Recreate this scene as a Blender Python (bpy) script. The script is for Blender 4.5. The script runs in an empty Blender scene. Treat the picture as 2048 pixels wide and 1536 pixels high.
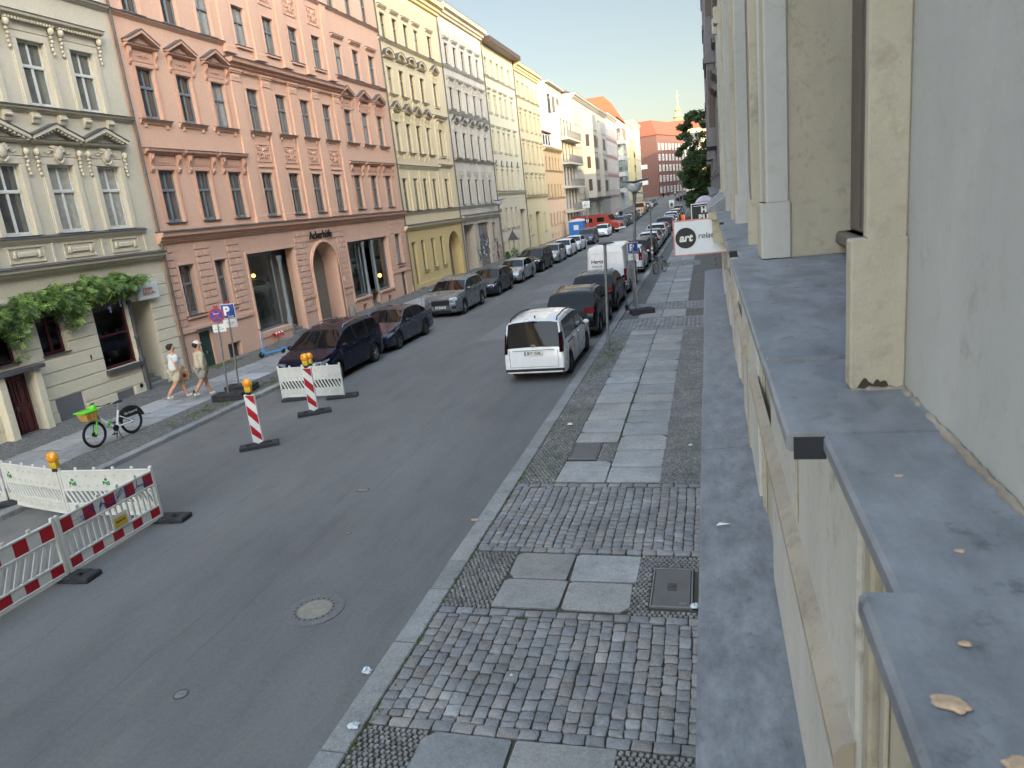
import bpy, bmesh, math, random
from mathutils import Vector, Matrix, Euler
R=math.radians
random.seed(7)
scene=bpy.context.scene
# ---------------------------------------------------------------- camera, world, sun, exposure
EYE=5.2
cam_d=bpy.data.cameras.new('camera'); cam=bpy.data.objects.new('camera',cam_d); scene.collection.objects.link(cam)
cam_d.sensor_width=36; cam_d.lens=1420/2048*36; cam_d.clip_start=0.05; cam_d.clip_end=3000
ax_x=(0.96127574,-0.03702953,-0.27308929); ax_y=(0.25435411,-0.26222073,0.9308836); ax_z=(-0.10607985,-0.96429721,-0.24264782)
right=Vector((ax_x[0],ax_y[0],ax_z[0])); up=-Vector((ax_x[1],ax_y[1],ax_z[1])); back=-Vector((ax_x[2],ax_y[2],ax_z[2]))
m=Matrix((right,up,back)).transposed().to_4x4(); m.translation=Vector((0,0,EYE)); cam.matrix_world=m
scene.camera=cam
SKYDIM=.113
SUN_EL=R(10.5); SUN_AZ=R(138)      # azimuth clockwise from +Y (street direction)
sd=Vector((math.sin(SUN_AZ)*math.cos(SUN_EL),math.cos(SUN_AZ)*math.cos(SUN_EL),math.sin(SUN_EL)))
w=bpy.data.worlds.new('World'); scene.world=w; w.use_nodes=True
nt=w.node_tree; bg=nt.nodes['Background']; sky=nt.nodes.new('ShaderNodeTexSky'); sky.sky_type='NISHITA'
sky.sun_disc=False; sky.sun_elevation=SUN_EL; sky.sun_rotation=SUN_AZ; sky.altitude=50; sky.air_density=1.0; sky.dust_density=1.6; sky.ozone_density=1.2
# dimming added to the sky down the street; overhead and sunset side stay bright
def wn(t,**k):
    n=nt.nodes.new(t)
    for a,b in k.items(): setattr(n,a,b)
    return n
tc=wn('ShaderNodeTexCoord'); dp=wn('ShaderNodeVectorMath',operation='DOT_PRODUCT'); nt.links.new(tc.outputs['Generated'],dp.inputs[0]); dp.inputs[1].default_value=Vector((-.22,.97,.08)).normalized()
mr=wn('ShaderNodeMapRange',interpolation_type='SMOOTHSTEP'); mr.inputs[1].default_value=.35; mr.inputs[2].default_value=.90; mr.inputs[3].default_value=1.0; mr.inputs[4].default_value=SKYDIM; nt.links.new(dp.outputs['Value'],mr.inputs[0])
cl=wn('ShaderNodeVectorMath',operation='MINIMUM'); nt.links.new(sky.outputs[0],cl.inputs[0]); cl.inputs[1].default_value=(7.5,7.0,6.2)
ml=wn('ShaderNodeVectorMath',operation='SCALE'); nt.links.new(cl.outputs[0],ml.inputs[0]); nt.links.new(mr.outputs[0],ml.inputs['Scale'])
wb=wn('ShaderNodeVectorMath',operation='MULTIPLY'); nt.links.new(ml.outputs[0],wb.inputs[0]); wb.inputs[1].default_value=(1.12,1.01,.91)
hs=wn('ShaderNodeHueSaturation'); hs.inputs['Saturation'].default_value=.78; nt.links.new(wb.outputs[0],hs.inputs['Color']); nt.links.new(hs.outputs[0],bg.inputs[0]); bg.inputs[1].default_value=0.15
sl=bpy.data.lights.new('sun','SUN'); sl.energy=.62; sl.angle=R(0.5); sl.color=(1.0,0.72,0.36)
so=bpy.data.objects.new('sun',sl); scene.collection.objects.link(so); so.rotation_euler=sd.to_track_quat('Z','Y').to_euler()
vs=scene.view_settings; vs.view_transform='Standard'; vs.look='None'; vs.exposure=3.65; vs.gamma=1; vs.use_curve_mapping=False
scene.render.engine='CYCLES'
scene.cycles.max_bounces=7; scene.cycles.diffuse_bounces=4; scene.cycles.glossy_bounces=3

# ---------------------------------------------------------------- helpers
COL=scene.collection
def tag(o,label=None,cat=None,group=None,kind=None):
    if label: o['label']=label
    if cat: o['category']=cat
    if group: o['group']=group
    if kind: o['kind']=kind
    return o
def empty(name,loc,label,cat,group=None,rz=0,kind=None):
    o=bpy.data.objects.new(name,None); COL.objects.link(o); o.location=loc; o.rotation_euler=(0,0,rz); o.empty_display_size=.3
    return tag(o,label,cat,group,kind)
def inst(name,data,parent=None,loc=(0,0,0),rot=(0,0,0),scl=None):
    o=bpy.data.objects.new(name,data); COL.objects.link(o)
    if parent: o.parent=parent
    o.location=loc; o.rotation_euler=rot
    if scl: o.scale=scl
    return o
def copy_tree(o,parent=None):
    c=o.copy(); COL.objects.link(c); c.parent=parent
    for ch in list(o.children): copy_tree(ch,c)
    return c
class MB:
    def __init__(s): s.v=[]; s.f=[]; s.mi=[]; s.ms=[]; s.cur=0; s.T=None
    def mat(s,m):
        if m not in s.ms: s.ms.append(m)
        s.cur=s.ms.index(m); return s
    def add(s,vs,fs):
        n=len(s.v)
        if s.T is not None: vs=[s.T(*p) for p in vs]
        s.v+= [tuple(p) for p in vs]
        for f in fs: s.f.append(tuple(i+n for i in f)); s.mi.append(s.cur)
        return s
    def box(s,x0,x1,y0,y1,z0,z1,ch=0):
        if ch<=0:
            return s.add([(x0,y0,z0),(x1,y0,z0),(x1,y1,z0),(x0,y1,z0),(x0,y0,z1),(x1,y0,z1),(x1,y1,z1),(x0,y1,z1)],
             [(0,3,2,1),(4,5,6,7),(0,1,5,4),(1,2,6,5),(2,3,7,6),(3,0,4,7)])
        c=ch; x0,x1=min(x0,x1),max(x0,x1); y0,y1=min(y0,y1),max(y0,y1)
        def ring(d,z): return [(x0+d,y0+d,z),(x1-d,y0+d,z),(x1-d,y1-d,z),(x0+d,y1-d,z)]
        vs=ring(c,z0)+ring(0,z0+c)+ring(0,z1-c)+ring(c,z1)
        fs=[(0,3,2,1),(12,13,14,15)]
        for k in range(3):
            for i in range(4): a=k*4+i; b=k*4+(i+1)%4; fs.append((a,b,b+4,a+4))
        return s.add(vs,fs)
    def ext(s,poly,fn,a,b):
        # poly: 2D points; fn(p,q,t)->3D ; extruded from t=a to t=b
        n=len(poly); vs=[fn(p,q,a) for p,q in poly]+[fn(p,q,b) for p,q in poly]
        fs=[tuple(range(n-1,-1,-1)),tuple(range(n,2*n))]+[(i,(i+1)%n,n+(i+1)%n,n+i) for i in range(n)]
        return s.add(vs,fs)
    def tube(s,pts,r,n=8,cap=True,r1=None):
        pts=[Vector(p) for p in pts]; k=len(pts); vs=[]; fs=[]
        for i,p in enumerate(pts):
            d=(pts[min(i+1,k-1)]-pts[max(i-1,0)]).normalized()
            a=d.cross(Vector((0,0,1)) if abs(d.z)<.95 else Vector((1,0,0))).normalized(); b=d.cross(a)
            rr=r if r1 is None else r+(r1-r)*i/(k-1)
            if isinstance(r,(list,tuple)): rr=r[i]
            for j in range(n):
                t=2*math.pi*j/n; vs.append(tuple(p+a*rr*math.cos(t)+b*rr*math.sin(t)))
        for i in range(k-1):
            for j in range(n): fs.append((i*n+j,i*n+(j+1)%n,(i+1)*n+(j+1)%n,(i+1)*n+j))
        if cap: fs.append(tuple(range(n-1,-1,-1))); fs.append(tuple((k-1)*n+j for j in range(n)))
        return s.add(vs,fs)
    def lathe(s,prof,n=24,fn=None,close=True):
        # prof: (r,h); axis z by default, fn maps
        fn=fn or (lambda x,y,z:(x,y,z)); k=len(prof); vs=[]; fs=[]
        for r,h in prof:
            for j in range(n):
                t=2*math.pi*j/n; vs.append(fn(r*math.cos(t),r*math.sin(t),h))
        for i in range(k-1):
            for j in range(n): fs.append((i*n+j,i*n+(j+1)%n,(i+1)*n+(j+1)%n,(i+1)*n+j))
        if close: fs.append(tuple(range(n-1,-1,-1))); fs.append(tuple((k-1)*n+j for j in range(n)))
        return s.add(vs,fs)
    def ball(s,c,r,nu=12,nv=8):
        rx,ry,rz=(r,r,r) if not isinstance(r,(tuple,list)) else r
        prof=[(math.sin(math.pi*i/nv),-math.cos(math.pi*i/nv)) for i in range(nv+1)]
        prof[0]=(.02,-1); prof[-1]=(.02,1)
        return s.lathe(prof,nu,lambda x,y,z:(c[0]+rx*x,c[1]+ry*y,c[2]+rz*z))
    def mesh(s,name,smooth=None,mats=None):
        me=bpy.data.meshes.new(name); me.from_pydata(s.v,[],s.f)
        for mm in s.ms: me.materials.append(mm)
        me.polygons.foreach_set('material_index',s.mi)
        bm=bmesh.new(); bm.from_mesh(me); bmesh.ops.recalc_face_normals(bm,faces=bm.faces)
        bm.to_mesh(me); bm.free()
        if smooth is not None:
            me.polygons.foreach_set('use_smooth',[True]*len(me.polygons)); me.set_sharp_from_angle(angle=R(smooth))
        me.update(); return me
    def build(s,name,parent=None,loc=(0,0,0),rot=(0,0,0),smooth=None):
        return inst(name,s.mesh(name,smooth),parent,loc,rot)
# ---------------------------------------------------------------- materials
def C(r,g,b):  # sRGB 0-255 -> linear
    f=lambda c:(c/255/12.92) if c/255<=.04045 else ((c/255+.055)/1.055)**2.4
    return (f(r),f(g),f(b),1)
def newmat(name):
    m=bpy.data.materials.new(name); m.use_nodes=True; return m,m.node_tree,m.node_tree.nodes['Principled BSDF']
def N(nt,t,**k):
    n=nt.nodes.new(t)
    for a,b in k.items():
        if hasattr(n,a) and a!='inputs': setattr(n,a,b)
    return n
def noise(nt,scale,detail=4,rough=.55,coord='Object',vec=None,sc3=None):
    n=N(nt,'ShaderNodeTexNoise'); n.inputs['Scale'].default_value=scale; n.inputs['Detail'].default_value=detail; n.inputs['Roughness'].default_value=rough
    if vec is None:
        tc=N(nt,'ShaderNodeTexCoord'); vec=tc.outputs[coord]
    if sc3:
        mp=N(nt,'ShaderNodeMapping'); mp.inputs['Scale'].default_value=sc3; nt.links.new(vec,mp.inputs[0]); vec=mp.outputs[0]
    nt.links.new(vec,n.inputs['Vector']); return n
def ramp(nt,src,stops):
    r=N(nt,'ShaderNodeValToRGB'); el=r.color_ramp.elements
    while len(el)<len(stops): el.new(.5)
    for e,(p,c) in zip(el,stops): e.position=p; e.color=c if len(c)==4 else (*c,1)
    nt.links.new(src,r.inputs[0]); return r
def mix(nt,fac,a,b,mode='MIX'):
    n=N(nt,'ShaderNodeMix',data_type='RGBA',blend_type=mode)
    if isinstance(fac,(int,float)): n.inputs['Factor'].default_value=fac
    else: nt.links.new(fac,n.inputs['Factor'])
    for i,x in ((6,a),(7,b)):
        if isinstance(x,(tuple,list)): n.inputs[i].default_value=x if len(x)==4 else (*x,1)
        else: nt.links.new(x,n.inputs[i])
    return n.outputs[2]
def bump(nt,bs,h,strength=.3,dist=.01):
    b=N(nt,'ShaderNodeBump'); b.inputs['Strength'].default_value=strength; b.inputs['Distance'].default_value=dist
    nt.links.new(h,b.inputs['Height']); nt.links.new(b.outputs[0],bs.inputs['Normal']); return b
def sc(c,k): return (c[0]*k,c[1]*k,c[2]*k,1)
def stucco(name,col,dirt=.25,fine=60,rough=.9,dirtcol=None,bs_=.25,bd=.004):
    m,nt,b=newmat(name); n1=noise(nt,.7,6,.6,sc3=(1,1,.35)); n2=noise(nt,9,5,.6)
    dc=dirtcol or sc(col,.62)
    r=ramp(nt,n1.outputs[0],[(.38,(0,0,0)),(.78,(1,1,1))])
    mm=N(nt,'ShaderNodeMath',operation='MULTIPLY'); nt.links.new(r.outputs[0],mm.inputs[0]); mm.inputs[1].default_value=dirt
    c=mix(nt,mm.outputs[0],col,dc); c=mix(nt,n2.outputs[0],c,sc((1,1,1,1),1.0)) if 0 else c
    r2=ramp(nt,n2.outputs[0],[(.3,(.93,.93,.93)),(.7,(1.05,1.05,1.05))]); c=mix(nt,1.0,c,r2.outputs[0],'MULTIPLY')
    nt.links.new(c,b.inputs['Base Color']); b.inputs['Roughness'].default_value=rough; b.inputs['Specular IOR Level'].default_value=.25
    n3=noise(nt,fine,3,.6); bump(nt,b,n3.outputs[0],bs_,bd); return m
def plain(name,col,rough=.6,metal=0,var=.12,vs_=6,spec=.5,coat=0,bmp=0,bsc=80):
    m,nt,b=newmat(name); n=noise(nt,vs_,4,.6)
    r=ramp(nt,n.outputs[0],[(.3,(1-var,)*3),(.7,(1+var,)*3)]); c=mix(nt,1.0,col,r.outputs[0],'MULTIPLY')
    nt.links.new(c,b.inputs['Base Color']); b.inputs['Roughness'].default_value=rough; b.inputs['Metallic'].default_value=metal
    b.inputs['Specular IOR Level'].default_value=spec; b.inputs['Coat Weight'].default_value=coat; b.inputs['Coat Roughness'].default_value=.03
    if bmp: n3=noise(nt,bsc,3,.6); bump(nt,b,n3.outputs[0],bmp,.004)
    return m
M={}
M['sheet']=plain('zinc_sheet_trim',C(84,84,86),.45,.2,.18,2)
M['roofdark']=plain('roof_slate',C(70,66,66),.7,0,.2,1.5)
M['win_blue']=plain('window_paint_bluegrey',C(118,127,130),.45,0,.06)
M['win_white']=plain('window_paint_white',C(205,206,198),.4,0,.05)
M['win_grey']=plain('window_paint_grey',C(128,122,108),.45,0,.08)
M['win_brown']=plain('window_paint_brown',C(62,48,42),.45,0,.1)
M['win_cream']=plain('window_paint_cream',C(190,180,150),.45,0,.06)
M['win_dred']=plain('window_paint_oxblood',C(70,22,30),.4,0,.12)
M['black']=plain('black_plastic',C(28,28,30),.55,0,.2)
M['rubber']=plain('rubber',C(34,34,35),.85,0,.2,8,.3)
M['rubberbase']=plain('recycled_rubber',C(58,58,60),.9,0,.25,14,.3,0,.4,70)
M['steel']=plain('galvanised_steel',C(128,130,130),.5,.5,.12,9)
M['alu']=plain('alloy',C(150,152,155),.3,.8,.05)
M['darkgrey']=plain('dark_grey_paint',C(70,72,76),.5,0,.15)
M['white']=plain('white_paint',C(215,216,212),.45,0,.05)
M['red']=plain('red_reflective',C(165,18,32),.4,0,.1)
M['pipe']=plain('drain_pipe',C(96,90,84),.6,0,.15)
def glassmat(name,base,rough=.04,spec=.8,var=.35,vs_=1.3):
    m,nt,b=newmat(name); n=noise(nt,vs_,3,.5); r=ramp(nt,n.outputs[0],[(.35,(1-var,)*3),(.65,(1+var,)*3)])
    c=mix(nt,1.0,base,r.outputs[0],'MULTIPLY'); nt.links.new(c,b.inputs['Base Color'])
    b.inputs['Roughness'].default_value=rough; b.inputs['Specular IOR Level'].default_value=spec; b.inputs['IOR'].default_value=1.7
    n2=noise(nt,1.7,2,.5); bump(nt,b,n2.outputs[0],.12,.02)
    return m
GL=[glassmat('pane_dark',(.045,.05,.048,1)),glassmat('pane_mid',(.15,.16,.14,1)),glassmat('pane_curtain_reflection',(.34,.34,.30,1),.04,.8,.15,6),glassmat('pane_dim',(.09,.095,.09,1))]  # lighter panes stand for curtains and for reflections painted into the glass
M['carglass']=glassmat('car_glass',(.008,.009,.010,1),.03,.14,.2)
def M_sheetledge(name,c1,c2,rough=.5):
    m,nt,b=newmat(name); n1=noise(nt,4.2,8,.72,sc3=(1.6,.7,1)); n2=noise(nt,17,7,.75); 
    r=ramp(nt,n1.outputs[0],[(.32,c1),(.68,c2)]); r2=ramp(nt,n2.outputs[0],[(.32,(.55,.55,.55)),(.42,(.95,.95,.95)),(.62,(1.0,1.0,1.0)),(.74,(1.22,1.22,1.22))])
    c=mix(nt,1.0,r.outputs[0],r2.outputs[0],'MULTIPLY'); nt.links.new(c,b.inputs['Base Color']); b.inputs['Roughness'].default_value=rough
    rr=ramp(nt,n1.outputs[0],[(.3,(.42,.42,.42)),(.7,(.66,.66,.66))]); nt.links.new(rr.outputs[0],b.inputs['Roughness'])
    b.inputs['Metallic'].default_value=.15
    bump(nt,b,n2.outputs[0],.5,.006); return m
M['ledge']=M_sheetledge('weathered_zinc',C(96,100,105),C(142,145,149))
# ---------------------------------------------------------------- ground
def gz(y): return 0 if y<130 else (y-130)*.0215
# materials
def asphalt():
    m,nt,b=newmat('asphalt'); tc=N(nt,'ShaderNodeTexCoord'); v=tc.outputs['Object']
    n1=noise(nt,.35,5,.6,vec=v,sc3=(1,.35,1)); n2=noise(nt,90,3,.7,vec=v); n3=noise(nt,2.2,6,.7,vec=v,sc3=(1,.25,1))
    r=ramp(nt,n1.outputs[0],[(.3,C(96,96,96)),(.7,C(114,114,112))]); r2=ramp(nt,n2.outputs[0],[(.3,(.74,)*3),(.7,(1.24,)*3)]); r3=ramp(nt,n3.outputs[0],[(.28,(.86,)*3),(.5,(1,)*3),(.75,(1.1,)*3)])
    c=mix(nt,1,r.outputs[0],r2.outputs[0],'MULTIPLY'); c=mix(nt,1,c,r3.outputs[0],'MULTIPLY'); n7=noise(nt,19,5,.75,vec=v); r7=ramp(nt,n7.outputs[0],[(.3,(.86,)*3),(.7,(1.12,)*3)]); c=mix(nt,1,c,r7.outputs[0],'MULTIPLY'); n8=noise(nt,4.7,4,.6,vec=v,sc3=(1,.6,1)); r8=ramp(nt,n8.outputs[0],[(.70,(1,)*3),(.76,(.74,)*3)]); c=mix(nt,1,c,r8.outputs[0],'MULTIPLY'); n9=noise(nt,9.3,2,.5,vec=v); r9=ramp(nt,n9.outputs[0],[(.79,(1,)*3),(.81,(1.5,)*3)]); c=mix(nt,1,c,r9.outputs[0],'MULTIPLY')
    # tan dust along the left gutter, patches
    sp=N(nt,'ShaderNodeSeparateXYZ'); nt.links.new(v,sp.inputs[0])
    mr=N(nt,'ShaderNodeMapRange'); mr.inputs[1].default_value=-10.2; mr.inputs[2].default_value=-14; nt.links.new(sp.outputs[0],mr.inputs[0])
    nd=noise(nt,1.1,6,.7,vec=v); rd=ramp(nt,nd.outputs[0],[(.42,(0,0,0)),(.62,(1,1,1))]); mm=N(nt,'ShaderNodeMath',operation='MULTIPLY')
    nt.links.new(mr.outputs[0],mm.inputs[0]); nt.links.new(rd.outputs[0],mm.inputs[1]); m2=N(nt,'ShaderNodeMath',operation='MULTIPLY'); nt.links.new(mm.outputs[0],m2.inputs[0]); m2.inputs[1].default_value=.5
    c=mix(nt,m2.outputs[0],c,C(128,122,112))
    # cracks
    nw=noise(nt,.5,4,.6,vec=v,sc3=(1,.3,1)); cb=N(nt,'ShaderNodeMath',operation='ADD'); nt.links.new(sp.outputs[0],cb.inputs[0])
    m3=N(nt,'ShaderNodeMath',operation='MULTIPLY'); nt.links.new(nw.outputs[0],m3.inputs[0]); m3.inputs[1].default_value=.55; nt.links.new(m3.outputs[0],cb.inputs[1])
    total=None
    for x0 in (-6.62,-7.15,-9.3):
        s=N(nt,'ShaderNodeMath',operation='SUBTRACT'); nt.links.new(cb.outputs[0],s.inputs[0]); s.inputs[1].default_value=x0+.27
        a=N(nt,'ShaderNodeMath',operation='ABSOLUTE'); nt.links.new(s.outputs[0],a.inputs[0])
        l=N(nt,'ShaderNodeMath',operation='LESS_THAN'); nt.links.new(a.outputs[0],l.inputs[0]); l.inputs[1].default_value=.009
        if total is None: total=l
        else:
            t=N(nt,'ShaderNodeMath',operation='MAXIMUM'); nt.links.new(total.outputs[0],t.inputs[0]); nt.links.new(l.outputs[0],t.inputs[1]); total=t
    ng=noise(nt,1.6,3,.6,vec=v); rg=ramp(nt,ng.outputs[0],[(.42,(0,0,0)),(.55,(.8,.8,.8))]); t=N(nt,'ShaderNodeMath',operation='MULTIPLY'); nt.links.new(total.outputs[0],t.inputs[0]); nt.links.new(rg.outputs[0],t.inputs[1])
    c=mix(nt,t.outputs[0],c,C(84,85,86))
    nt.links.new(c,b.inputs['Base Color']); b.inputs['Roughness'].default_value=.78; b.inputs['Specular IOR Level'].default_value=.35
    bump(nt,b,n2.outputs[0],.5,.004); return m
def granite(name,c1,c2,grain=140,rough=.8):
    m,nt,b=newmat(name); oi=N(nt,'ShaderNodeTexCoord'); n2=noise(nt,grain,2,.8); n1=noise(nt,1.4,5,.6)
    at=N(nt,'ShaderNodeAttribute'); at.attribute_name='tint'
    r=ramp(nt,n1.outputs[0],[(.3,c1),(.7,c2)]); r2=ramp(nt,n2.outputs[0],[(.35,(.72,)*3),(.65,(1.2,)*3)])
    nb=noise(nt,28,4,.75); rb=ramp(nt,nb.outputs[0],[(.32,(.80,)*3),(.68,(1.14,)*3)]); nd=noise(nt,4.5,6,.7); rd=ramp(nt,nd.outputs[0],[(.34,(.82,)*3),(.5,(1,)*3),(.8,(1.05,)*3)]); c=mix(nt,1,r.outputs[0],r2.outputs[0],'MULTIPLY'); c=mix(nt,1,c,rb.outputs[0],'MULTIPLY'); c=mix(nt,1,c,rd.outputs[0],'MULTIPLY'); c=mix(nt,1,c,at.outputs['Color'],'MULTIPLY'); nt.links.new(c,b.inputs['Base Color']); b.inputs['Roughness'].default_value=rough
    b.inputs['Specular IOR Level'].default_value=.3
    bump(nt,b,n2.outputs[0],.35,.003); return m
M['asphalt']=asphalt()
M['granite']=granite('granite_slab',C(144,145,144),C(164,164,162))
M['kerb']=granite('kerb_granite',C(128,130,130),C(150,150,147),90)
M['cobble']=granite('cobble_stone',C(122,122,122),C(146,145,143),110,.72)
M['mosaicstone']=granite('mosaic_stone',C(118,118,117),C(144,143,140),60,.75)
def joint():
    m,nt,b=newmat('mossy_joint_sand'); n=noise(nt,1.1,6,.7); n2=noise(nt,60,4,.7)
    r=ramp(nt,n.outputs[0],[(.42,C(74,70,64)),(.56,C(70,69,56)),(.7,C(66,76,38))]); r2=ramp(nt,n2.outputs[0],[(.3,(.7,)*3),(.7,(1.25,)*3)])
    c=mix(nt,1,r.outputs[0],r2.outputs[0],'MULTIPLY'); nt.links.new(c,b.inputs['Base Color']); b.inputs['Roughness'].default_value=.95; bump(nt,b,n2.outputs[0],.8,.01); return m
M['joint']=joint()
def mosaicmat():
    m,nt,b=newmat('mosaic_paving'); tc=N(nt,'ShaderNodeTexCoord'); v=tc.outputs['Object']
    vo=N(nt,'ShaderNodeTexVoronoi',feature='DISTANCE_TO_EDGE'); vo.inputs['Scale'].default_value=15; nt.links.new(v,vo.inputs['Vector'])
    v2=N(nt,'ShaderNodeTexVoronoi'); v2.inputs['Scale'].default_value=15; nt.links.new(v,v2.inputs['Vector'])
    hs=N(nt,'ShaderNodeSeparateColor'); nt.links.new(v2.outputs['Color'],hs.inputs[0])
    rc=ramp(nt,hs.outputs[0],[(.0,C(92,92,92)),(1,C(128,127,124))]); n=noise(nt,.9,5,.7,vec=v)
    j=ramp(nt,n.outputs[0],[(.4,C(70,66,60)),(.66,C(74,76,48))]); e=ramp(nt,vo.outputs['Distance'],[(.03,(0,0,0)),(.1,(1,1,1))])
    c=mix(nt,e.outputs[0],j.outputs[0],rc.outputs[0]); nt.links.new(c,b.inputs['Base Color']); b.inputs['Roughness'].default_value=.85
    e2=ramp(nt,vo.outputs['Distance'],[(0,(0,0,0)),(.2,(1,1,1))]); bump(nt,b,e2.outputs[0],.7,.012); return m
M['mosaic']=mosaicmat()
KX=-3.95; KH=.12; LKX=-14.3; LFX=-19.9; WX=.38
# road + base ground as one sheet following the gentle rise
def strip(mb,x0,x1,dz,ys):
    n=len(ys); vs=[]; fs=[]
    for y in ys: vs+=[(x0,y,gz(y)+dz),(x1,y,gz(y)+dz)]
    for i in range(n-1): a=2*i; fs.append((a,a+1,a+3,a+2))
    mb.add(vs,fs)
YS=[-80,-40,0,40,80,130,170,210,250,300,400,600,900]
g=MB().mat(M['joint']); g.add([(-500,-300,-.06),(500,-300,-.06),(500,130,-.06),(-500,130,-.06),(500,900,gz(900)-.06),(-500,900,gz(900)-.06)],[(0,1,2,3),(3,2,4,5)])
tag(g.build('ground'),kind='structure')
g=MB().mat(M['asphalt']); strip(g,LKX-.02,KX+.02,0,YS[:-2]); tag(g.build('road'),kind='structure')
g=MB().mat(M['mosaic']); strip(g,KX+.32,WX+.8,KH-.012,[21.9]+YS[3:-2]); strip(g,LFX-.3,LKX-.3,KH-.012,YS[:-2]); tag(g.build('pavement'),kind='structure')
g=MB().mat(M['joint']); g.box(KX+.05,WX+.8,-3,26.5,-.05,KH-.03); tag(g.build('pavement_bed'),kind='structure')
# asphalt repairs
g=MB().mat(plain('asphalt_repair_pale',C(118,119,118),.85,0,.12,5,.3,0,.4,90))
def quadp(mb,pts,z): mb.add([(x,y,gz(y)+z) for x,y in pts],[tuple(range(len(pts)))])
quadp(g,[(-9.3,27),(-6.2,27.3),(-6.3,31.5),(-9.2,31.2)],.004); quadp(g,[(-10.3,41.5),(-8.6,41.7),(-8.5,45.2),(-10.2,45)],.004); quadp(g,[(-9.4,36.5),(-5.9,37),(-6.0,38.6),(-9.3,38.2)],.004)
quadp(g,[(-11.5,70),(-6,70.6),(-6,71.6),(-11.5,71)],.004); quadp(g,[(-11.5,79),(-6,80),(-6,80.8),(-11.5,79.8)],.004); quadp(g,[(-10,120),(-7,121),(-7,122),(-10,121)],.004)
tag(g.build('road_patch'),kind='structure')
g=MB().mat(plain('asphalt_repair_dark',C(98,98,98),.8,0,.12,5,.35,0,.4,90)); quadp(g,[(-12,46),(-10.9,46),(-10.8,64),(-11.9,64)],.004); tag(g.build('road_patch'),kind='structure')
# stones with per-stone tint
def tinted(mb,name,tints,smooth=50):
    me=mb.mesh(name,smooth); at=me.color_attributes.new('tint','FLOAT_COLOR','CORNER'); 
    k=0
    for p in me.polygons:
        t=tints[p.index]
        for li in p.loop_indices: at.data[li].color=t
    return me
def stone(mb,tints,cx,cy,lx,ly,z,h,rot=0,jit=.009,ch=.010,tint=None,n=1):
    c,s=math.cos(rot),math.sin(rot); q=lambda x,y:(cx+x*c-y*s,cy+x*s+y*c)
    hx,hy=lx/2,ly/2; J=lambda:random.uniform(-jit,jit)
    base=[(-hx+J(),-hy+J()),(0+J(),-hy+J()*.6),(hx+J(),-hy+J()),(hx+J()*.6,0),(hx+J(),hy+J()),(0,hy+J()*.6),(-hx+J(),hy+J()),(-hx+J()*.6,0)]
    # rounded corners
    cr=min(hx,hy)*.16; pts=[]
    for i,(x,y) in enumerate(base):
        if i%2==0: 
            sx=1 if x>0 else -1; sy=1 if y>0 else -1
            a=(x-sx*cr,y); b=(x,y-sy*cr); pts+= [b,a] if i in (0,4) else [a,b]
        else: pts.append((x,y))
    m=len(pts); tz=random.uniform(-.004,.004)
    inn=[(x*(1-ch/hx),y*(1-ch/hy)) for x,y in pts]
    vs=[(*q(*p),z-h) for p in pts]+[(*q(*p),z-ch*.8+tz) for p in pts]+[(*q(*p),z+tz) for p in inn]+[(*q(0,0),z+tz+ch*.1)]
    fs=[]
    for i in range(m):
        j=(i+1)%m; fs+=[(i,j,m+j,m+i),(m+i,m+j,2*m+j,2*m+i),(2*m+i,2*m+j,3*m)]
    mb.add(vs,fs)
    t=tint or tuple([random.uniform(.82,1.18)]*3)
    tints+= [(*t[:3],1)]*len(fs)
def rtint(lo=.85,hi=1.15,cs=.05):
    k=random.uniform(lo,hi); w=random.uniform(-cs,cs)
    if random.random()<.06: k*=1.25
    return (k*(1+w),k,k*(1-w))
cob=MB().mat(M['cobble']); ct=[]
def cobble_band(y0,y1,x0,x1,lx=.155,ly=.19,border=True,skew=0.02):
    if border:
        for yy in (y0+.075,y1-.075):
            x=x0
            while x<x1-.06:
                L=random.uniform(.2,.27); stone(cob,ct,x+L/2,yy,L-.016,.135,KH,.09,0,tint=rtint()); x+=L
        y0+=.155; y1-=.155
    # running columns along Y, staggered
    x=x0
    while x<x1-.05:
        wd=lx*random.uniform(.92,1.08); y=y0+random.uniform(-.02,0)
        y+=0; first=True
        while y<y1-.05:
            L=ly*random.uniform(.72,1.18)
            if first: L*=random.uniform(.5,1); first=False
            if y+L>y1: L=y1-y
            if L>.06: stone(cob,ct,x+wd/2+.006*math.sin(y*3),y+L/2,wd-.013,L-.014,KH+random.uniform(-.003,.003),.09,random.uniform(-.04,.04),tint=rtint())
            y+=L
        x+=wd
cobble_band(5.62,7.86,KX+.32,WX); cobble_band(9.42,12.05,KX+.32,WX,.15,.15); cobble_band(26.9,29.4,KX+.32,WX,.17,.22); cobble_band(31.3,33.4,KX+.32,WX,.17,.22); cobble_band(49,52,-2.6,-.6,.2,.3,False)
o=inst('cobblestones',tinted(cob,'cobblestones',ct)); tag(o,kind='structure')
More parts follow.
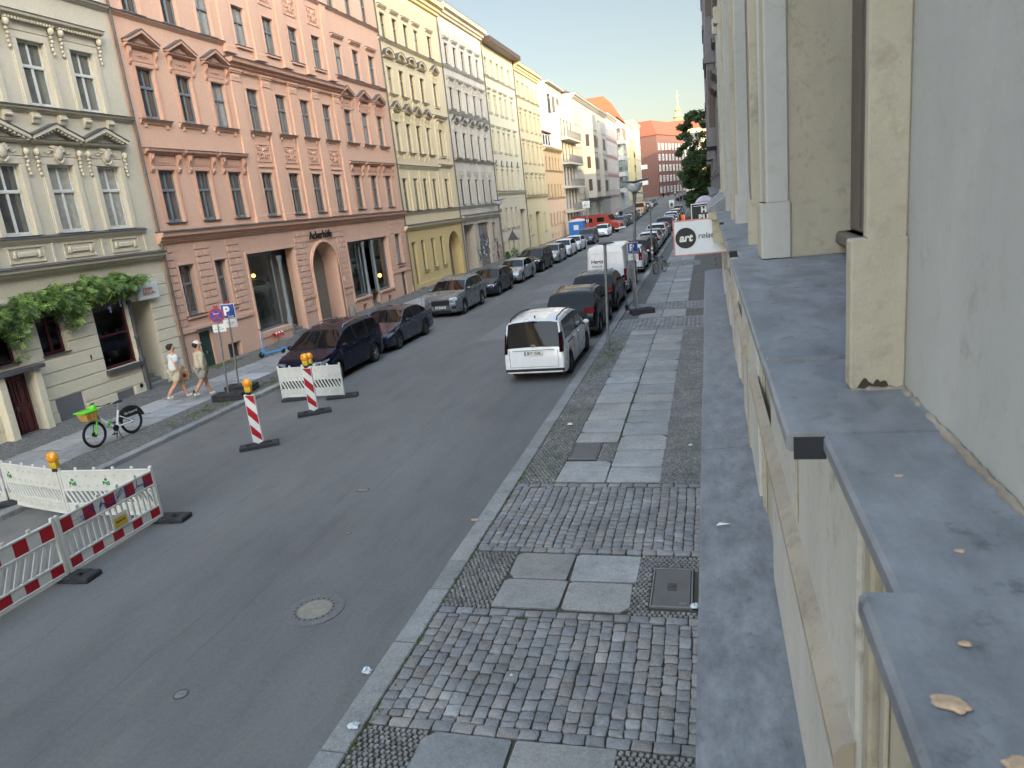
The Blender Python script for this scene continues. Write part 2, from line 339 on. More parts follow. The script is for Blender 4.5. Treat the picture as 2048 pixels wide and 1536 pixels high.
# mosaic stones near the camera
mo=MB().mat(M['mosaicstone']); mt=[]
def mos(x0,x1,y0,y1,s=.062,rot=.7):
    y=y0; k=0
    while y<y1:
        x=x0+ (s/2 if k%2 else 0)
        while x<x1:
            stone_l(x+random.uniform(-.006,.006),y+random.uniform(-.006,.006),s); x+=s*1.02
        y+=s*.98; k+=1
def stone_l(x,y,s):
    a=random.uniform(-.35,.35)+.6; h=s/2*random.uniform(.84,.98); z=KH-.004+random.uniform(-.004,.004)
    c,si=math.cos(a)*h*1.15,math.sin(a)*h*1.15; P=[(x+c,y+si),(x-si,y+c),(x-c,y-si),(x+si,y-c)]
    vs=[(p[0],p[1],z-.03) for p in P]+[(x+(p[0]-x)*.97,y+(p[1]-y)*.97,z-.006) for p in P]+[(x+(p[0]-x)*.78,y+(p[1]-y)*.78,z) for p in P]
    fs=[(8,9,10,11)]
    for i in range(4): j=(i+1)%4; fs+=[(i,j,4+j,4+i),(4+i,4+j,8+j,8+i)]
    mo.add(vs,fs); t=rtint(.78,1.15,.03); mt.extend([(*t,1)]*len(fs))
mos(KX+.34,-2.95,7.9,9.4,.062); mos(-1.0,WX,7.9,8.02); mos(-1.12,-.92,7.9,9.4); mos(-.95,WX,9.05,9.4); mos(KX+.34,-2.95,12.1,26.85,.075); mos(-.98,WX,12.1,26.85,.068); mos(-2.28,-1.98,13.2,14.2,.06)
mos(KX+.34,-2.9,2,5.6,.062); mos(-1.0,WX,2,5.6,.062)
o=inst('mosaic_stones',tinted(mo,'mosaic_stones',mt,40)); tag(o,kind='structure')
# slabs
sb=MB().mat(M['granite']); st=[]
def slab(x0,x1,y0,y1,tint=None,base=None):
    g=.017; cx,cy=(x0+x1)/2,(y0+y1)/2; hx,hy=(x1-x0)/2-g,(y1-y0)/2-g; J=lambda:random.uniform(-.012,.012); z=KH+random.uniform(-.002,.006)+(gz(cy))
    ck=[random.choice([.015,.015,.02,.02,.05,.11]) for _ in range(4)]; hy-=.010 if cy>10 else 0
    P=[(-hx+ck[0],-hy),(hx-ck[1],-hy),(hx,-hy+ck[1]),(hx,hy-ck[2]),(hx-ck[2],hy),(-hx+ck[3],hy),(-hx,hy-ck[3]),(-hx,-hy+ck[0])]
    P=[(x+J(),y+J()) for x,y in P]; m=8
    vs=[(cx+x,cy+y,z-.1) for x,y in P]+[(cx+x,cy+y,z-.007) for x,y in P]+[(cx+x*(1-.009/hx),cy+y*(1-.009/hy),z) for x,y in P]
    fs=[tuple(range(16,24))]
    for i in range(m): j=(i+1)%m; fs+=[(i,j,m+j,m+i),(m+i,m+j,2*m+j,2*m+i)]
    sb.add(vs,fs); t=tint or rtint(.84,1.1,.035); st.extend([(*t,1)]*len(fs))
slab(-2.98,-2.02,4.55,5.62); slab(-2.02,-1.0,4.5,5.62,(1.08,1.06,1.02)); slab(-2.98,-2.02,3.4,4.55); slab(-2.02,-1.0,3.4,4.5)
slab(-2.96,-2.02,7.9,8.64); slab(-2.02,-1.12,7.9,8.62,(1.0,.98,.95)); slab(-2.94,-2.04,8.64,9.38,(.86,.83,.8)); slab(-2.04,-1.08,8.62,9.38,(1.04,1.05,1.07))
def slabcol(x0,x1,ys):
    for a,b in zip(ys,ys[1:]): slab(x0,x1,a,b)
def runs(a,b,lo=.62,hi=1.15):
    ys=[a]
    while ys[-1]<b-hi: ys.append(ys[-1]+random.uniform(lo,hi))
    ys.append(b); return ys
slabcol(-2.93,-1.98,[12.1,13.18]); slabcol(-2.93,-1.98,[14.3,14.94,15.84,17.2,18.2,19.11,19.83,20.58,21.4,22.25,23.27,24.2,25.09,26.0,26.8])
slabcol(-1.98,-.98,[12.1,12.85,13.8,14.7,15.6,16.5,17.2,17.95,18.9,19.6,20.3,20.9,21.7,22.5,23.2,24.3,25.2,26.0,26.8])
slabcol(-2.93,-1.98,[29.5,30.4,31.25]); slabcol(-1.98,-.98,[29.5,30.6,31.25])
for x0,x1 in ((-2.93,-1.98),(-1.98,-.98)):
    slabcol(x0,x1,runs(33.5,49)); slabcol(x0,x1,runs(52.1,110,.8,1.3))
o=inst('slabs',tinted(sb,'slabs',st,30)); tag(o,kind='structure')
# left pavement slabs
sb=MB().mat(M['granite']); st=[]
for x0,x1 in ((-18.1,-17.0),(-17.0,-15.9)): slabcol(x0,x1,runs(-2,130,.9,1.5))
o=inst('far_side_slabs',tinted(sb,'far_side_slabs',st,30)); tag(o,kind='structure')
kb=MB().mat(M['kerb']); kt=[]
def kerbrow(x0,x1,ys):
    for a,b in zip(ys,ys[1:]):
        g=.008; cx,cy=(x0+x1)/2,(a+b)/2; z=KH+gz(cy)+random.uniform(0,.006)
        P=[(x0+random.uniform(-.008,.008),a+g),(x1,a+g),(x1,b-g),(x0+random.uniform(-.008,.008),b-g)]
        vs=[(x,y,gz(cy)-.1) for x,y in P]+[(x,y,z-.018) for x,y in P]+[(cx+(x-cx)*.9,cy+(y-cy)*(1-.012),z) for x,y in P]
        fs=[(8,9,10,11)]
        for i in range(4): j=(i+1)%4; fs+=[(i,j,4+j,4+i),(4+i,4+j,8+j,8+i)]
        kb.add(vs,fs); t=rtint(.9,1.1,.04); kt.extend([(*t,1)]*len(fs))
kerbrow(KX,KX+.3,[1.5,3.2,5.2,7.02,8.27,9.05,10.4,11.6,12.9]+runs(14,200,1,1.9)); kerbrow(LKX-.28,LKX,runs(-3,200,1,1.8))
o=inst('kerb',tinted(kb,'kerb',kt,30)); tag(o,kind='structure')
# sheets below: weeds between the stones
lf=MB().mat(plain('weed_leaf',C(86,98,44),.8,0,.3,30))
def tuft(mb,x,y,z,r,h,n):
    for _ in range(n):
        a=random.uniform(0,6.28); d=r*random.random()**.6; px,py=x+d*math.cos(a),y+d*math.sin(a); b=random.uniform(0,6.28); hh=h*random.uniform(.4,1); l=hh*random.uniform(.2,.9)
        wd=.006+.006*random.random()
        mb.add([(px-wd*math.sin(b),py+wd*math.cos(b),z),(px+wd*math.sin(b),py-wd*math.cos(b),z),(px+l*math.cos(b),py+l*math.sin(b),z+hh)],[(0,1,2)])
for _ in range(240): tuft(lf,random.uniform(-3.62,-2.98),random.choice([random.uniform(12.1,17),random.uniform(20,26)]),KH-.01,.12,.035,10)
for _ in range(60): tuft(lf,random.uniform(-3.5,-2.9),random.gauss(23.2,.8),KH-.01,.15,.05,12)
for _ in range(90): tuft(lf,KX+.31+random.uniform(-.02,.06),random.uniform(4,13),KH-.01,.05,.04,8)
for _ in range(70): tuft(lf,random.uniform(-3.6,-2.5),random.uniform(5.6,7),KH-.02,.05,.022,7)
for _ in range(160): tuft(lf,random.uniform(-15.4,-14.6),random.uniform(16,24),KH-.01,.2,.05,14)
for _ in range(120): tuft(lf,random.uniform(-19.8,-19.2),random.choice([random.gauss(21.9,.4),random.gauss(24.6,.5),random.uniform(30,60)]),KH-.01,.12,.09,12)
tag(lf.build('weeds'),'low green weeds growing in the joints of the small paving stones','weeds',kind='stuff')
# ---------------------------------------------------------------- facades: u along the street, v up, w out of the wall
class F:
    def __init__(s,name,label,u0,u1,H,mat,X=LFX,sgn=1,depth=11,zb=0,cat='building',group='old apartment houses along the street',roof=None,gfmat=None,gfh=0,P=None,sidemat=None,roofh=3.2,roofmat=None):
        s.u0,s.u1,s.H,s.m,s.X,s.sgn,s.zb=u0,u1,H,mat,X,sgn,zb; s.ops=[]; s.depth=depth; s.gfmat=gfmat; s.gfh=gfh
        s.root=empty(name,(X,0,zb) if P is None else P[0],label,cat,group,0 if P is None else P[1])
        s.roofh=roofh; s.roofmat=roofmat or M['roofdark']; s.sidemat=sidemat or mat
    def T(s,u,v,w): return (s.sgn*w,u,v)
    def mb(s,m): b=MB().mat(m); b.T=s.T; return b
    def put(s,b,name,smooth=None): return b.build(name,s.root,smooth=smooth)
    def op(s,u0,u1,v0,v1,d=.2,arch=None): s.ops.append((u0,u1,v0,v1,d,arch)); return s
    def wall(s):
        b=s.mb(s.m); us=sorted({s.u0,s.u1}|{x for o in s.ops for x in o[:2]}); vs=sorted({-.4,s.H}|({s.gfh} if s.gfh else set())|{x for o in s.ops for x in o[2:4]})
        us=[x for x in us if s.u0<=x<=s.u1]; idx={}
        def P(u,v):
            k=(round(u,4),round(v,4))
            if k not in idx: idx[k]=len(b.v); b.v.append(s.T(u,v,0))
            return idx[k]
        for a,c in zip(us,us[1:]):
            for e,f in zip(vs,vs[1:]):
                mu,mv=(a+c)/2,(e+f)/2
                if any(o[0]<mu<o[1] and o[2]<mv<o[3] for o in s.ops): continue
                b.mat(s.gfmat if s.gfmat and mv<s.gfh else s.m); b.f.append((P(a,e),P(c,e),P(c,f),P(a,f))); b.mi.append(b.cur)
        for u0,u1,v0,v1,d,arch in s.ops:
            mm=s.gfmat if s.gfmat and v1<s.gfh+.1 else s.m; b.mat(mm)
            if arch is None:
                b.add([(u0,v0,0),(u1,v0,0),(u1,v1,0),(u0,v1,0),(u0,v0,-d),(u1,v0,-d),(u1,v1,-d),(u0,v1,-d)],[(0,1,5,4),(1,2,6,5),(2,3,7,6),(3,0,4,7)])
            else:
                r=(u1-u0)/2; cu=(u0+u1)/2; rv=arch; vs0=v1-rv; n=16
                arc=[(cu-r*math.cos(math.pi*i/n),vs0+rv*math.sin(math.pi*i/n)) for i in range(n+1)]
                h=n//2
                b.add([(u0,v1,0)]+[(x,y,0) for x,y in arc[:h+1]],[(0,i+1,i+2) for i in range(h)])
                b.add([(u1,v1,0)]+[(x,y,0) for x,y in arc[h:]],[(0,i+1,i+2) for i in range(h)])
                if arc[h][1]<v1-1e-3: b.add([(u0,v1,0),(u1,v1,0),(cu,arc[h][1],0)],[(0,1,2)])
                path=[(u0,v0)]+arc+[(u1,v0)]
                k=len(path); b.add([(x,y,0) for x,y in path]+[(x,y,-d) for x,y in path],[(i,i+1,k+i+1,k+i) for i in range(k-1)])
        # body behind
        b.mat(s.sidemat); D=s.depth; H=s.H
        b.add([(s.u0,-.4,0),(s.u0,H,0),(s.u0,H,-D),(s.u0,-.4,-D)],[(0,1,2,3)]); b.add([(s.u1,-.4,0),(s.u1,H,0),(s.u1,H,-D),(s.u1,-.4,-D)],[(0,1,2,3)])
        b.add([(s.u0,-.4,-D),(s.u1,-.4,-D),(s.u1,H,-D),(s.u0,H,-D)],[(0,1,2,3)]); b.add([(s.u0,H,0),(s.u1,H,0),(s.u1,H,-D),(s.u0,H,-D)],[(0,1,2,3)])
        s.put(b,'wall')
        if s.roofh:
            r=s.mb(s.roofmat); a=.05; r.ext([(a,H+.01),(-D,H+.01),(-D*.55,H+s.roofh)],lambda p,q,t:(t,q,p),s.u0+.02,s.u1-.02); s.put(r,'roof')
        # dark room volume behind the openings
        r=s.mb(M['room']); r.box(s.u0+.15,s.u1-.15,-.35,H-.1,-.9,-1.0); s.put(r,'inner_wall')
    def cornice(s,v0,v1,p,u0=None,u1=None,m=None,top=True,dent=0,name='cornice',ends=True):
        u0=s.u0 if u0 is None else u0; u1=s.u1 if u1 is None else u1; b=s.mb(m or s.m); h=v1-v0
        prof=[(0,v0),(p*.25,v0),(p*.3,v0+h*.18),(p*.5,v0+h*.25),(p*.55,v0+h*.5),(p*.9,v0+h*.6),(p*.95,v0+h*.85),(p,v0+h*.88),(p,v1),(0,v1)]
        b.ext(prof,lambda a,c,t:(t,c,a),u0,u1)
        if top: b.mat(M['sheet']); b.ext([(0,v1+.002),(p+.03,v1-.008),(p+.03,v1+.02),(0,v1+.075)],lambda a,c,t:(t,c,a),u0-.01,u1+.01)
        if dent:
            b.mat(m or s.m); u=u0+.1
            while u<u1-.1: b.box(u,u+.09,v0-.09,v0,0,p*.35); u+=.2
        return s.put(b,name)
    def box(s,u0,u1,v0,v1,w0,w1,m=None,name='trim',ch=.008):
        b=s.mb(m or s.m); b.box(u0,u1,v0,v1,w0,w1,ch); return s.put(b,name)
    def blocks(s,u0,u1,v0,v1,rh,w=.03,g=.022,m=None,cw=None,skip=None,name='rustication',off=0):
        b=s.mb(m or s.m); n=max(1,round((v1-v0)/rh)); rh=(v1-v0)/n; ops=(s.ops if skip is None else skip)
        for i in range(n):
            a,c=v0+i*rh+g/2,v0+(i+1)*rh-g/2; segs=[(u0+(0 if not off or i%2 else 0),u1)]
            for o in ops:
                if o[3]>a+.02 and o[2]<c-.02:
                    ns=[]
                    for x,y in segs:
                        if o[1]<=x or o[0]>=y: ns.append((x,y))
                        else:
                            if o[0]-x>.05: ns.append((x,o[0]))
                            if y-o[1]>.05: ns.append((o[1],y))
                    segs=ns
            for x,y in segs:
                if cw:
                    k=max(1,round((y-x)/cw)); st=(y-x)/k; of=st/2 if i%2 else 0; p=x
                    cuts=[x]+[x+of+j*st for j in range(0 if of else 1,k+(0 if not of else 1)) if x+.1<x+of+j*st<y-.1]+[y]
                    for q,r_ in zip(cuts,cuts[1:]): b.box(q+g/2,r_-g/2,a,c,0,w,.01)
                else: b.box(x+g/2,y-g/2,a,c,0,w,.01)
        return s.put(b,name)
CACHE={}
def win_meshes(w,h,fm,style,sgn):
    k=(round(w,2),round(h,2),fm.name,style,sgn)
    if k in CACHE: return CACHE[k]
    T=lambda u,v,x:(sgn*x,u,v)
    panes=[]
    for g in GL:
        for var in range(2):
            b=MB().mat(g); b.T=T; cells=[]
            tv=h*.62
            if style in('casement','cross'): cells=[(-w/2,0,0,tv),(0,w/2,0,tv),(-w/2,0,tv,h),(0,w/2,tv,h)]
            elif style=='double': cells=[(-w/2,0,0,h),(0,w/2,0,h)]
            else: cells=[(-w/2,w/2,0,h)]
            for i,(a,c,e,f) in enumerate(cells):
                t=.018*(1 if (i+var)%2 else -1)*(.4+var)
                b.add([(a,e,-t/2),(c,e,t/2),(c,f,t/2+.004),(a,f,-t/2+.004)],[(0,1,2,3)])
            panes.append(b.mesh('window'))
    b=MB().mat(fm); b.T=T; t=.055; d0,d1=-.02,.045
    b.box(-w/2,-w/2+t,0,h,d0,d1,.006); b.box(w/2-t,w/2,0,h,d0,d1,.006); b.box(-w/2+t,w/2-t,0,t*1.3,d0,d1,.006); b.box(-w/2+t,w/2-t,h-t,h,d0,d1,.006)
    if style in('casement','cross'):
        tv=h*.62; b.box(-w/2+t,w/2-t,tv-.05,tv+.05,d0,d1+.03,.01); b.box(-.04,.04,t*1.3,tv-.05,d0,d1+.012,.01); b.box(-.03,.03,tv+.05,h-t,d0,d1+.006,.008)
        for sx in (-1,1):
            b.box(min(sx*.055,sx*(w/2-t-.02)),max(sx*.055,sx*(w/2-t-.02)),t*1.3+.0,t*1.3+.05,d0,d1-.01)
    elif style=='double': b.box(-.035,.035,t*1.3,h-t,d0,d1+.012,.008)
    if style=='cross': b.box(-w/2+t,w/2-t,tv*.5-.015,tv*.5+.015,d0,d1-.012)
    fr=b.mesh('frame'); CACHE[k]=(panes,fr); return CACHE[k]
def surround(F_,w,h,kind,m,sheet=True):
    k=('sur',round(w,2),round(h,2),kind,m.name,F_.sgn)
    if k in CACHE: return CACHE[k]
    b=MB().mat(m); b.T=lambda u,v,x:(F_.sgn*x,u,v); t=.13
    def arch(p=.045,t=.13,bot=0):
        b.box(-w/2-t,-w/2,bot,h,0,p,.01); b.box(w/2,w/2+t,bot,h,0,p,.01); b.box(-w/2-t,w/2+t,h,h+t,0,p,.01)
        b.box(-w/2-t-.03,-w/2-t,bot,h+t+.03,0,p*.5); b.box(w/2+t,w/2+t+.03,bot,h+t+.03,0,p*.5); b.box(-w/2-t,w/2+t,h+t,h+t+.03,0,p*.5)
    def console(u,v0,v1,wd=.12,p=.2):
        H=v1-v0; prof=[(0,v1),(p,v1),(p*1.0,v1-H*.12),(p*.75,v1-H*.22),(p*.85,v1-H*.34),(p*.45,v1-H*.5),(p*.35,v1-H*.7),(p*.5,v1-H*.82),(p*.3,v1-H*.97),(0,v0)]
        b.ext(prof,lambda a,c,q:(q,c,a),u-wd/2,u+wd/2); b.ball((u,v1-H*.2,p*.8),(wd*.42,H*.13,.06),8,6); b.ball((u,v1-H*.78,p*.42),(wd*.36,H*.09,.04),8,6)
    W=w/2+.36 if kind!='tri_s' else w/2+.3
    def slab(v0,v1,p,W,e=0):
        prof=[(0,v0),(p*.4,v0),(p*.5,v0+(v1-v0)*.4),(p*.92,v0+(v1-v0)*.55),(p,v1),(0,v1)]; b.ext(prof,lambda a,c,q:(q,c,a),-W,W)
        if sheet: b.mat(M['sheet']); b.ext([(0,v1+.002),(p+.02,v1),(p+.02,v1+.018),(0,v1+.05)],lambda a,c,q:(q,c,a),-W-.01,W+.01); b.mat(m)
    if kind=='flat': arch(); b.box(-w/2-.1,w/2+.1,h+.17,h+.52,0,.035,.012); b.box(-w/2+.05,w/2-.05,h+.25,h+.44,.035,.05,.01); slab(h+.56,h+.75,.26,W+.14); [console(sx*(w/2+.27),h-.1,h+.56,.17,.2) for sx in(-1,1)]
    elif kind=='flat_s': arch(.035,.1); slab(h+.3,h+.44,.18,w/2+.24)
    elif kind in('tri','tri_s'):
        arch(); b.box(-w/2-.1,w/2+.1,h+.17,h+.56,0,.035,.012)
        # leaf ornament
        for sx in(-1,1):
            b.tube([(0,h+.36,.04),(sx*.1,h+.4,.05),(sx*.2,h+.36,.05),(sx*.3,h+.37,.04)],.014,5); b.tube([(0,h+.34,.04),(sx*.08,h+.31,.05),(sx*.16,h+.33,.04)],.012,5)
        slab(h+.62,h+.74,.22,W)
        rise=.42; p=.26; t2=.1; B=h+.74
        for sx in(-1,1):
            pts=[(0,B+rise),(sx*W,B+.02),(sx*W,B+.1),(0,B+rise+.12)]; b.ext(pts,lambda x,y,q:(x,y,q),0,p)
            b.mat(M['sheet']); b.ext([(0,B+rise+.122),(sx*(W+.03),B+.10),(sx*(W+.03),B+.13),(0,B+rise+.15)],lambda x,y,q:(x,y,q),0,p+.02); b.mat(m)
        b.ext([(-W*.75,B),(W*.75,B),(0,B+rise*.92)],lambda x,y,q:(x,y,q),0,.03)
        b.ext([(-W*.42,B+.06),(W*.42,B+.06),(0,B+rise*.62)],lambda x,y,q:(x,y,q),.03,.055)
        for sx in(-1,1): console(sx*(w/2+.22),h+.02,h+.62,.12,.17)
    elif kind=='arc':
        arch(); slab(h+.52,h+.62,.2,W); n=12; rise=.5; B=h+.62
        A=[(-W*math.cos(math.pi*i/n),B+rise*math.sin(math.pi*i/n)) for i in range(n+1)]; A2=[(x*1.0,y) for x,y in A]; I=[(x*.8,B+(y-B)*.74) for x,y in A]
        for i in range(n): 
            b.mat(m); b.ext([A[i],A[i+1],I[i+1],I[i]],lambda x,y,q:(x,y,q),0,.24)
            b.mat(M['sheet']); o=lambda p:(p[0]*1.03,B+(p[1]-B)*1.06+.005); b.ext([o(A[i]),o(A[i+1]),A[i+1],A[i]],lambda x,y,q:(x,y,q),0,.27); b.mat(m)
        b.ball((0,B+.15,.03),(.2,.12,.06),10,6)
    elif kind=='frame': arch(.03,.08)
    elif kind=='tri_c': # small triangle caps standing free
        arch(.03,.08); b.mat(M['sheet']); b.ext([(-.42,h+.3),(.42,h+.3),(0,h+.85)],lambda x,y,q:(x,y,q),0,.1); b.mat(m); b.ext([(-.22,h+.36),(.22,h+.36),(0,h+.66)],lambda x,y,q:(x,y,q),.1,.12)
    elif kind=='none': b.box(-w/2-.05,-w/2,0,h,0,.02); b.box(w/2,w/2+.05,0,h,0,.02); b.box(-w/2-.05,w/2+.05,h,h+.05,0,.02)
    elif kind=='shell': # pediment with cartouche and garland consoles
        t=.2; arch(.06,.2); b.box(-w/2-.22,w/2+.22,h+.24,h+.6,0,.05,.012)
        b.ball((0,h+.36,.08),(.17,.22,.1),12,8)
        for sx in(-1,1):
            for k2 in range(4): a=.5+k2*.45; b.tube([(sx*.05,h+.3,.1),(sx*(.1+.12*math.cos(a)),h+.34+.2*math.sin(a),.14),(sx*(.18+.14*math.cos(a)),h+.34+.26*math.sin(a),.07)],.028,6)
            b.tube([(sx*.24,h+.4,.07),(sx*.38,h+.33,.07),(sx*.5,h+.4,.06)],.02,5); b.tube([(sx*.2,h+.22,.1),(sx*.1,h+.1,.1),(0,h+.05,.1)],.03,6)
            u=sx*(w/2+.3); b.ball((u,h+.36,.12),(.09,.12,.09),10,7)
            for k2 in range(5): b.ball((u+.02*math.sin(k2*2),h+.2-k2*.12,.08-.006*k2),(.06-.006*k2,.06,.06),8,5)
        slab(h+.62,h+.72,.24,W+.08)
        rise=.38; p=.3; B=h+.72; W2=W+.08
        for sx in(-1,1):
            b.ext([(0,B+rise),(sx*W2,B),(sx*W2,B+.1),(0,B+rise+.12)],lambda x,y,q:(x,y,q),0,p)
            b.mat(M['sheet']); b.ext([(0,B+rise+.122),(sx*(W2+.03),B+.10),(sx*(W2+.03),B+.135),(0,B+rise+.155)],lambda x,y,q:(x,y,q),0,p+.02); b.mat(m)
        for k2 in range(14):
            x=-W2+.08+k2*(2*W2-.16)/13; y=B+rise*(1-abs(x)/W2); b.box(x-.03,x+.03,y-.07,y+.01,0,p-.04)
        b.ext([(-W2*.7,B),(W2*.7,B),(0,B+rise*.8)],lambda x,y,q:(x,y,q),0,.04)
    elif kind=='flat_dent':
        arch(.06,.2); b.box(-w/2-.22,w/2+.22,h+.24,h+.5,0,.05,.012); slab(h+.56,h+.74,.3,W+.12)
        k2=-W
        while k2<W: b.box(k2,k2+.05,h+.5,h+.57,0,.22); k2+=.11
        for sx in(-1,1):
            u=sx*(w/2+.3); b.ball((u,h+.4,.14),(.1,.13,.1),10,7)
            for k2 in range(5): b.ball((u+.02*math.sin(k2*2),h+.22-k2*.12,.09-.006*k2),(.065-.006*k2,.06,.06),8,5)
    me=b.mesh('window_surround',35); CACHE[k]=me; return me
def sillmesh(F_,w,kind,m):
    k=('sill',round(w,2),kind,m.name,F_.sgn)
    if k in CACHE: return CACHE[k]
    b=MB().mat(m); b.T=lambda u,v,x:(F_.sgn*x,u,v)
    if kind=='thin': b.mat(M['sheet']); b.box(-w/2-.06,w/2+.06,-.03,0,-.16,.09,.006)
    elif kind=='plain': b.box(-w/2-.14,w/2+.14,-.13,-.035,0,.1,.01); b.mat(M['sheet']); b.box(-w/2-.16,w/2+.16,-.035,0,-.16,.12,.006)
    elif kind=='bracket':
        W=w/2+.36; b.ext([(0,-.2),(.05,-.2),(.1,-.1),(.17,-.05),(0,-.05)],lambda a,c,q:(q,c,a),-W,W)
        for sx in(-1,1): b.box(sx*(w/2+.12)-.05,sx*(w/2+.12)+.05,-.32,-.2,0,.08,.01)
        b.mat(M['sheet']); b.ext([(0,-.045),(.2,-.06),(.2,-.035),(-.16,0.0),(-.16,-.02)],lambda a,c,q:(q,c,a),-W,W)
    elif kind=='drop':
        W=w/2+.3; b.ext([(0,-.16),(.08,-.14),(.15,-.04),(0,-.04)],lambda a,c,q:(q,c,a),-W,W)
        for sx in(-1,1): b.ext([(0,-.6),(.05,-.5),(.1,-.3),(.12,-.16),(0,-.16)],lambda a,c,q:(q,c,a),sx*(w/2+.1)-.06,sx*(w/2+.1)+.06)
        b.mat(M['sheet']); b.box(-W,W,-.038,-.01,0,.17)
    me=b.mesh('sill'); CACHE[k]=me; return me
def window(F_,u,v0,v1,w,fm=None,style='casement',hood='frame',sill='thin',d=.17,m=None,gl=None,hm=None,label=None):
    F_.op(u-w/2,u+w/2,v0,v1,d+.06); h=v1-v0
    panes,fr=win_meshes(w,h,fm or M['win_blue'],style,F_.sgn)
    r=random.random(); gi=gl if gl is not None else (0 if r<.28 else 1 if r<.56 else 3 if r<.78 else 2)
    root=inst('window',panes[gi*2+random.randint(0,1)],F_.root,F_.T(u,v0,-d)); 
    if label: root['label']=label
    inst('frame',fr,root)
    if hood: inst('surround',surround(F_,w,h,hood,hm or m or F_.m),root,F_.T(0,0,d))
    if sill: inst('sill',sillmesh(F_,w,sill,m or F_.m),root,F_.T(0,0,d))
    return root
def text_mesh(txt,size,mat,ext=.006,font_shear=0,bold=0):
    c=bpy.data.curves.new('t','FONT'); c.body=txt; c.size=size; c.extrude=ext; c.align_x='CENTER'; c.align_y='CENTER'; c.shear=font_shear; c.offset=bold
    o=bpy.data.objects.new('t',c); COL.objects.link(o); dg=bpy.context.evaluated_depsgraph_get(); me=bpy.data.meshes.new_from_object(o.evaluated_get(dg)); bpy.data.objects.remove(o); bpy.data.curves.remove(c)
    me.materials.clear(); me.materials.append(mat); me.name='lettering'; return me
def basis(rx,up_): # rotation whose local X=rx, local Y=up_
    rx=Vector(rx).normalized(); u=Vector(up_); u=(u-rx*u.dot(rx)).normalized(); n=rx.cross(u)
    return Matrix((rx,u,n)).transposed().to_euler()
def relief(F_,u,v0,v1,w,m=None):
    b=F_.mb(m or F_.m); W=w/2; cv=(v0+v1)/2; hh=(v1-v0)/2
    b.box(u-W,u+W,v0,v0+.04,0,.04); b.box(u-W,u+W,v1-.04,v1,0,.04); b.box(u-W,u-W+.04,v0+.04,v1-.04,0,.04); b.box(u+W-.04,u+W,v0+.04,v1-.04,0,.04)
    for sx in(-1,1):
        for k2,(cx,cy,r) in enumerate([(.55,.45,.32),(.5,-.42,.34),(.22,.0,.22),(.78,.0,.18),(.8,.75,.14),(.82,-.78,.14)]):
            pts=[]
            for i in range(9):
                a=i*.75+k2; rr=r*(1-i/11); pts.append((u+sx*(cx*W*.95+rr*W*.75*math.cos(a)),cv+cy*hh+rr*hh*.75*math.sin(a),.03+.02*(i%2)))
            b.tube(pts,.022,5)
    b.ball((u,cv+hh*.35,.04),(W*.16,hh*.24,.05),8,6); b.ball((u,cv-hh*.3,.04),(W*.13,hh*.4,.04),8,6)
    return F_.put(b,'relief_panel',40)
M['room']=plain('interior_wall',C(120,116,106),.9)
def downpipe(F_,u,v0,v1,w=.09,r=.05):
    b=F_.mb(M['pipe']); b.tube([(u,v0,w),(u,v1,w)],r,8); 
    v=v0+1
    while v<v1: b.tube([(u,v,w),(u,v+.05,w)],r*1.25,8); v+=2.2
    return F_.put(b,'downpipe',40)
def shopglass():
    m,nt,b=newmat('shop_glass'); out=nt.nodes['Material Output']; nt.nodes.remove(b)
    g=N(nt,'ShaderNodeBsdfGlossy'); g.inputs['Roughness'].default_value=.02; g.inputs['Color'].default_value=(.9,.95,.95,1)
    t=N(nt,'ShaderNodeBsdfTransparent'); t.inputs[0].default_value=(.75,.82,.8,1); fr=N(nt,'ShaderNodeFresnel'); fr.inputs[0].default_value=1.9
    x=N(nt,'ShaderNodeMixShader'); nt.links.new(fr.outputs[0],x.inputs[0]); nt.links.new(t.outputs[0],x.inputs[1]); nt.links.new(g.outputs[0],x.inputs[2]); nt.links.new(x.outputs[0],out.inputs[0]); return m
M['shopglass']=shopglass()
def emit(name,col,s):
    m,nt,b=newmat(name); b.inputs['Base Color'].default_value=col; b.inputs['Emission Color'].default_value=col; b.inputs['Emission Strength'].default_value=s; return m
M['lamp']=emit('warm_bulb',(1,.55,.2,1),.3)
def bigwin(F_,u0,u1,v0,v1,d,fm,mull=(),trans=(),name='shop_window'):
    b=F_.mb(M['shopglass']); b.add([(u0,v0,-d),(u1,v0,-d),(u1,v1,-d),(u0,v1,-d)],[(0,1,2,3)]); o=F_.put(b,name)
    f=F_.mb(fm); t=.09
    f.box(u0,u0+t,v0,v1,-d-.03,-d+.05,.008); f.box(u1-t,u1,v0,v1,-d-.03,-d+.05,.008); f.box(u0+t,u1-t,v0,v0+t,-d-.03,-d+.05,.008); f.box(u0+t,u1-t,v1-t,v1,-d-.03,-d+.05,.008)
    for x in mull: f.box(x-.04,x+.04,v0+t,v1-t,-d-.02,-d+.06,.008)
    for y in trans: f.box(u0+t,u1-t,y-.035,y+.035,-d-.02,-d+.04,.008)
    me=f.mesh('frame'); inst('frame',me,o); return o
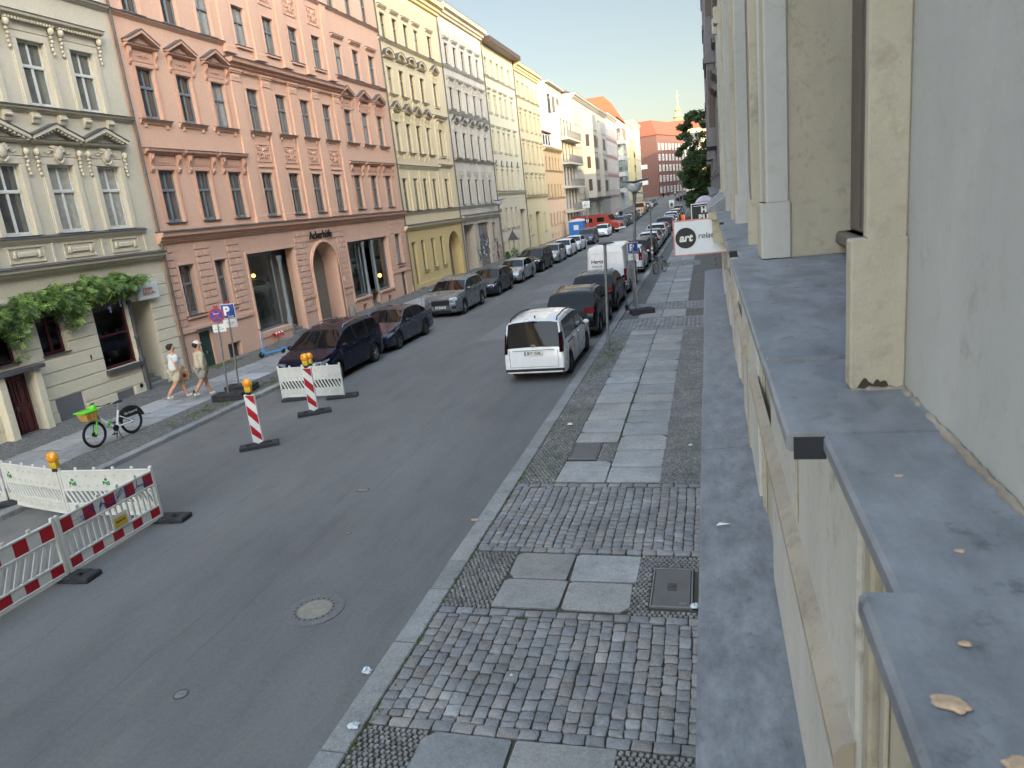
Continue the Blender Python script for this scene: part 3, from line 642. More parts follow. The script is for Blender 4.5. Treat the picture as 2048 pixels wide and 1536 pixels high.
def door(F_,u0,u1,v0,v1,d,m,leaves=2,rows=(.12,.45,.5,.92),label=None):
    b=F_.mb(m); b.box(u0,u1,v0,v1,-d-.05,-d,0); lw=(u1-u0)/leaves
    for k in range(leaves):
        a=u0+k*lw+.012; c=u0+(k+1)*lw-.012; H=v1-v0
        b.box(a,a+.09,v0,v1,-d,-d+.03,.006); b.box(c-.09,c,v0,v1,-d,-d+.03,.006)
        for r0 in (0,.46,.93): b.box(a+.09,c-.09,v0+H*r0,v0+H*(r0+.07),-d,-d+.03,.006)
        for r0,r1 in ((.1,.43),(.56,.9)): b.box(a+.13,c-.13,v0+H*r0,v0+H*r1,-d,-d+.018,.012)
    o=F_.put(b,'door'); h=F_.mb(M['steel']); um=(u0+u1)/2; h.box(um-.07,um-.04,v0+(v1-v0)*.45,v0+(v1-v0)*.52,-d+.03,-d+.08,.008); inst('handle',h.mesh('handle'),o)
    if label: o['label']=label
    return o
def steps(F_,u0,u1,n,rise,run,w0,name='entry_steps',m=None):
    b=F_.mb(m or M['granite2'])
    for i in range(n): b.box(u0,u1,0.12-.15,0.12+(i+1)*rise,w0-run*n,w0-run*i,.01)
    return F_.put(b,name)
M['granite2']=plain('step_stone',C(120,120,116),.85,0,.12,5,.3,0,.4,60)
# ============ building A: grey cream stucco with wisteria
mA=stucco('stucco_grey_cream',C(202,194,172),.28); mA2=stucco('stucco_cream_ground_floor',C(210,203,180),.2)
A=F('stucco_building','grey cream stucco house with shell ornaments, wisteria over the shop front, leftmost in the street',-60,22.85,20.5,mA,gfmat=mA2,gfh=4.1)
cols=[21.27-1.96*k for k in range(7)]
wins=[]
for i,u in enumerate(cols):
    window(A,u,5.87,7.98,1.0,M['win_white'],'casement','shell','thin',m=mA)
    if i%9!=99: window(A,u+.04 if i else u,9.74,11.66,.96,M['win_white'],'casement','flat_dent','thin',m=mA)
    window(A,u,13.75,15.6,.95,M['win_white'],'casement','frame','plain',m=mA)
    if i<4: window(A,u,17.2,18.8,.95,M['win_white'],'casement','frame','plain',m=mA)
A.op(19.17,20.62,1.22,3.62,.14); A.op(20.85,21.78,.0,3.3,1.3); A.op(17.0,17.9,2.22,3.72,.16); A.op(15.25,16.12,2.27,3.62,.16); A.op(15.35,16.28,-.1,1.92,.12); A.op(13.2,14.2,2.2,3.7,.16)
A.op(16.97,17.98,-.1,.82,.03); A.op(19.34,20.1,.08,.38,.03)
for c in A.ops[-7:]: pass
A.blocks(8,22.82,.42,4.15,.41,.03,.04,mA2); A.box(16.4,16.95,-.3,.4,0,.06,mA2,'plinth'); A.box(18.02,19.3,-.3,.4,0,.06,mA2,'plinth'); A.box(20.14,20.7,-.3,.4,0,.06,mA2,'plinth')
A.wall()
A.cornice(9.52,9.68,.2,m=mA,name='sill_cornice'); A.cornice(5.62,5.78,.14,u1=22.3,m=mA,name='sill_cornice'); A.cornice(4.66,4.92,.32,name='shop_cornice'); A.cornice(13.2,13.36,.2,name='sill_cornice'); A.cornice(19.6,20.5,.7,name='eaves_cornice')
for u in cols[:5]:
    for dx in (-.5,.5):
        b=A.mb(mA); x=u+dx; b.ext([(0,9.2),(.08,9.22),(.16,9.4),(.17,9.51),(0,9.51)],lambda a,c,t:(t,c,a),x-.12,x+.12); b.tube([(x-.14,9.4,.13),(x+.14,9.4,.13)],.06,8); b.tube([(x-.13,9.28,.06),(x+.13,9.28,.06)],.04,8); A.put(b,'console',40)
    b=A.mb(mA); W=.62
    for a_,c_,e_,f_ in ((-W,W,5.08,5.11),(-W,W,5.52,5.55),(-W,-W+.03,5.11,5.52),(W-.03,W,5.11,5.52)): b.box(u+a_,u+c_,e_,f_,0,.04)
    b.box(u-.34,u+.34,5.24,5.40,0,.06,.03)
    for sx in(-1,1): b.ball((u+sx*.42,5.32,.03),(.07,.13,.05),8,6); b.tube([(u+sx*.36,5.22,.04),(u+sx*.5,5.26,.05),(u+sx*.48,5.34,.05)],.02,5)
    A.put(b,'relief_panel',40); A.box(u+.9,u+.98,5.0,5.6,0,.05,mA,'pilaster_strip')
for o,u0,u1,v0,v1 in (('w',17.0,17.9,2.22,3.72),('w',15.25,16.12,2.27,3.62),('w',13.2,14.2,2.2,3.7)):
    ww=bigwin(A,u0,u1,v0,v1,.16,M['win_dred'],((u0+u1)/2,),(v0+1.0,),'window'); s_=A.mb(M['sheet']); s_.box(u0-.06,u1+.06,v0-.05,v0,-.16,.08); A.put(s_,'sill')
bigwin(A,19.17,20.62,1.22,3.62,.14,M['win_dred'],(),(2.35,)); A.box(19.1,20.68,1.05,1.22,-.02,.16,M['sheet'],'sill')
door(A,15.35,16.28,-.1,1.92,.12,M['win_dred'],label='oxblood red double basement door with panels')
A.box(15.12,15.34,-.1,1.98,0,.3,mA2,'door_jamb'); A.box(16.29,16.52,-.1,1.98,0,.3,mA2,'door_jamb'); A.box(15.02,16.62,1.98,2.1,0,.42,M['sheet'],'door_hood')
A.box(16.97,17.98,-.1,.82,-.02,-.01,plain('grey_hatch_paint',C(104,106,110),.6,0,.06,2),'cellar_hatch',0); A.box(19.34,20.1,.08,.38,-.02,-.01,plain('grey_hatch_paint2',C(104,106,108),.6,0,.08,3),'cellar_hatch',0)
b=A.mb(M['black']); b.lathe([(.05,0),(.075,0),(.075,.02),(.05,.02)],16,lambda x,y,z:(20.42+x,.35+y,.06+z)); A.put(b,'wall_vent')
door(A,20.9,21.5,.5,2.7,1.2,M['win_dred'],1); steps(A,20.86,21.76,3,.13,.28,.05)
b=A.mb(M['darkgrey']); b.lathe([(.11,0.0),(.11,1.3),(.075,1.4),(.07,2.0),(.09,2.03),(.09,2.08),(.07,2.12),(.06,3.2),(.1,3.3),(.1,3.4)],12,lambda x,y,z:(20.74+x,z,.05+y)); A.put(b,'cast_iron_column',40)
A.box(18.62,18.7,1.72,1.9,0,.03,plain('ochre_plate',C(150,110,40),.5),'notice_plate')
# interior of the shop: shelves, flowers, pots
b=A.mb(plain('shop_teal_panel',C(60,80,86),.8)); b.box(19.2,20.6,1.25,2.2,-.75,-.7); b.mat(plain('shelf_wood',C(90,70,50),.8)); b.box(19.2,20.6,2.3,2.34,-.7,-.3); b.box(19.5,20.2,1.24,1.4,-.55,-.25,.02); A.put(b,'shelf')
for k in range(9):
    u=19.4+k*.13; b=A.mb(random.choice([plain('pot_clay',C(140,80,60),.8),M['white'],plain('pot_teal',C(50,100,100),.6)])); b.lathe([(.035,0),(.05,.1),(.055,.1),(.04,.02)],10,lambda x,y,z:(u+x,1.41+z if k%2 else 2.35+z,-.42+y)); o=A.put(b,'pot')
    tagme=o; o.parent=None; o.matrix_world=Matrix.Translation((LFX,0,0)); o.name='flower_pot'; tag(o,('','second ','third ','fourth ','fifth ','sixth ','seventh ','eighth ','ninth ')[k]+'small plant pot from the left '+('on the lower board' if k%2 else 'on the shelf')+' of the florist window','flower pot','pots in the shop window')
for k in range(4):
    u=19.85+k*.2; b=A.mb(random.choice([M['flower1'],M['leafd']]) if 'flower1' in M else plain('bouquet_'+'abcd'[k],(C(150,40,60),C(210,190,190),C(60,90,50),C(170,60,70))[k],.8,0,.5,40))
    for _ in range(60):
        a=random.uniform(0,6.28); r_=.11*random.random(); x,y,z=u+r_*math.cos(a),1.62+random.uniform(-.09,.1),-.4+r_*math.sin(a); b.box(x,x+.025,y,y+.02,z,z+.025)
    o=A.put(b,'bouquet'); o.parent=None; o.matrix_world=Matrix.Translation((LFX,0,0)); tag(o,('dark red','pale pink','green leafy','raspberry red')[k]+' bouquet standing in the shop window with the dark red frame','flowers','bouquets in the shop window')
# ============ building P: peach
mP=stucco('stucco_peach',C(218,178,152),.35,dirtcol=C(192,152,130)); mPg=stucco('stucco_peach_ground_floor',C(208,172,150),.35,dirtcol=C(174,142,124)); mPd=stucco('stucco_terracotta_trim',C(204,162,138),.2)
B=F('peach_building','peach stucco house lettered Ackerhöfe with arched gateway, pilasters and relief panels',22.85,46.0,21.2,mP,gfmat=mPg,gfh=5.2)
lc=[24.12,26.22,28.34]; mc=[30.84,33.18,35.4,37.68]; rc=[40.14,42.34,44.47]
for u in lc+rc:
    window(B,u,5.95,7.91,.93,M['win_blue'],'casement','flat','thin',hm=mPd); window(B,u,9.76,11.57,.9,M['win_blue'],'casement','tri','bracket',hm=mPd)
    window(B,u,13.42,15.12,.88,M['win_blue'],'casement','flat_s','plain'); window(B,u,17.0,18.6,.86,M['win_blue'],'casement','frame','plain')
for u in mc:
    window(B,u,5.93,7.91,.95,M['win_blue'],'casement','frame','thin'); window(B,u,9.78,11.6,.9,M['win_blue'],'casement','frame','bracket',hm=mP)
    window(B,u,13.42,15.08,.9,M['win_blue'],'casement','frame','plain'); window(B,u,17.0,18.6,.88,M['win_blue'],'casement','frame','plain')
for u,w_ in ((24.1,.9),(26.2,.78)):
    window(B,u,2.32,4.3,w_,M['win_blue'],'casement','frame','plain',d=.3,m=mPg)
window(B,44.65,2.2,4.2,.95,M['win_blue'],'casement','frame','plain',d=.22,m=mPg)
B.op(23.98,24.7,-.1,1.58,.12); B.op(28.02,31.95,.05,4.34,.5); B.op(33.35,36.15,0,4.4,2.2,1.35); B.op(37.5,43.0,.85,4.15,.35); B.op(39.75,40.75,.05,.85,.9); B.op(44.5,45.12,-.1,1.66,.15)
for u in (25.6,29.2,38.4,42.0,): B.op(u,u+(.9 if u<30 else .5),-.05,(.75 if u<26 else .45),.3)
B.blocks(22.9,23.5,1.65,5.1,.29,.045,.042,mPg,.55); B.blocks(24.75,25.6,2.0,5.1,.29,.045,.042,mPg,.9); B.blocks(26.75,27.6,2.0,5.1,.29,.045,.042,mPg,.9)
B.blocks(32.1,33.15,1.0,5.1,.3,.045,.042,mPg,.55); B.blocks(36.4,37.35,1.3,5.1,.3,.045,.042,mPg,.55); B.blocks(33.15,36.4,4.5,5.1,.3,.045,.042,mPg,.8); B.blocks(43.4,44.05,1.9,5.1,.3,.045,.042,mPg,.65); B.blocks(45.25,45.95,1.9,5.1,.3,.045,.042,mPg,.5)
B.wall()
for u0,u1 in ((22.85,27.7),(32.1,33.2),(36.3,37.4),(43.2,45.95)): B.box(u0,u1,1.68,1.86,0,.08,mPg,'plinth_band')
B.cornice(5.2,5.6,.34,m=mPd,name='shop_cornice'); B.cornice(13.2,13.34,.15,22.9,29.3,name='sill_cornice'); B.cornice(13.2,13.34,.15,39.4,45.98,name='sill_cornice'); B.cornice(16.8,16.92,.14,name='sill_cornice')
B.cornice(12.3,12.72,.42,29.2,39.5,m=mPd,dent=1,name='entablature'); B.cornice(20.4,21.2,.8,name='eaves_cornice')
for u in (29.62,31.95,34.28,36.5,38.85):
    for (a,c,tw) in ((5.66,12.28,.36),(12.95,20.3,.33)):
        b=B.mb(mP); b.box(u-tw,u+tw,a+.35,c-.5,0,.1,.012); b.box(u-tw-.07,u+tw+.07,a,a+.2,0,.17,.015); b.box(u-tw-.04,u+tw+.04,a+.2,a+.35,0,.14,.02)
        b.box(u-tw-.02,u+tw+.02,c-.5,c-.42,0,.13,.01); b.box(u-tw,u+tw,c-.42,c-.16,0,.12,.01); b.box(u-tw-.06,u+tw+.06,c-.16,c-.08,0,.17,.015); b.box(u-tw-.1,u+tw+.1,c-.08,c,0,.21,.01)
        for q in (-.18,0,.18): b.ball((u+q,c-.3,.12),(.06,.07,.03),8,5)
        B.put(b,'pilaster')
for u in mc: relief(B,u,8.4,9.2,1.15); relief(B,u,15.6,16.5,1.15); B.box(u-.62,u+.62,8.15,8.22,0,.06,mP,'band')
for u in lc+rc: # busts on the consoles of the first floor
    pass
# gate arch moulding
def archring(F_,uc,r,rv,vs0,v0,wid,p,m,name='arch_moulding'):
    b=F_.mb(m); n=20; A_=[(uc-r*math.cos(math.pi*i/n),vs0+rv*math.sin(math.pi*i/n)) for i in range(n+1)]; O_=[(uc-(r+wid)*math.cos(math.pi*i/n),vs0+(rv+wid)*math.sin(math.pi*i/n)) for i in range(n+1)]
    for i in range(n): b.ext([A_[i],A_[i+1],O_[i+1],O_[i]],lambda x,y,t:(x,y,t),0,p)
    b.box(uc-r-wid,uc-r,v0,vs0,0,p); b.box(uc+r,uc+r+wid,v0,vs0,0,p); return F_.put(b,name,30)
archring(B,34.75,1.4,1.35,3.05,.05,.14,.07,mP); archring(B,34.75,1.4,1.35,3.05,.05,.07,.11,mP)
# gate: inner wall with tall green-grey door and lunette
g=B.mb(mPg); g.box(33.0,36.5,0,4.6,-2.3,-2.2); B.put(g,'gate_back_wall'); d_=door(B,33.5,35.6,.1,3.0,1.75,plain('gate_green',C(74,82,76),.5),2)
g=B.mb(M['black']); g.box(33.4,36.1,3.05,3.35,-1.85,-1.65); B.put(g,'sign_board'); bigwin(B,33.45,35.9,3.35,4.3,1.75,M['black'],(34.2,34.9,35.4),(),'fanlight')
me=text_mesh('aufenthalt & zusammen',.15,M['white']); B_=inst('lettering',me,B.root,B.T(34.55,3.2,-1.63),basis((0,1,0),(0,0,1)))
g=MB().mat(M['lamp']); g.ball((0,0,0),.12,12,8); lm=g.build('wall_lantern',None,(LFX-.35,33.75,3.55),smooth=60); tag(lm,'glowing round lantern under the arch of the peach gateway','lantern')
# lettering
me=text_mesh('Ackerhöfe',.56,M['black'],.02,bold=.006); inst('lettering',me,B.root,B.T(34.68,4.78,.09),basis((0,1,0),(0,0,1)),(1.0,1,1))
# shop 1
bigwin(B,28.1,30.55,.72,4.28,.42,M['win_blue'],(),()); B.box(28.02,30.6,.5,.72,-.5,.03,mPg,'sill'); B.box(28.02,30.6,-.1,.5,-.45,-.02,mPg,'apron')
g=B.mb(M['win_blue']); g.lathe([(.13,0),(.13,.9),(.1,1),(.09,3.7),(.13,3.8),(.15,3.95)],10,lambda x,y,z:(30.72+x,.1+z,-.12+y)); B.put(g,'column',40)
B.box(30.62,31.93,.0,4.3,-1.9,-1.8,mPg,'recess_wall'); door(B,30.75,31.5,.6,3.0,1.5,M['win_blue'],1); steps(B,30.85,31.93,4,.13,.26,.0); 
B.box(28.15,30.5,.8,3.2,-.9,-.86,plain('reflection_greenish',C(128,142,134),.7,0,.4,1.1),'reflection_panel',0)  # grey-green panels behind the shop glass paint in the reflected street
B.box(37.6,39.4,.95,3.6,-.95,-.9,bpy.data.materials['reflection_greenish'],'reflection_panel',0); B.box(41.0,42.9,.95,3.6,-.95,-.9,bpy.data.materials['reflection_greenish'],'reflection_panel',0)
# shop 2
bigwin(B,37.55,39.5,.9,4.1,.3,M['win_blue']); bigwin(B,40.95,42.95,.9,4.1,.3,M['win_blue']); bigwin(B,39.75,40.75,.3,4.1,.75,M['win_blue'],(40.25,),(),'shop_door')
for u in (39.62,40.88):
    g=B.mb(M['win_blue']); g.lathe([(.12,0),(.12,.9),(.09,1),(.08,3.5),(.12,3.6),(.14,3.75)],10,lambda x,y,z:(u+x,.3+z,-.1+y)); B.put(g,'column',40)
B.box(37.45,39.55,.78,.9,-.02,.12,mPg,'sill'); B.box(40.9,43.05,.78,.9,-.02,.12,mPg,'sill'); steps(B,39.8,40.7,2,.12,.25,.0)
for (a,c,e,f) in ((27.9,28.02,.0,4.46),(31.95,32.07,.0,4.46),(28.02,31.95,4.34,4.46)): B.box(a,c,e,f,0,.06,mPg,'shop_surround')
for (a,c,e,f) in ((37.36,37.5,.7,4.3),(43.0,43.14,.7,4.3),(37.5,43.0,4.15,4.3)): B.box(a,c,e,f,0,.06,mPg,'shop_surround')
for (u,v,wz,s_) in ((29.3,3.3,-.7,.1),(42.3,1.75,-.55,.14)):
    g=MB().mat(M['lamp']); g.ball((0,0,0),s_,12,8); g.mat(M['black']); g.tube([(0,0,s_),(0,0,s_+.5)],.01,5); o=g.build('pendant_lamp',None,(LFX+wz,u,v),smooth=60); tag(o,'warm lit lamp inside the '+('left' if u<35 else 'right')+' shop window of the peach house','lamp')
door(B,23.98,24.7,-.1,1.58,.1,plain('bottle_green_paint',C(44,66,58),.5),1,label='dark green basement door'); B.box(23.8,24.95,1.66,1.74,.0,.2,M['sheet'],'door_hood')
door(B,44.5,45.12,-.1,1.66,.13,plain('olive_grey_paint',C(88,92,80),.5),1)
for u in (33.1,): 
    B.box(33.02,33.2,1.55,1.78,0.035,.05,plain('yellow_plate',C(210,170,30),.5),'notice_plate'); B.box(36.42,36.62,2.1,2.35,.035,.05,M['white'],'notice_plate'); B.box(36.5,36.7,1.6,1.85,.035,.05,plain('brass_plate',C(140,95,60),.4),'notice_plate')
downpipe(B,22.93,.1,20.3,.1,.05)
for o_ in B.ops:
    if o_[3]<.8 and o_[1]-o_[0]<1: B.box(o_[0],o_[1],o_[2],o_[3],-.28,-.25,M['darkgrey'],'cellar_window',0); B.box(o_[0]-.05,o_[1]+.05,-.05,.14,.0,.35,M['granite2'],'cellar_step')
g=MB().mat(plain('guard_stone',C(120,118,112),.9,0,.2,9)); g.lathe([(.2,0),(.2,.35),(.16,.5),(.06,.58)],14); o=g.build('guard_stone',None,(LFX+.25,36.42,.1),smooth=50); tag(o,'small rounded guard stone at the right foot of the peach archway','stone')
# ============ yellow
mY=stucco('stucco_pale_yellow',C(216,200,164),.2); mYg=stucco('stucco_mustard',C(204,182,130),.15)
Y=F('yellow_building','pale yellow house with mustard ground floor and arched doorway, next to the peach house',46.0,57.95,20.8,mY,gfmat=mYg,gfh=4.3)
yc=[47.15,49.1,50.98,52.93]; yr=55.62
for u in yc:
    window(Y,u,5.6,7.77,.78,M['win_grey'],'casement','frame','thin'); window(Y,u,9.52,11.46,.82,M['win_grey'],'casement','tri_s','drop'); window(Y,u,13.22,14.9,.82,M['win_grey'],'casement','arc','drop'); window(Y,u,16.65,18.18,.82,M['win_grey'],'casement','flat_s','thin')
window(Y,yr,5.6,7.77,.8,M['win_grey'],'casement','frame','thin'); window(Y,yr,9.52,11.5,.8,M['win_grey'],'casement','flat','plain'); window(Y,yr,13.22,14.9,.8,M['win_grey'],'casement','tri','plain'); window(Y,yr,16.7,18.25,.82,M['win_grey'],'casement','flat_s','thin')
for u in (48.98,51.0,52.92): window(Y,u,1.3,3.48,.66,M['win_grey'],'casement',None,'plain',d=.2,m=mYg)
Y.op(46.9,47.65,.15,3.45,.25); Y.op(54.3,57.3,0,3.7,1.1,1.5); Y.wall(); door(Y,46.9,47.65,.3,3.4,.22,M['win_grey'],1); door(Y,54.35,57.25,.1,3.2,1.0,plain('brown_gate',C(86,56,40),.6),2); steps(Y,46.8,47.8,2,.12,.25,.3)
Y.cornice(4.25,4.6,.3,name='shop_cornice'); Y.cornice(5.3,5.48,.12,name='sill_cornice'); Y.cornice(16.4,16.56,.16,name='sill_cornice'); Y.cornice(8.4,8.62,.14,46.3,54.2,name='hood_band'); Y.cornice(20.1,20.8,.8,name='eaves_cornice')
for u in (46.4,48.12,50.05,51.95,53.9,54.7,56.5): Y.box(u-.16,u+.16,5.55,8.3,0,.08,mY,'pilaster')
for u in (54.55,56.7): Y.box(u-.18,u+.18,9.3,12.1,0,.08,mY,'pilaster')
Y.cornice(8.65,8.85,.22,54.4,57.2,name='hood_band'); Y.cornice(12.3,12.5,.22,54.3,57.2,name='hood_band'); downpipe(Y,46.08,.1,20.1); downpipe(Y,57.85,.1,20.1)
Y.box(46.0,54.2,.1,.5,0,.07,mYg,'plinth')
# ============ ornate white
mW=stucco('stucco_dirty_white',C(202,195,180),.5,dirtcol=C(146,138,128)); mWd=stucco('stucco_white_ground_floor',C(192,182,164),.6,dirtcol=C(124,118,110))
W_=F('white_ornate_building','dirty white house with pedimented brown windows and graffiti on its boarded shop front',57.95,69.65,21.1,mW,gfmat=mWd,gfh=4.4)
for u in (59.4,61.5,63.6,65.75,67.85):
    window(W_,u,5.72,7.8,.78,M['win_brown'],'cross','frame','thin'); window(W_,u,9.55,11.62,.82,M['win_brown'],'cross','tri','drop'); window(W_,u,13.42,15.08,.8,M['win_brown'],'cross','flat','drop'); window(W_,u,16.85,18.45,.78,M['win_brown'],'cross','flat_s','plain')
    relief(W_,u,12.85,13.15,1.1) if 0 else None; relief(W_,u,8.0,8.5,1.5)
window(W_,67.55,2.22,3.8,.95,M['win_brown'],'cross','frame','plain',d=.25,m=mWd)
W_.op(58.5,61.4,0,4.0,1.3); W_.op(62.6,66.0,.1,3.96,.3); W_.op(67.9,68.75,0,1.9,.2)
W_.blocks(58.0,69.6,4.5,8.0,.33,.03,.03,mW,.9); W_.blocks(61.45,62.5,.3,4.2,.34,.03,.03,mWd,.55); W_.blocks(66.1,66.9,.3,4.2,.34,.03,.03,mWd,.5); W_.blocks(58.0,58.5,.3,4.2,.34,.03,.03,mWd,.5); W_.blocks(68.8,69.6,.3,4.2,.34,.03,.03,mWd,.5)
W_.wall(); W_.cornice(4.3,4.75,.35,name='shop_cornice'); W_.cornice(9.2,9.38,.22,name='sill_cornice'); W_.cornice(13.0,13.2,.18,name='sill_cornice'); W_.cornice(16.5,16.68,.18,name='sill_cornice'); W_.cornice(20.4,21.1,.8,name='eaves_cornice'); W_.cornice(5.3,5.5,.15,name='sill_cornice')
W_.box(58.5,61.4,0,4,-1.35,-1.3,M['win_dred'],'recess_wall'); mB=plain('weathered_board',C(116,112,106),.85,0,.3,3)
g=W_.mb(mB)
for k in range(5): u=62.65+k*.68; g.box(u,u+.62,.15,3.9,-.28,-.18 if k%2 else -.24,.01)
W_.put(g,'shutter_board'); door(W_,67.9,68.75,0,1.9,.18,M['win_dred'],1); downpipe(W_,69.62,.1,20.5)
def graffiti(F_,u0,u1,v0,v1,w,n,mats,seed=1,r=.018):
    rr=random.Random(seed)
    for m_ in mats:
        b=F_.mb(m_)
        for _ in range(n):
            u=rr.uniform(u0,u1); v=rr.uniform(v0,v1); pts=[]; a=rr.uniform(0,6.28)
            for i in range(7): a+=rr.uniform(-1.6,1.6); u+=.13*math.cos(a); v+=.16*math.sin(a); pts.append((min(max(u,u0),u1),min(max(v,v0),v1),w))
            b.tube(pts,r,4)
        F_.put(b,'graffiti')
graffiti(W_,62.7,65.9,.5,2.9,-.16,14,[M['black'],M['white'],plain('spray_blue',C(60,80,110),.6)],3); graffiti(W_,61.5,62.4,.4,2.4,.04,6,[M['black'],plain('spray_teal',C(90,130,130),.7)],4); graffiti(W_,66.1,69.3,.3,1.6,.04,7,[plain('spray_rust',C(130,60,50),.7),M['black']],5)
# ============ cream
mC=stucco('stucco_cream',C(208,198,170),.15); mCg=stucco('stucco_cream_light',C(202,192,168),.2)
Cc=F('cream_building','cream house with small triangular window caps and dark brown overhanging eaves',69.65,81.5,20.3,mC,gfmat=mCg,gfh=6.4)
for u in (70.7,72.75,74.85,76.7,79.2):
    for v0,v1,hd in ((6.75,8.85,'tri_c'),(10.5,12.5,'flat_s'),(14.15,15.95,'flat_s'),(17.55,19.15,'frame')): window(Cc,u,v0,v1,.84,M['win_cream'],'casement',hd,'plain')
for u in (70.7,72.75,74.85,76.7): window(Cc,u,2.95,5.0,.84,M['win_cream'],'casement','frame','plain',d=.2,m=mCg); window(Cc,u,.35,1.7,.8,M['win_cream'],'double',None,None,d=.2)
Cc.op(78.5,80.8,0,4.7,1.0); Cc.blocks(69.7,81.45,.2,6.3,.42,.02,.025,mCg,1.0); Cc.wall(); door(Cc,78.5,80.8,.1,4.6,.95,plain('beige_gate',C(150,138,110),.6),2); Cc.cornice(6.3,6.62,.25,name='shop_cornice'); Cc.cornice(17.3,17.42,.12,name='sill_cornice')
Cc.box(69.7,81.5,20.3,20.75,-.1,1.0,M['win_brown'],'eaves'); downpipe(Cc,81.45,.1,20.2)
# ============ pale yellow D
mD=stucco('stucco_straw',C(202,188,152),.15)
D_=F('straw_building','plain straw coloured house with a tall grey-green gate, right of the cream house',81.5,93.5,20.3,mD,gfmat=mD,gfh=6)
for u in (83.0,85.4,87.75,90.1,92.3):
    for v0,v1,hd in ((6.2,8.2,'flat_s'),(9.8,11.9,'flat_s'),(13.4,15.3,'flat_s'),(17.0,18.6,'frame')): window(D_,u,v0,v1,.9,M['win_cream'],'casement',hd,'plain')
for u in (83.3,91.0): window(D_,u,1.6,3.9,1.0,M['win_cream'],'casement','frame','plain')
D_.op(86.1,88.4,0,4.15,.6); D_.wall(); door(D_,86.1,88.4,.1,4.1,.5,plain('grey_green_gate',C(112,116,96),.6),2); graffiti(D_,86.3,88.2,.5,2.2,-.42,5,[plain('spray_green',C(70,120,70),.7)],7); D_.cornice(5.75,6.05,.25,name='shop_cornice'); D_.cornice(16.75,16.87,.12,name='sill_cornice'); D_.cornice(19.6,20.3,.7,dent=1,name='eaves_cornice')
# ============ tan, lower
mE=stucco('stucco_tan',C(200,172,134),.15); mEg=stucco('stucco_pinkish',C(206,178,150),.2); mRT=plain('red_brown_tiles',C(112,64,54),.8,0,.2,20)
E_=F('tan_building','low tan house with pink ground floor and red-brown mansard roof with a dormer',93.5,105.7,12.0,mE,gfmat=mEg,gfh=5.4,roofh=2.8,roofmat=mRT,depth=9)
for u in (94.9,97.1,99.2,101.3,103.4):
    for v0,v1 in ((5.7,7.35),(9.2,10.9)): window(E_,u,v0,v1,.82,M['win_brown'],'casement',None,'plain')
    window(E_,u,2.05,3.65,.8,M['win_brown'],'casement',None,'plain'); 
    if u<103: window(E_,u,.4,1.0,.7,M['win_brown'],'double',None,None)
E_.op(104.0,105.2,0,3.7,.5,.6); E_.wall(); door(E_,104.0,105.2,.1,3.3,.45,M['win_brown'],1); E_.cornice(8.95,9.1,.12,name='sill_cornice'); E_.cornice(5.35,5.55,.12,name='sill_cornice'); E_.cornice(11.6,12.0,.5,name='eaves_cornice')
g=E_.mb(M['win_white'])
g.box(95.2,100.0,12.2,13.9,-1.6,-.3); g.mat(mRT); g.ext([(.0,13.95),(-.1,14.15),(-2.5,14.4),(-2.5,13.9)],lambda a,c,t:(t,c,a),95,100.2); g.mat(M['carglass']); [g.box(u,u+.8,12.5,13.7,-.31,-.28) for u in (95.5,97.2,98.9)]; E_.put(g,'dormer')
# ============ modern white with balconies F
mF=stucco('render_white',C(182,176,164),.08)
Fm=F('white_balcony_building','modern white block with long balconies and railings, set back top floor with terrace',105.7,118.3,17.3,mF,roofh=0)
vs_=[(.2,3.1),(3.75,6.5),(7.2,9.9),(10.6,13.3),(14.0,16.6)]
for (a,c) in vs_:
    for u in (107.6,110.2,112.8,115.6): window(Fm,u,a,c,1.4,M['darkgrey'],'double',None,None,d=.15)
Fm.wall()
for v in (3.5,7.0,10.4,13.8):
    g=Fm.mb(mF); g.box(106.2,118.0,v-.25,v,0,1.2); o=Fm.put(g,'balcony'); r_=Fm.mb(M['steel']); r_.tube([(106.3,v+1.05,1.12),(117.9,v+1.05,1.12)],.03,6); r_.tube([(106.3,v+.15,1.12),(117.9,v+.15,1.12)],.02,6); r_.tube([(106.3,v+1.05,0),(106.3,v+1.05,1.12)],.03,6)
    u=106.3
    while u<118: r_.tube([(u,v,1.12),(u,v+1.05,1.12)],.013,4,False); u+=.16
    inst('railing',r_.mesh('railing'),o)
g=Fm.mb(mF); g.box(106.0,118.2,17.3,21.6,-11,-1.6); g.box(105.8,118.2,17.3,18.3,-.25,-.02); g.box(106,118.2,21.6,21.75,-11,-1.0); Fm.put(g,'top_floor'); g=Fm.mb(M['carglass']); [g.box(u,u+1.8,17.6,20.2,-1.6,-1.56) for u in (107,110.4,113.8)]; Fm.put(g,'terrace_window')
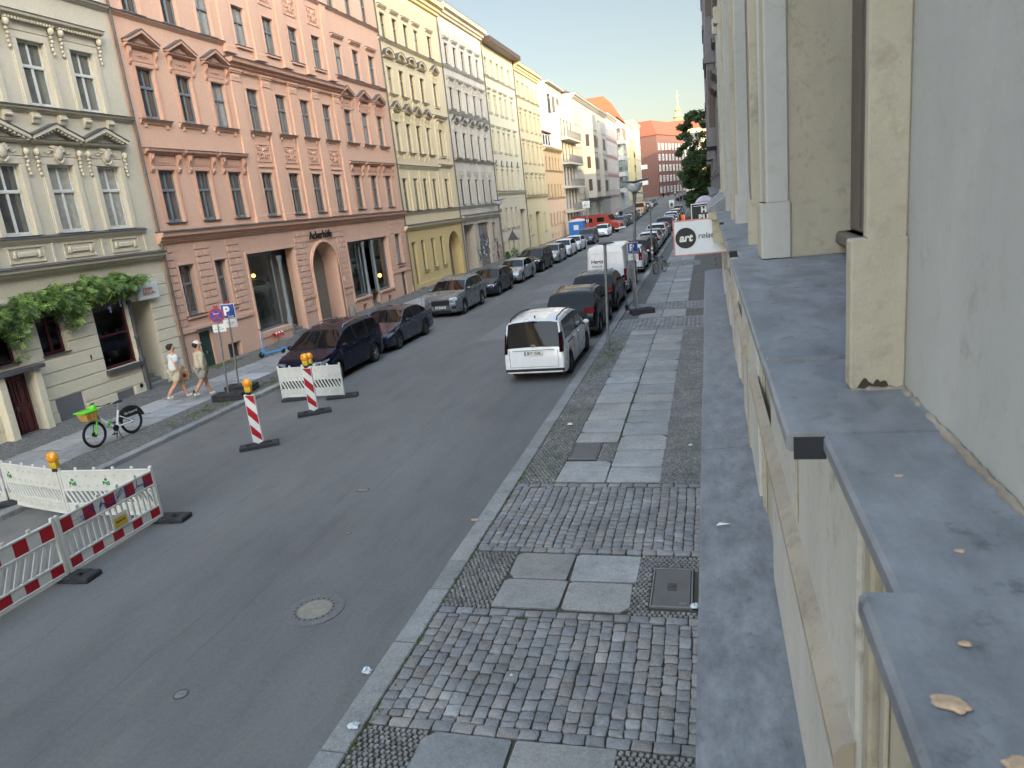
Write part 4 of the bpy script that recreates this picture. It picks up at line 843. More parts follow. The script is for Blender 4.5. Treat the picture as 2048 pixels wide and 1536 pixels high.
# ============ white with oriels G
mG=stucco('render_offwhite',C(168,166,158),.12)
G_=F('white_oriel_building','white corner-towered house with two square oriels, statues above the ground floor',118.3,145.5,21.3,mG)
for u in (120.2,122.6,133.8,143.2):
    for v0,v1 in ((5.9,8.0),(9.6,11.6),(13.2,15.1),(16.8,18.4)): window(G_,u,v0,v1,.9,M['win_brown'],'casement','frame','plain')
for u in (121.5,126.5,130.5,136.5,141.5): G_.op(u-.9,u+.9,.1,3.6,.5,.8)
G_.wall()
for u in (121.5,126.5,130.5,136.5,141.5): bigwin(G_,u-.85,u+.85,.1,3.0,.45,M['darkgrey'],(u,),(),'shop_window')
G_.cornice(4.4,4.9,.5,name='shop_cornice'); G_.cornice(20.6,21.3,.7,name='eaves_cornice')
for (a,c,H_) in ((125.2,129.8,18.6),(135.5,141.5,18.0)):
    g=G_.mb(mG); g.box(a,c,5.0,H_,0,2.0,.02); 
    for v in (8.7,12.4,16.0): g.box(a-.05,c+.05,v,v+.14,0,2.08)
    o=G_.put(g,'oriel'); 
    for v0 in (5.9,9.6,13.2):
        k=G_.mb(M['win_brown']); um=(a+c)/2; [k.box(um+q-.4,um+q+.4,v0,v0+2,2.0,2.03) for q in (-1.1,0,1.1)]; k.box(a-.03,a,v0+.3,v0+2.2,.7,1.3); inst('window',k.mesh('window'),o)
for u in (124.0,132.6):
    g=MB().mat(plain('statue_stone',C(150,146,132),.8)); g.lathe([(.28,0),(.3,.3),(.2,.35),(.26,.7),(.22,1.1),(.28,1.35),(.12,1.5),(.14,1.65),(.13,1.8),(.03,1.88)],12); o=g.build('statue',None,(LFX+.45,u,4.95),smooth=60); tag(o,'stone statue on the cornice of the oriel house, '+('nearer to' if u<130 else 'farther from')+' the red fire truck','statue','statues of the oriel house')
# ============ farther row
mH=stucco('render_grey_h',C(150,149,145),.15); mI=stucco('render_rose_white',C(180,174,168),.15); mI2=plain('rose_brick',C(150,112,104),.8,0,.15,10)
H_=F('grey_building','narrow grey house between the oriel house and the rose brick striped house',145.5,158,21,mH,zb=.4)
for u in (147,149.4,151.8,154.2,156.6):
    for v0 in (5.4,9.0,12.8,16.6): window(H_,u,v0,v0+1.9,.9,M['win_grey'],'double','flat_s','plain')
    window(H_,u,1.2,3.2,.9,M['win_grey'],'double',None,None)
H_.wall(); H_.cornice(4.2,4.6,.35,name='shop_cornice'); H_.cornice(20.3,21,.7,name='eaves_cornice')
I_=F('striped_building','white house with rose brick bands and pilastered windows',158,177,21,mI,zb=.8)
for k in range(7):
    u=159.6+k*2.6
    for v0 in (5.4,9.0,12.8,16.6): window(I_,u,v0,v0+2,.9,M['win_white'],'double','frame','plain')
    window(I_,u,1.2,3.3,1.2,M['darkgrey'],'double',None,None)
I_.wall()
for v in (8.1,12.0,15.6): I_.box(158.05,176.95,v,v+.6,0,.04,mI2,'brick_band',0)
I_.box(158.05,176.95,3.7,4.3,0,.05,mI2,'brick_band',0); I_.cornice(20.3,21,.7,name='eaves_cornice')
mJ=stucco('render_white_j',C(180,184,182),.08)
J_=F('glass_oriel_building','white block with glazed corner oriels and a large orange mansard roof',177,197,21.4,mJ,zb=1.2,roofh=0)
for k in range(5):
    for v0 in (1.2,5.2,8.8,12.4,16.2): window(J_,187+k*2.1,v0,v0+1.9,1.2,M['darkgrey'],'double',None,None)
J_.wall(); mO=plain('orange_tile_roof',C(170,82,54),.75,0,.12,1.2,.3,0,.6,30)
g=J_.mb(mO); g.add([(176.8,21.4,.4),(197.2,21.4,.4),(197.2,21.4,-11),(176.8,21.4,-11),(178.8,26.5,-2.6),(194.2,26.5,-2.6),(194.2,26.5,-8),(178.8,26.5,-8)],[(0,1,5,4),(1,2,6,5),(2,3,7,6),(3,0,4,7),(4,5,6,7)])
for k in range(26): u=177.4+k*.76; g.box(u,u+.06,21.45,21.6,.3,.42)
J_.put(g,'roof')
for v in (4.2,7.9,11.6,15.3):
    g=J_.mb(mJ); g.box(178,185,v,v+1.0,0,1.5,.02); J_.put(g,'balcony'); g=J_.mb(M['shopglass']); g.box(178.1,184.9,v+1,v+3.6,0.05,1.42); J_.put(g,'glazing'); g=J_.mb(M['darkgrey']); [g.box(u,u+.08,v+1,v+3.6,1.4,1.46) for u in (178,180.3,182.6,184.9)]; J_.put(g,'frame')
mK=stucco('render_ivory',C(200,196,168),.12); mL=stucco('render_pale_yellow_l',C(196,190,164),.12)
K_=F('ivory_building','ivory house with yellow bay and restaurant awning, beside the orange roofed block',197,219,21.6,mK,zb=1.6)
for k in range(8):
    for v0 in (1.4,5.2,8.8,12.4,16.2): window(K_,198.8+k*2.65,v0,v0+1.9,1.0,M['win_cream'],'double','frame','plain')
K_.wall(); g=K_.mb(stucco('bay_yellow',C(186,178,134),.1)); g.box(206,212,4.6,17.5,0,1.1); K_.put(g,'bay'); g=K_.mb(M['carglass']); [g.box(207,211,v,v+1.8,1.1,1.13) for v in (5.4,9,12.6)]; K_.put(g,'window')
K_.cornice(20.9,21.6,.6,name='eaves_cornice'); g=K_.mb(M['darkgrey']); g.ext([(0,3.9),(3.2,2.9),(3.2,2.7),(0,3.7)],lambda a,c,t:(t,c,a),206,217); K_.put(g,'awning')
L_=F('tall_ivory_building','tall ivory house at the end of the left row with a flat roof parapet',219,243,23.2,mL,zb=2.1,roofh=0)
for k in range(9):
    for v0 in (1.4,5.2,8.8,12.4,16.0,19.6): window(L_,220.6+k*2.6,v0,v0+1.9,1.0,M['win_cream'],'double','frame','plain')
L_.wall(); L_.cornice(22.6,23.2,.5,name='eaves_cornice')
for v in (4.9,9.8): g=L_.mb(M['white']); g.box(241.5,243.0,v,v+1.3,.0,1.9); L_.put(g,'balcony')
# ============ end of the street: red brick, pale corner block, cream house, spire
ZE=2.75
def facing(p0,p1): a=math.atan2(p1[1]-p0[1],p1[0]-p0[0]); return a
mR=plain('dark_red_brick',C(108,78,70),.85,0,.12,3,.3,0,.4,30)
mRoof2=plain('red_tile_roof',C(140,76,58),.8,0,.12,2,.3,0,.5,20)
def endblock(name,label,p0,p1,H,mat,depth,wins,wm,roofm,roofh=4.5,v0s=(1.2,4.9,8.4,11.9,15.4),ww=1.3,hip=True):
    L=math.hypot(p1[0]-p0[0],p1[1]-p0[1]); a=facing(p0,p1); root=empty(name,(p0[0],p0[1],ZE),label,'building','houses closing the end of the street',a)
    T=lambda u,v,w:(u,-w,v); b=MB().mat(mat); b.T=T; b.box(0,L,-3,H,-depth,0); b.build('wall',root)
    r=MB().mat(roofm); r.T=T; q=roofh*.55; r.add([(-.3,H,.4),(L+.3,H,.4),(L+.3,H,-depth),(-.3,H,-depth),(q,H+roofh,-q),(L-q*.3,H+roofh,-q),(L-q*.3,H+roofh,-depth+q),(q,H+roofh,-depth+q)],[(0,1,5,4),(1,2,6,5),(2,3,7,6),(3,0,4,7),(4,5,6,7)]); r.build('roof',root)
    if wins:
        g=MB().mat(GL[0]); g.T=T; g.box(-ww/2,ww/2,0,1.9,.0,.03); gm=g.mesh('window'); f=MB().mat(wm); f.T=T
        for (a_,c_,e_,f_) in ((-ww/2-.12,-ww/2+.06,-.12,2.02),(ww/2-.06,ww/2+.12,-.12,2.02),(-ww/2,ww/2,-.12,.04),(-ww/2,ww/2,1.86,2.02),(-.05,.05,0,1.9)): f.box(a_,c_,e_,f_,.0,.09)
        fm_=f.mesh('frame')
        for k in range(wins):
            for v in v0s:
                o=inst('window',gm,root,T((k+.6)*L/(wins+.2),v,0)); inst('frame',fm_,o)
    return root
from_px=lambda px,py,Y:None
P0=(-15.4,255); P1=(-7.2,281); PL=(-21.0,256.5)
br=endblock('red_brick_building','red brick house with white framed windows and orange tiled roof at the street end',P0,P1,20.2,mR,14,8,M['white'],mRoof2,5,(1.2,4.9,8.4,11.9,15.4))
b=MB().mat(mR); b.add([(PL[0],PL[1],0),(P0[0],P0[1]+.01,0),(P0[0],P0[1]+.01,22.9),(PL[0],PL[1],22.9),(PL[0]-2,PL[1]+14,0),(P0[0],P0[1]+12,0),(P0[0],P0[1]+12,22.9),(PL[0]-2,PL[1]+14,22.9)],[(0,1,2,3),(1,5,6,2),(5,4,7,6),(4,0,3,7),(3,2,6,7)])
me=b.mesh('blank_wing'); o=inst('blank_wing',me,br); o.matrix_parent_inverse=(Matrix.Translation(br.location)@Matrix.Rotation(br.rotation_euler.z,4,'Z')).inverted()
b=MB().mat(mRoof2); b.add([(PL[0]-.3,PL[1]-.3,22.9),(P0[0]+.2,P0[1]-.4,22.9),(P0[0]+1,P0[1]+12,22.9),(PL[0]-2,PL[1]+14,22.9),(PL[0]+1.5,PL[1]+5,27.8),(P0[0]-1,P0[1]+5.5,27.8)],[(0,1,5,4),(1,2,5),(2,3,4,5),(3,0,4)]); o=inst('roof',b.mesh('roof'),br); o.matrix_parent_inverse=(Matrix.Translation(br.location)@Matrix.Rotation(br.rotation_euler.z,4,'Z')).inverted()
endblock('pale_corner_building','pale grey rendered house with small windows, right of the red brick house',(-7.1,281.3),(-1.0,292),18.2,stucco('render_pale_end',C(190,190,180),.1),14,5,M['win_cream'],M['roofdark'],3.5,ww=.9)
endblock('cream_end_building','cream house with red roof rising behind the pale corner house at the street end',(-15,300),(8,303),24.0,stucco('render_cream_end',C(214,196,156),.1),16,9,M['win_cream'],mRoof2,3.6,(1.2,5,9,13,17,20.6),1.1)
g=MB().mat(plain('church_copper_gold',C(176,160,110),.6,.2)); g.box(-2.6,2.6,-2.6,2.6,0,27,.1); g.lathe([(3.0,27),(3.2,28),(2.2,28.6),(1.9,31),(2.4,31.6),(1.6,32.2),(1.1,33.8),(1.5,34.4),(.7,35.2),(.25,37),(.12,41)],16); g.box(-.9,.9,-.08,.08,40.2,40.5); g.box(-.08,.08,-.08,.08,39,42.5)
o=g.build('church_tower',None,(-10.6,338,3.2),smooth=40); tag(o,'slender church tower with stepped cupola and cross above the far roofs','church')
# ============ our side: the house the view is taken from
cam_d.dof.use_dof=True; cam_d.dof.focus_distance=22; cam_d.dof.aperture_fstop=12.0
def ownmat(name,c1,c2,st,amt=.5):
    m,nt,b=newmat(name); n1=noise(nt,2.2,7,.65,sc3=(1,1,.4)); n2=noise(nt,14,6,.65); n3=noise(nt,90,3,.6)
    r=ramp(nt,n1.outputs[0],[(.35,c1),(.65,c2)]); r2=ramp(nt,n2.outputs[0],[(.55,(0,0,0)),(.75,(amt,)*3)]); c=mix(nt,r2.outputs[0],r.outputs[0],st)
    # hairline cracks and grimy blotches
    n4=noise(nt,3,5,.7); ad=N(nt,'ShaderNodeMix',data_type='RGBA'); tc=N(nt,'ShaderNodeTexCoord'); ad.inputs['Factor'].default_value=.12; nt.links.new(tc.outputs['Object'],ad.inputs[6]); nt.links.new(n4.outputs['Color'],ad.inputs[7])
    vo=N(nt,'ShaderNodeTexVoronoi',feature='DISTANCE_TO_EDGE'); vo.inputs['Scale'].default_value=2.1; nt.links.new(ad.outputs[2],vo.inputs['Vector']); rc=ramp(nt,vo.outputs['Distance'],[(.002,(1,1,1)),(.006,(0,0,0))]); n5=noise(nt,1.3,3,.5); rm=ramp(nt,n5.outputs[0],[(.56,(0,0,0)),(.66,(.28,.28,.28))])
    mk=N(nt,'ShaderNodeMath',operation='MULTIPLY'); nt.links.new(rc.outputs[0],mk.inputs[0]); nt.links.new(rm.outputs[0],mk.inputs[1]); c=mix(nt,mk.outputs[0],c,sc(st,.35))
    n6=noise(nt,5.5,8,.78,sc3=(1,1,.7)); r6=ramp(nt,n6.outputs[0],[(.57,(0,0,0)),(.70,(.55,.55,.55))]); c=mix(nt,r6.outputs[0],c,sc(st,.62))
    nt.links.new(c,b.inputs['Base Color']); b.inputs['Roughness'].default_value=.9; b.inputs['Specular IOR Level'].default_value=.2
    a=N(nt,'ShaderNodeMath',operation='ADD'); nt.links.new(n2.outputs[0],a.inputs[0]); s=N(nt,'ShaderNodeMath',operation='MULTIPLY'); nt.links.new(n3.outputs[0],s.inputs[0]); s.inputs[1].default_value=.4; nt.links.new(s.outputs[0],a.inputs[1])
    bump(nt,b,a.outputs[0],.35 if 'grey' in name else .6,.005 if 'grey' in name else .009); return m
mO1=ownmat('painted_stucco_grey',C(168,168,164),C(180,179,174),C(156,152,142),.5); mO2=ownmat('old_stucco_beige',C(164,157,140),C(178,171,152),C(140,131,114),.7); mOlow=ownmat('painted_stucco_offwhite',C(178,177,169),C(190,188,180),C(156,148,132),.6); mOg=ownmat('stucco_grey_dirty',C(150,140,126),C(170,160,144),C(126,116,104),.6)
PB=3.8
M['wbrown']=plain('brown_grey_window_paint',C(96,86,80),.5,0,.1)
O=F('corner_window_house','grey and beige stucco house seen along its wall, with zinc covered ledges',-60,19.5,19.8,mO1,X=WX,sgn=-1,depth=12,group='houses on the near side of the street',roofh=6.2)
ks=range(-6,5)
for k in ks:
    a=1.62+PB*k; c=4.36+PB*k
    if k==-1: c=.45
    O.op(a,c,4.7,7.9,.42)
    for v0 in (9.2,13.0): O.op(a+.4,c-.4,v0,v0+2.2,.25)
O.wall()
for k in ks:
    y0=PB*k
    for (a,c,X_,mm) in ((1.57,1.625,.105,mO2),(.6-.24,.6,.09,mO2)):
        if k==0 and a<1: continue
        if k==-1 and a>1: continue
        if a<1: a,c=4.355-PB,4.62-PB
        w0=X_; g=O.mb(mm)
        g.box(a+y0,c+y0,4.751,5.06,-.415 if a<1 else 0,w0,.004); g.box(a+y0+(.002 if a<1 else .01),c+y0-.01,5.06,8.2,-.415 if a<1 else 0,w0-.03,.004)
        if a<1: g.mat(mO1); g.box(a+y0-.02,c+y0+.003,4.752,5.06,-.07,w0-.004,.006); g.box(a+y0-.018,c+y0,5.062,8.1,-.06,w0-.034,.006); g.mat(mm)
        g.box(a+y0-.02,c+y0+.02,8.2,8.5,-.1,w0+.04,.02); O.put(g,'pilaster')
    # brown window and sill inside the reveal
    a,c=1.63+y0,4.35+y0
    if k==-1: c=.45
    g=O.mb(M['wbrown']); g.box(a+.02,c-.0,4.86,7.9,-.5,-.4,.01); 
    um=(a+c)/2; g.box(um-.05,um+.05,4.86,7.9,-.4,-.36,.01); g.box(a,c,6.9,7.0,-.4,-.36,.01); g.box(a,c,4.80,4.87,-.42,-.3,.015)
    o=O.put(g,'window_frame'); g.box(0,0,0,0,0,0) if 0 else None; b_=O.mb(M['wbrown']); b_.box(c-.44,c-.003,4.87,7.9,-.40,-.375,.01); b_.box(c-.30,c-.29,4.9,7.9,-.375,-.368); b_.box(c-.44,c-.003,4.79,4.87,-.40,-.335,.012); inst('casing',b_.mesh('casing'),o); g=O.mb(GL[0]); g.box(a+.15,um-.1,4.95,6.85,-.4,-.395); g.box(um+.1,c-.46,4.95,6.85,-.4,-.395); inst('window',g.mesh('window'),o)
    for v0 in (9.2,13.0): g=O.mb(GL[k%2]); g.box(a+.4,c-.4,v0,v0+2.2,-.25,-.22); O.put(g,'window'); g=O.mb(mO2); g.box(a+.2,c-.2,v0-.12,v0,0,.1,.01); g.box(a+.2,c-.2,v0+2.2,v0+2.5,0,.12,.02); O.put(g,'window_surround')
# fine vertical mouldings between the bays
for k in ks:
    if k==0: continue
    for q in (.9,1.06,1.25,1.42): O.box(q+PB*k,q+PB*k+.05,5.0,8.2,0,.03,mO1,'moulding',.01)
# upper ledge
def ledge(g,a,c,xw,z=4.75,th=.036,into=.45,ch=.006):
    # w = WX - X
    w1=WX-xw; prof=[(-into,z-th),(w1-ch,z-th),(w1,z-th+ch),(w1,z-ch),(w1-ch,z),(-into,z+.004)]
    g=O.mb(M['ledge']); g.ext(prof,lambda p,q,t:(t,q,p),a,c); O.put(g,'upper_ledge')
g=None
ledge(g,-6,.74,.14,4.764,.032)
for k in range(0,5):
    y0=PB*k; ledge(g,.735+y0,1.305+y0,.185,4.745,.032,.01)
    a=1.3+y0; c=.74+PB+y0; 
    if k==0: ledge(g,a,1.85,.123); ledge(g,1.86,c,.123,4.744,.03)
    elif k<4: ledge(g,a,c,.125+.004*k)
    g=O.mb(plain('hollow_end_shade',C(44,46,50),.9) if k==0 else bpy.data.materials['hollow_end_shade']); g.box(a-.004,a-.001,4.700,4.742,.19,WX-.135+.0); O.put(g,'ledge_end_shade')  # dark plate paints the shade inside the hollow end of the ledge
    # folded seam
    for sy in ((1.86,) if k==0 else (a+.9,a+2.2)): g=O.mb(M['ledge']); g.box(sy-.012,sy+.012,4.745,4.758,-.3,WX-.13,.004); O.put(g,'ledge_seam')

# wall below the upper ledge
for k in range(-1,5):
    y0=PB*k; g=O.mb(mOlow); g.box(1.9+y0 if k else 1.76,.62+PB+y0,2.6,4.69,0,.05,.01); O.put(g,'apron_panel')
    if k>=0: g=O.mb(mO2); g.box(3.0+y0,3.03+y0,3.75,4.69,.05,.06,.004); O.put(g,'panel_joint')
for k in range(0,4):
    y0=PB*k; g=O.mb(mO2); g.box(1.1+y0,1.675+y0,2.6,4.69,-.02,.012,.008); O.put(g,'pier'); g=O.mb(mO2); g.box(1.68+y0,1.755+y0,2.6,4.6,0,.035,.008); O.put(g,'pier_edge'); g=O.mb(mO2); g.box(1.56+y0,1.60+y0,2.6,4.6,.013,.025,.004); O.put(g,'moulding')
for (a,c) in ((1.76,5.85),(6.9,9.8),(10.6,13.4),(14.2,17.2)):
    g=O.mb(mOg); g.ext([(.05,3.55),(.075,3.56),(.1,3.60),(.105,3.66),(.08,3.70),(.05,3.71)],lambda p,q,t:(t,q,p),a,c); O.put(g,'string_course')
for q in (6.86,10.5): g=O.mb(mO2); g.box(q,q+.32,2.66,3.9,-.0,.062,.01); O.put(g,'pier')
g=O.mb(M['wbrown']); g.box(1.3,2.05,4.62,4.688,.02,.12,.005); O.put(g,'flashing')
# lower ledge
ys=[-6,1.8,6.9,9.2,14,19,22.6]
for i,(a,c) in enumerate(zip(ys,ys[1:])):
    xo=-.145+(.0 if i<2 else .01*(i%2)); w1=WX-xo; z=2.66+(.0 if i%2 else .006)
    g=O.mb(M['ledge']); g.ext([(-.05,z-.1),(w1-.01,z-.1),(w1,z-.09),(w1,z-.03),(w1-.012,z-.018),(-.05,z+.03)],lambda p,q,t:(t,q,p),a+.002,c-.002); O.put(g,'lower_ledge')
# crumbling mortar along the foot of the wall
mM=ownmat('crumbled_mortar',C(128,118,104),C(160,150,132),C(92,84,74),.8)
g=O.mb(mM); rm_=random.Random(5)
for (p0,p1,n) in (((.55,0.004),(1.565,0.004),60),((1.565,.0),(1.565,.105),12)):
    pts=[]; rad=[]
    for i in range(n+1):
        f=i/n; pts.append((p0[0]+(p1[0]-p0[0])*f+rm_.uniform(-.002,.002),4.747+rm_.uniform(-.001,.002),p0[1]+(p1[1]-p0[1])*f+rm_.uniform(-.002,.003))); rad.append(rm_.uniform(.004,.012))
    g.tube(pts,rad,6)
O.put(g,'mortar_joint',60)
g=O.mb(plain('dark_gap',C(60,54,46),.95)); pts=[]
for i in range(15): pts.append((1.5685-.0,4.752+ (rm_.uniform(.008,.024) if 0<i<14 else 0),.03+.062*i/14))
g.add([(p[0],p[1],p[2]) for p in pts]+[(1.5685,4.751,.03),(1.5685,4.751,.092)],[tuple(range(15))+(16,15)]); O.put(g,'crumbled_edge')
# droppings and a paper scrap
mDrop=plain('dried_dropping',C(178,152,124),.85,0,.3,70)
from mathutils import noise as mnoise
def rayhit(px,py,z):
    d=Vector(((px-1024)*ax_x[0]+(py-768)*ax_x[1]+1420*ax_x[2],(px-1024)*ax_y[0]+(py-768)*ax_y[1]+1420*ax_y[2],(px-1024)*ax_z[0]+(py-768)*ax_z[1]+1420*ax_z[2])); t=(z-EYE)/d.z; return d.x*t,d.y*t
for i,(px,py,r1,r2,z,lb) in enumerate(((1905,1408,.015,.010,4.766,'largest tan splash of dried dropping, on the ledge block nearest the window'),(1930,1288,.006,.004,4.766,'tiny tan dropping just above the largest splash on the near ledge block'),(1920,1102,.006,.004,4.747,'small round tan dropping on the second zinc ledge section'),(2045,1532,.013,.009,4.766,'tan dropping cut by the lower right corner of the picture'),(1798,952,.006,.003,4.747,'very small pale dropping on the second zinc ledge section beside the wall'))):
    x,y=rayhit(px,py,z); g=MB().mat(mDrop); n=18; pts=[]
    for j in range(n):
        a=j*2*math.pi/n; k=1+.28*mnoise.noise(Vector((math.cos(a)*1.6+i*5.3,math.sin(a)*1.6,.4)))+.06*math.sin(5*a); pts.append((r1*k*math.cos(a),r2*k*math.sin(a)))
    g.add([(p,q,0) for p,q in pts]+[(p*.75,q*.75,.0018) for p,q in pts]+[(0,0,.0022)],[(j,(j+1)%n,n+(j+1)%n,n+j) for j in range(n)]+[(n+j,n+(j+1)%n,2*n) for j in range(n)])
    o=g.build('bird_dropping',None,(x,y,z),(0,0,-.5 if i==0 else 0)); tag(o,lb,'dropping','droppings on the ledge')
x,y=rayhit(1446,1051,2.67)
g=MB().mat(M['white']); g.add([(-.055,-.012,.004),(.05,-.006,.012),(.055,.012,.006),(-.02,.018,.016),(-.05,.006,.004),(-.042,-.001,.01)],[(0,1,2,3),(0,3,5),(5,3,4)]); o=g.build('paper_scrap',None,(x,y,2.672),(0,0,.15)); tag(o,'torn white paper scrap lying on the lower zinc ledge','paper')
# ============ next houses on our side; heights and roofs shaped to shade the far row
mN=ownmat('stucco_purple_grey',C(108,104,106),C(126,121,120),C(92,86,84),.6)
O2=F('ornate_near_house','dark greyish ornate house further along our side with projecting bay and hooded windows',19.5,60,19.6,mN,X=WX+.04,sgn=-1,depth=12,group='houses on the near side of the street',roofh=0)
for k in range(12):
    for v0 in (1.0,5.6,9.4,13.2,16.6): window(O2,21.5+k*3.2,v0,v0+2,1.1,M['win_brown'],'double','flat_s','plain',m=mN)
O2.wall()
for (a,c) in ((26,29.5),(40,43.5),(50,53)):
    g=O2.mb(mN); g.box(a,c,6.5,17.5,0,.28,.02)
    for v in (6.4,9.0,12.6,16.2): g.box(a-.06,c+.06,v,v+.22,0,.34)
    o=O2.put(g,'bay'); g=O2.mb(M['win_brown']); [g.box(a-.01,a,v,v+1.8,.04,.24) for v in (7,10.4,14)]; inst('window',g.mesh('window'),o)
O2.cornice(4.5,4.9,.3,name='shop_cornice'); O2.cornice(18.9,19.6,.5,name='eaves_cornice')
g=O2.mb(M['roofdark']); g.add([(19.5,19.6,0),(60,19.6,0),(60,19.6,-12),(19.5,19.6,-12),(19.5,26.0,-2.2),(60,25.6,-2.2),(71.5,19.8,-2.2),(19.5,26,-10),(60,25.6,-10)],[(0,1,5,4),(4,5,8,7),(3,2,8,7),(1,2,8,5),(0,3,7,4)]); O2.put(g,'roof')
mO3=stucco('stucco_ochre_grey',C(150,142,126),.3)
O3=F('sloped_near_house','grey ochre house with sloping hip roof behind the ornate near house',60,71,19.6,mO3,X=WX+.1,sgn=-1,depth=12,group='houses on the near side of the street',roofh=0); O3.wall()
g=O3.mb(M['roofdark']); g.add([(60,19.6,-.1),(71,19.6,-.1),(71,19.6,-12),(60,19.6,-12),(60,25.6,-2.2),(60,25.6,-10)],[(0,1,4),(1,2,5,4),(2,3,5),(0,4,5,3)]); O3.put(g,'roof')
O4=F('low_near_house','lower house behind the tree on our side of the street',71,94,16.8,mO3,X=WX+.3,sgn=-1,depth=12,group='houses on the near side of the street',roofh=0)
for k in range(7):
    for v0 in (1.0,5.2,9.0,12.8): window(O4,72.8+k*3.1,v0,v0+2,1.1,M['win_white'],'double','frame','plain')
O4.wall()
O5=F('far_near_house','tall house on our side beyond the tree, hardly visible, its height shaped to shade the far facades',104,150,25,mO3,X=WX+1.0,sgn=-1,depth=12,group='houses on the near side of the street',roofh=0)
for k in range(12):
    for v0 in (1.0,5.2,9.0,12.8,16.6,20.2): window(O5,106+k*3.6,v0,v0+2,1.1,M['win_white'],'double','frame','plain')
O5.wall()
O6=F('distant_shade_house','unseen distant house on our side, drawn out to shade the street end',150,276,21.0,mO3,X=WX+1.0,sgn=-1,depth=12,zb=1,group='houses on the near side of the street',roofh=0); O6.wall()  # blank unseen block, length and height shaped to shade the brick house
# protruding shop cornice and zinc roofs under the sign line
g=O.mb(mO2); g.box(12.6,17.4,4.22,4.62,0,.30,.02); g.box(12.5,17.5,4.62,4.74,0,.36,.02); O.put(g,'bay_cornice')
g=O.mb(M['ledge'])
for k,(a,c) in enumerate(((12.5,13.9),(13.95,15.4),(15.45,17.5))): g.ext([(0,4.745),(.38,4.745),(.38,4.78),(0,5.02+.02*k)],lambda p,q,t:(t,q,p),a,c)
O.put(g,'bay_roof_sheet')
# signs hanging from the wall
def hangsign(name,lb,cat,cx,y,cz,w_,h_,border,face,deco):
    r=empty(name,(cx,y,cz),lb,cat); g=MB().mat(border); g.box(-w_/2,w_/2,-.03,.03,-h_/2,h_/2,.004); g.build('sign_panel',r)
    g=MB().mat(face); g.box(-w_/2+.025,w_/2-.025,-.034,-.0305,-h_/2+.025,h_/2-.025); g.build('sign_face',r)
    g=MB().mat(M['darkgrey']); g.tube([(w_/2-.05,0,h_/2),(w_/2-.05,0,h_/2+.08),(WX-cx+.05,0,h_/2+.08)],.012,6); g.build('bracket',r); deco(r); return r
mFace=plain('sign_white',C(214,218,222),.5,0,.03)
def d1(r):
    g=MB().mat(M['black']); g.lathe([(.19,0),(.19,.004)],40,lambda x,y,z:(-.285+x,-.038-z,y)); g.build('disc',r)
    ru=basis((1,0,0),(0,0,1)); inst('lettering',text_mesh('art',.20,M['white'],.003,.18,.008),r,(-.285,-.047,0),ru); inst('lettering',text_mesh('relations',.15,M['black'],.003,.18),r,(.2,-.04,.02),ru)
hangsign('wall_sign','white sign with pink-red border lettered artrelations, the nearest hanging sign','sign',-.12,14,4.26,1.02,.66,plain('salmon_border',C(196,128,116),.5),mFace,d1)
def d2(r):
    ru=basis((1,0,0),(0,0,1)); inst('lettering',text_mesh('HIT\nBLUE',.215,M['white'],.003,0,.012),r,(.02,-.04,-.02),ru); g=MB().mat(M['white']); g.box(-.36,.36,-.037,-.034,.2,.215); g.build('line',r)
hangsign('wall_sign','square black sign with the white letters HIT and BLU, above the white artrelations sign','sign',-.02,22,4.40,.86,.56,M['white'],M['black'],d2)
r=empty('round_sign',(-.06,23.5,4.55),'round pale violet sign above the black lettered sign','sign'); g=MB().mat(plain('violet_sign',C(196,184,208),.5)); g.lathe([(.29,-.04),(.31,-.03),(.31,.03),(.29,.04)],36,lambda x,y,z:(x,z,y)); g.build('sign_panel',r); inst('lettering',text_mesh('KOOC',.14,plain('violet_ink',C(120,100,130),.5),.003),r,(0,-.045,.1),basis((1,0,0),(0,0,1))); g=MB().mat(M['darkgrey']); g.tube([(.3,0,0),(.5,0,0)],.02,6); g.build('bracket',r)
# ============ foliage
def leafcloud(mb,c,rad,n,size,mats=None,flat=.0):
    for _ in range(n):
        d=Vector((random.gauss(0,1),random.gauss(0,1),random.gauss(0,1))).normalized()*random.random()**.45
        p=Vector((c[0]+d.x*rad[0],c[1]+d.y*rad[1],c[2]+d.z*rad[2])); s=size*random.uniform(.6,1.3)
        nrm=(d*.8+Vector((random.gauss(0,.6),random.gauss(0,.6),random.gauss(0,.6)+.3))).normalized(); a=nrm.orthogonal().normalized(); a=(Matrix.Rotation(random.uniform(0,6.28),3,nrm)@a); b=nrm.cross(a)
        if mats: mb.mat(random.choice(mats))
        mb.add([tuple(p-a*s),tuple(p+b*s*.5+nrm*s*.12),tuple(p+a*s),tuple(p-b*s*.5+nrm*s*.12)],[(0,1,2,3)])
def leafmat(name,c,v=.35):
    m,nt,b=newmat(name); n=noise(nt,3,4,.6); r=ramp(nt,n.outputs[0],[(.3,sc(c,1-v)),(.7,sc(c,1+v))]); nt.links.new(r.outputs[0],b.inputs['Base Color']); b.inputs['Roughness'].default_value=.55; b.inputs['Specular IOR Level'].default_value=.3
    b.inputs['Transmission Weight'].default_value=0; return m
M['leafd']=leafmat('tree_leaf_dark',(.030,.055,.018,1)); M['leafm']=leafmat('tree_leaf_mid',(.05,.09,.03,1)); M['leafl']=leafmat('vine_leaf_light',(.23,.33,.08,1)); M['leafv']=leafmat('vine_leaf',(.11,.19,.045,1)); M['leafw']=leafmat('vine_leaf_deep',(.05,.10,.03,1))
M['bark']=plain('bark',C(74,62,52),.9,0,.3,12,.2,0,.8,40)
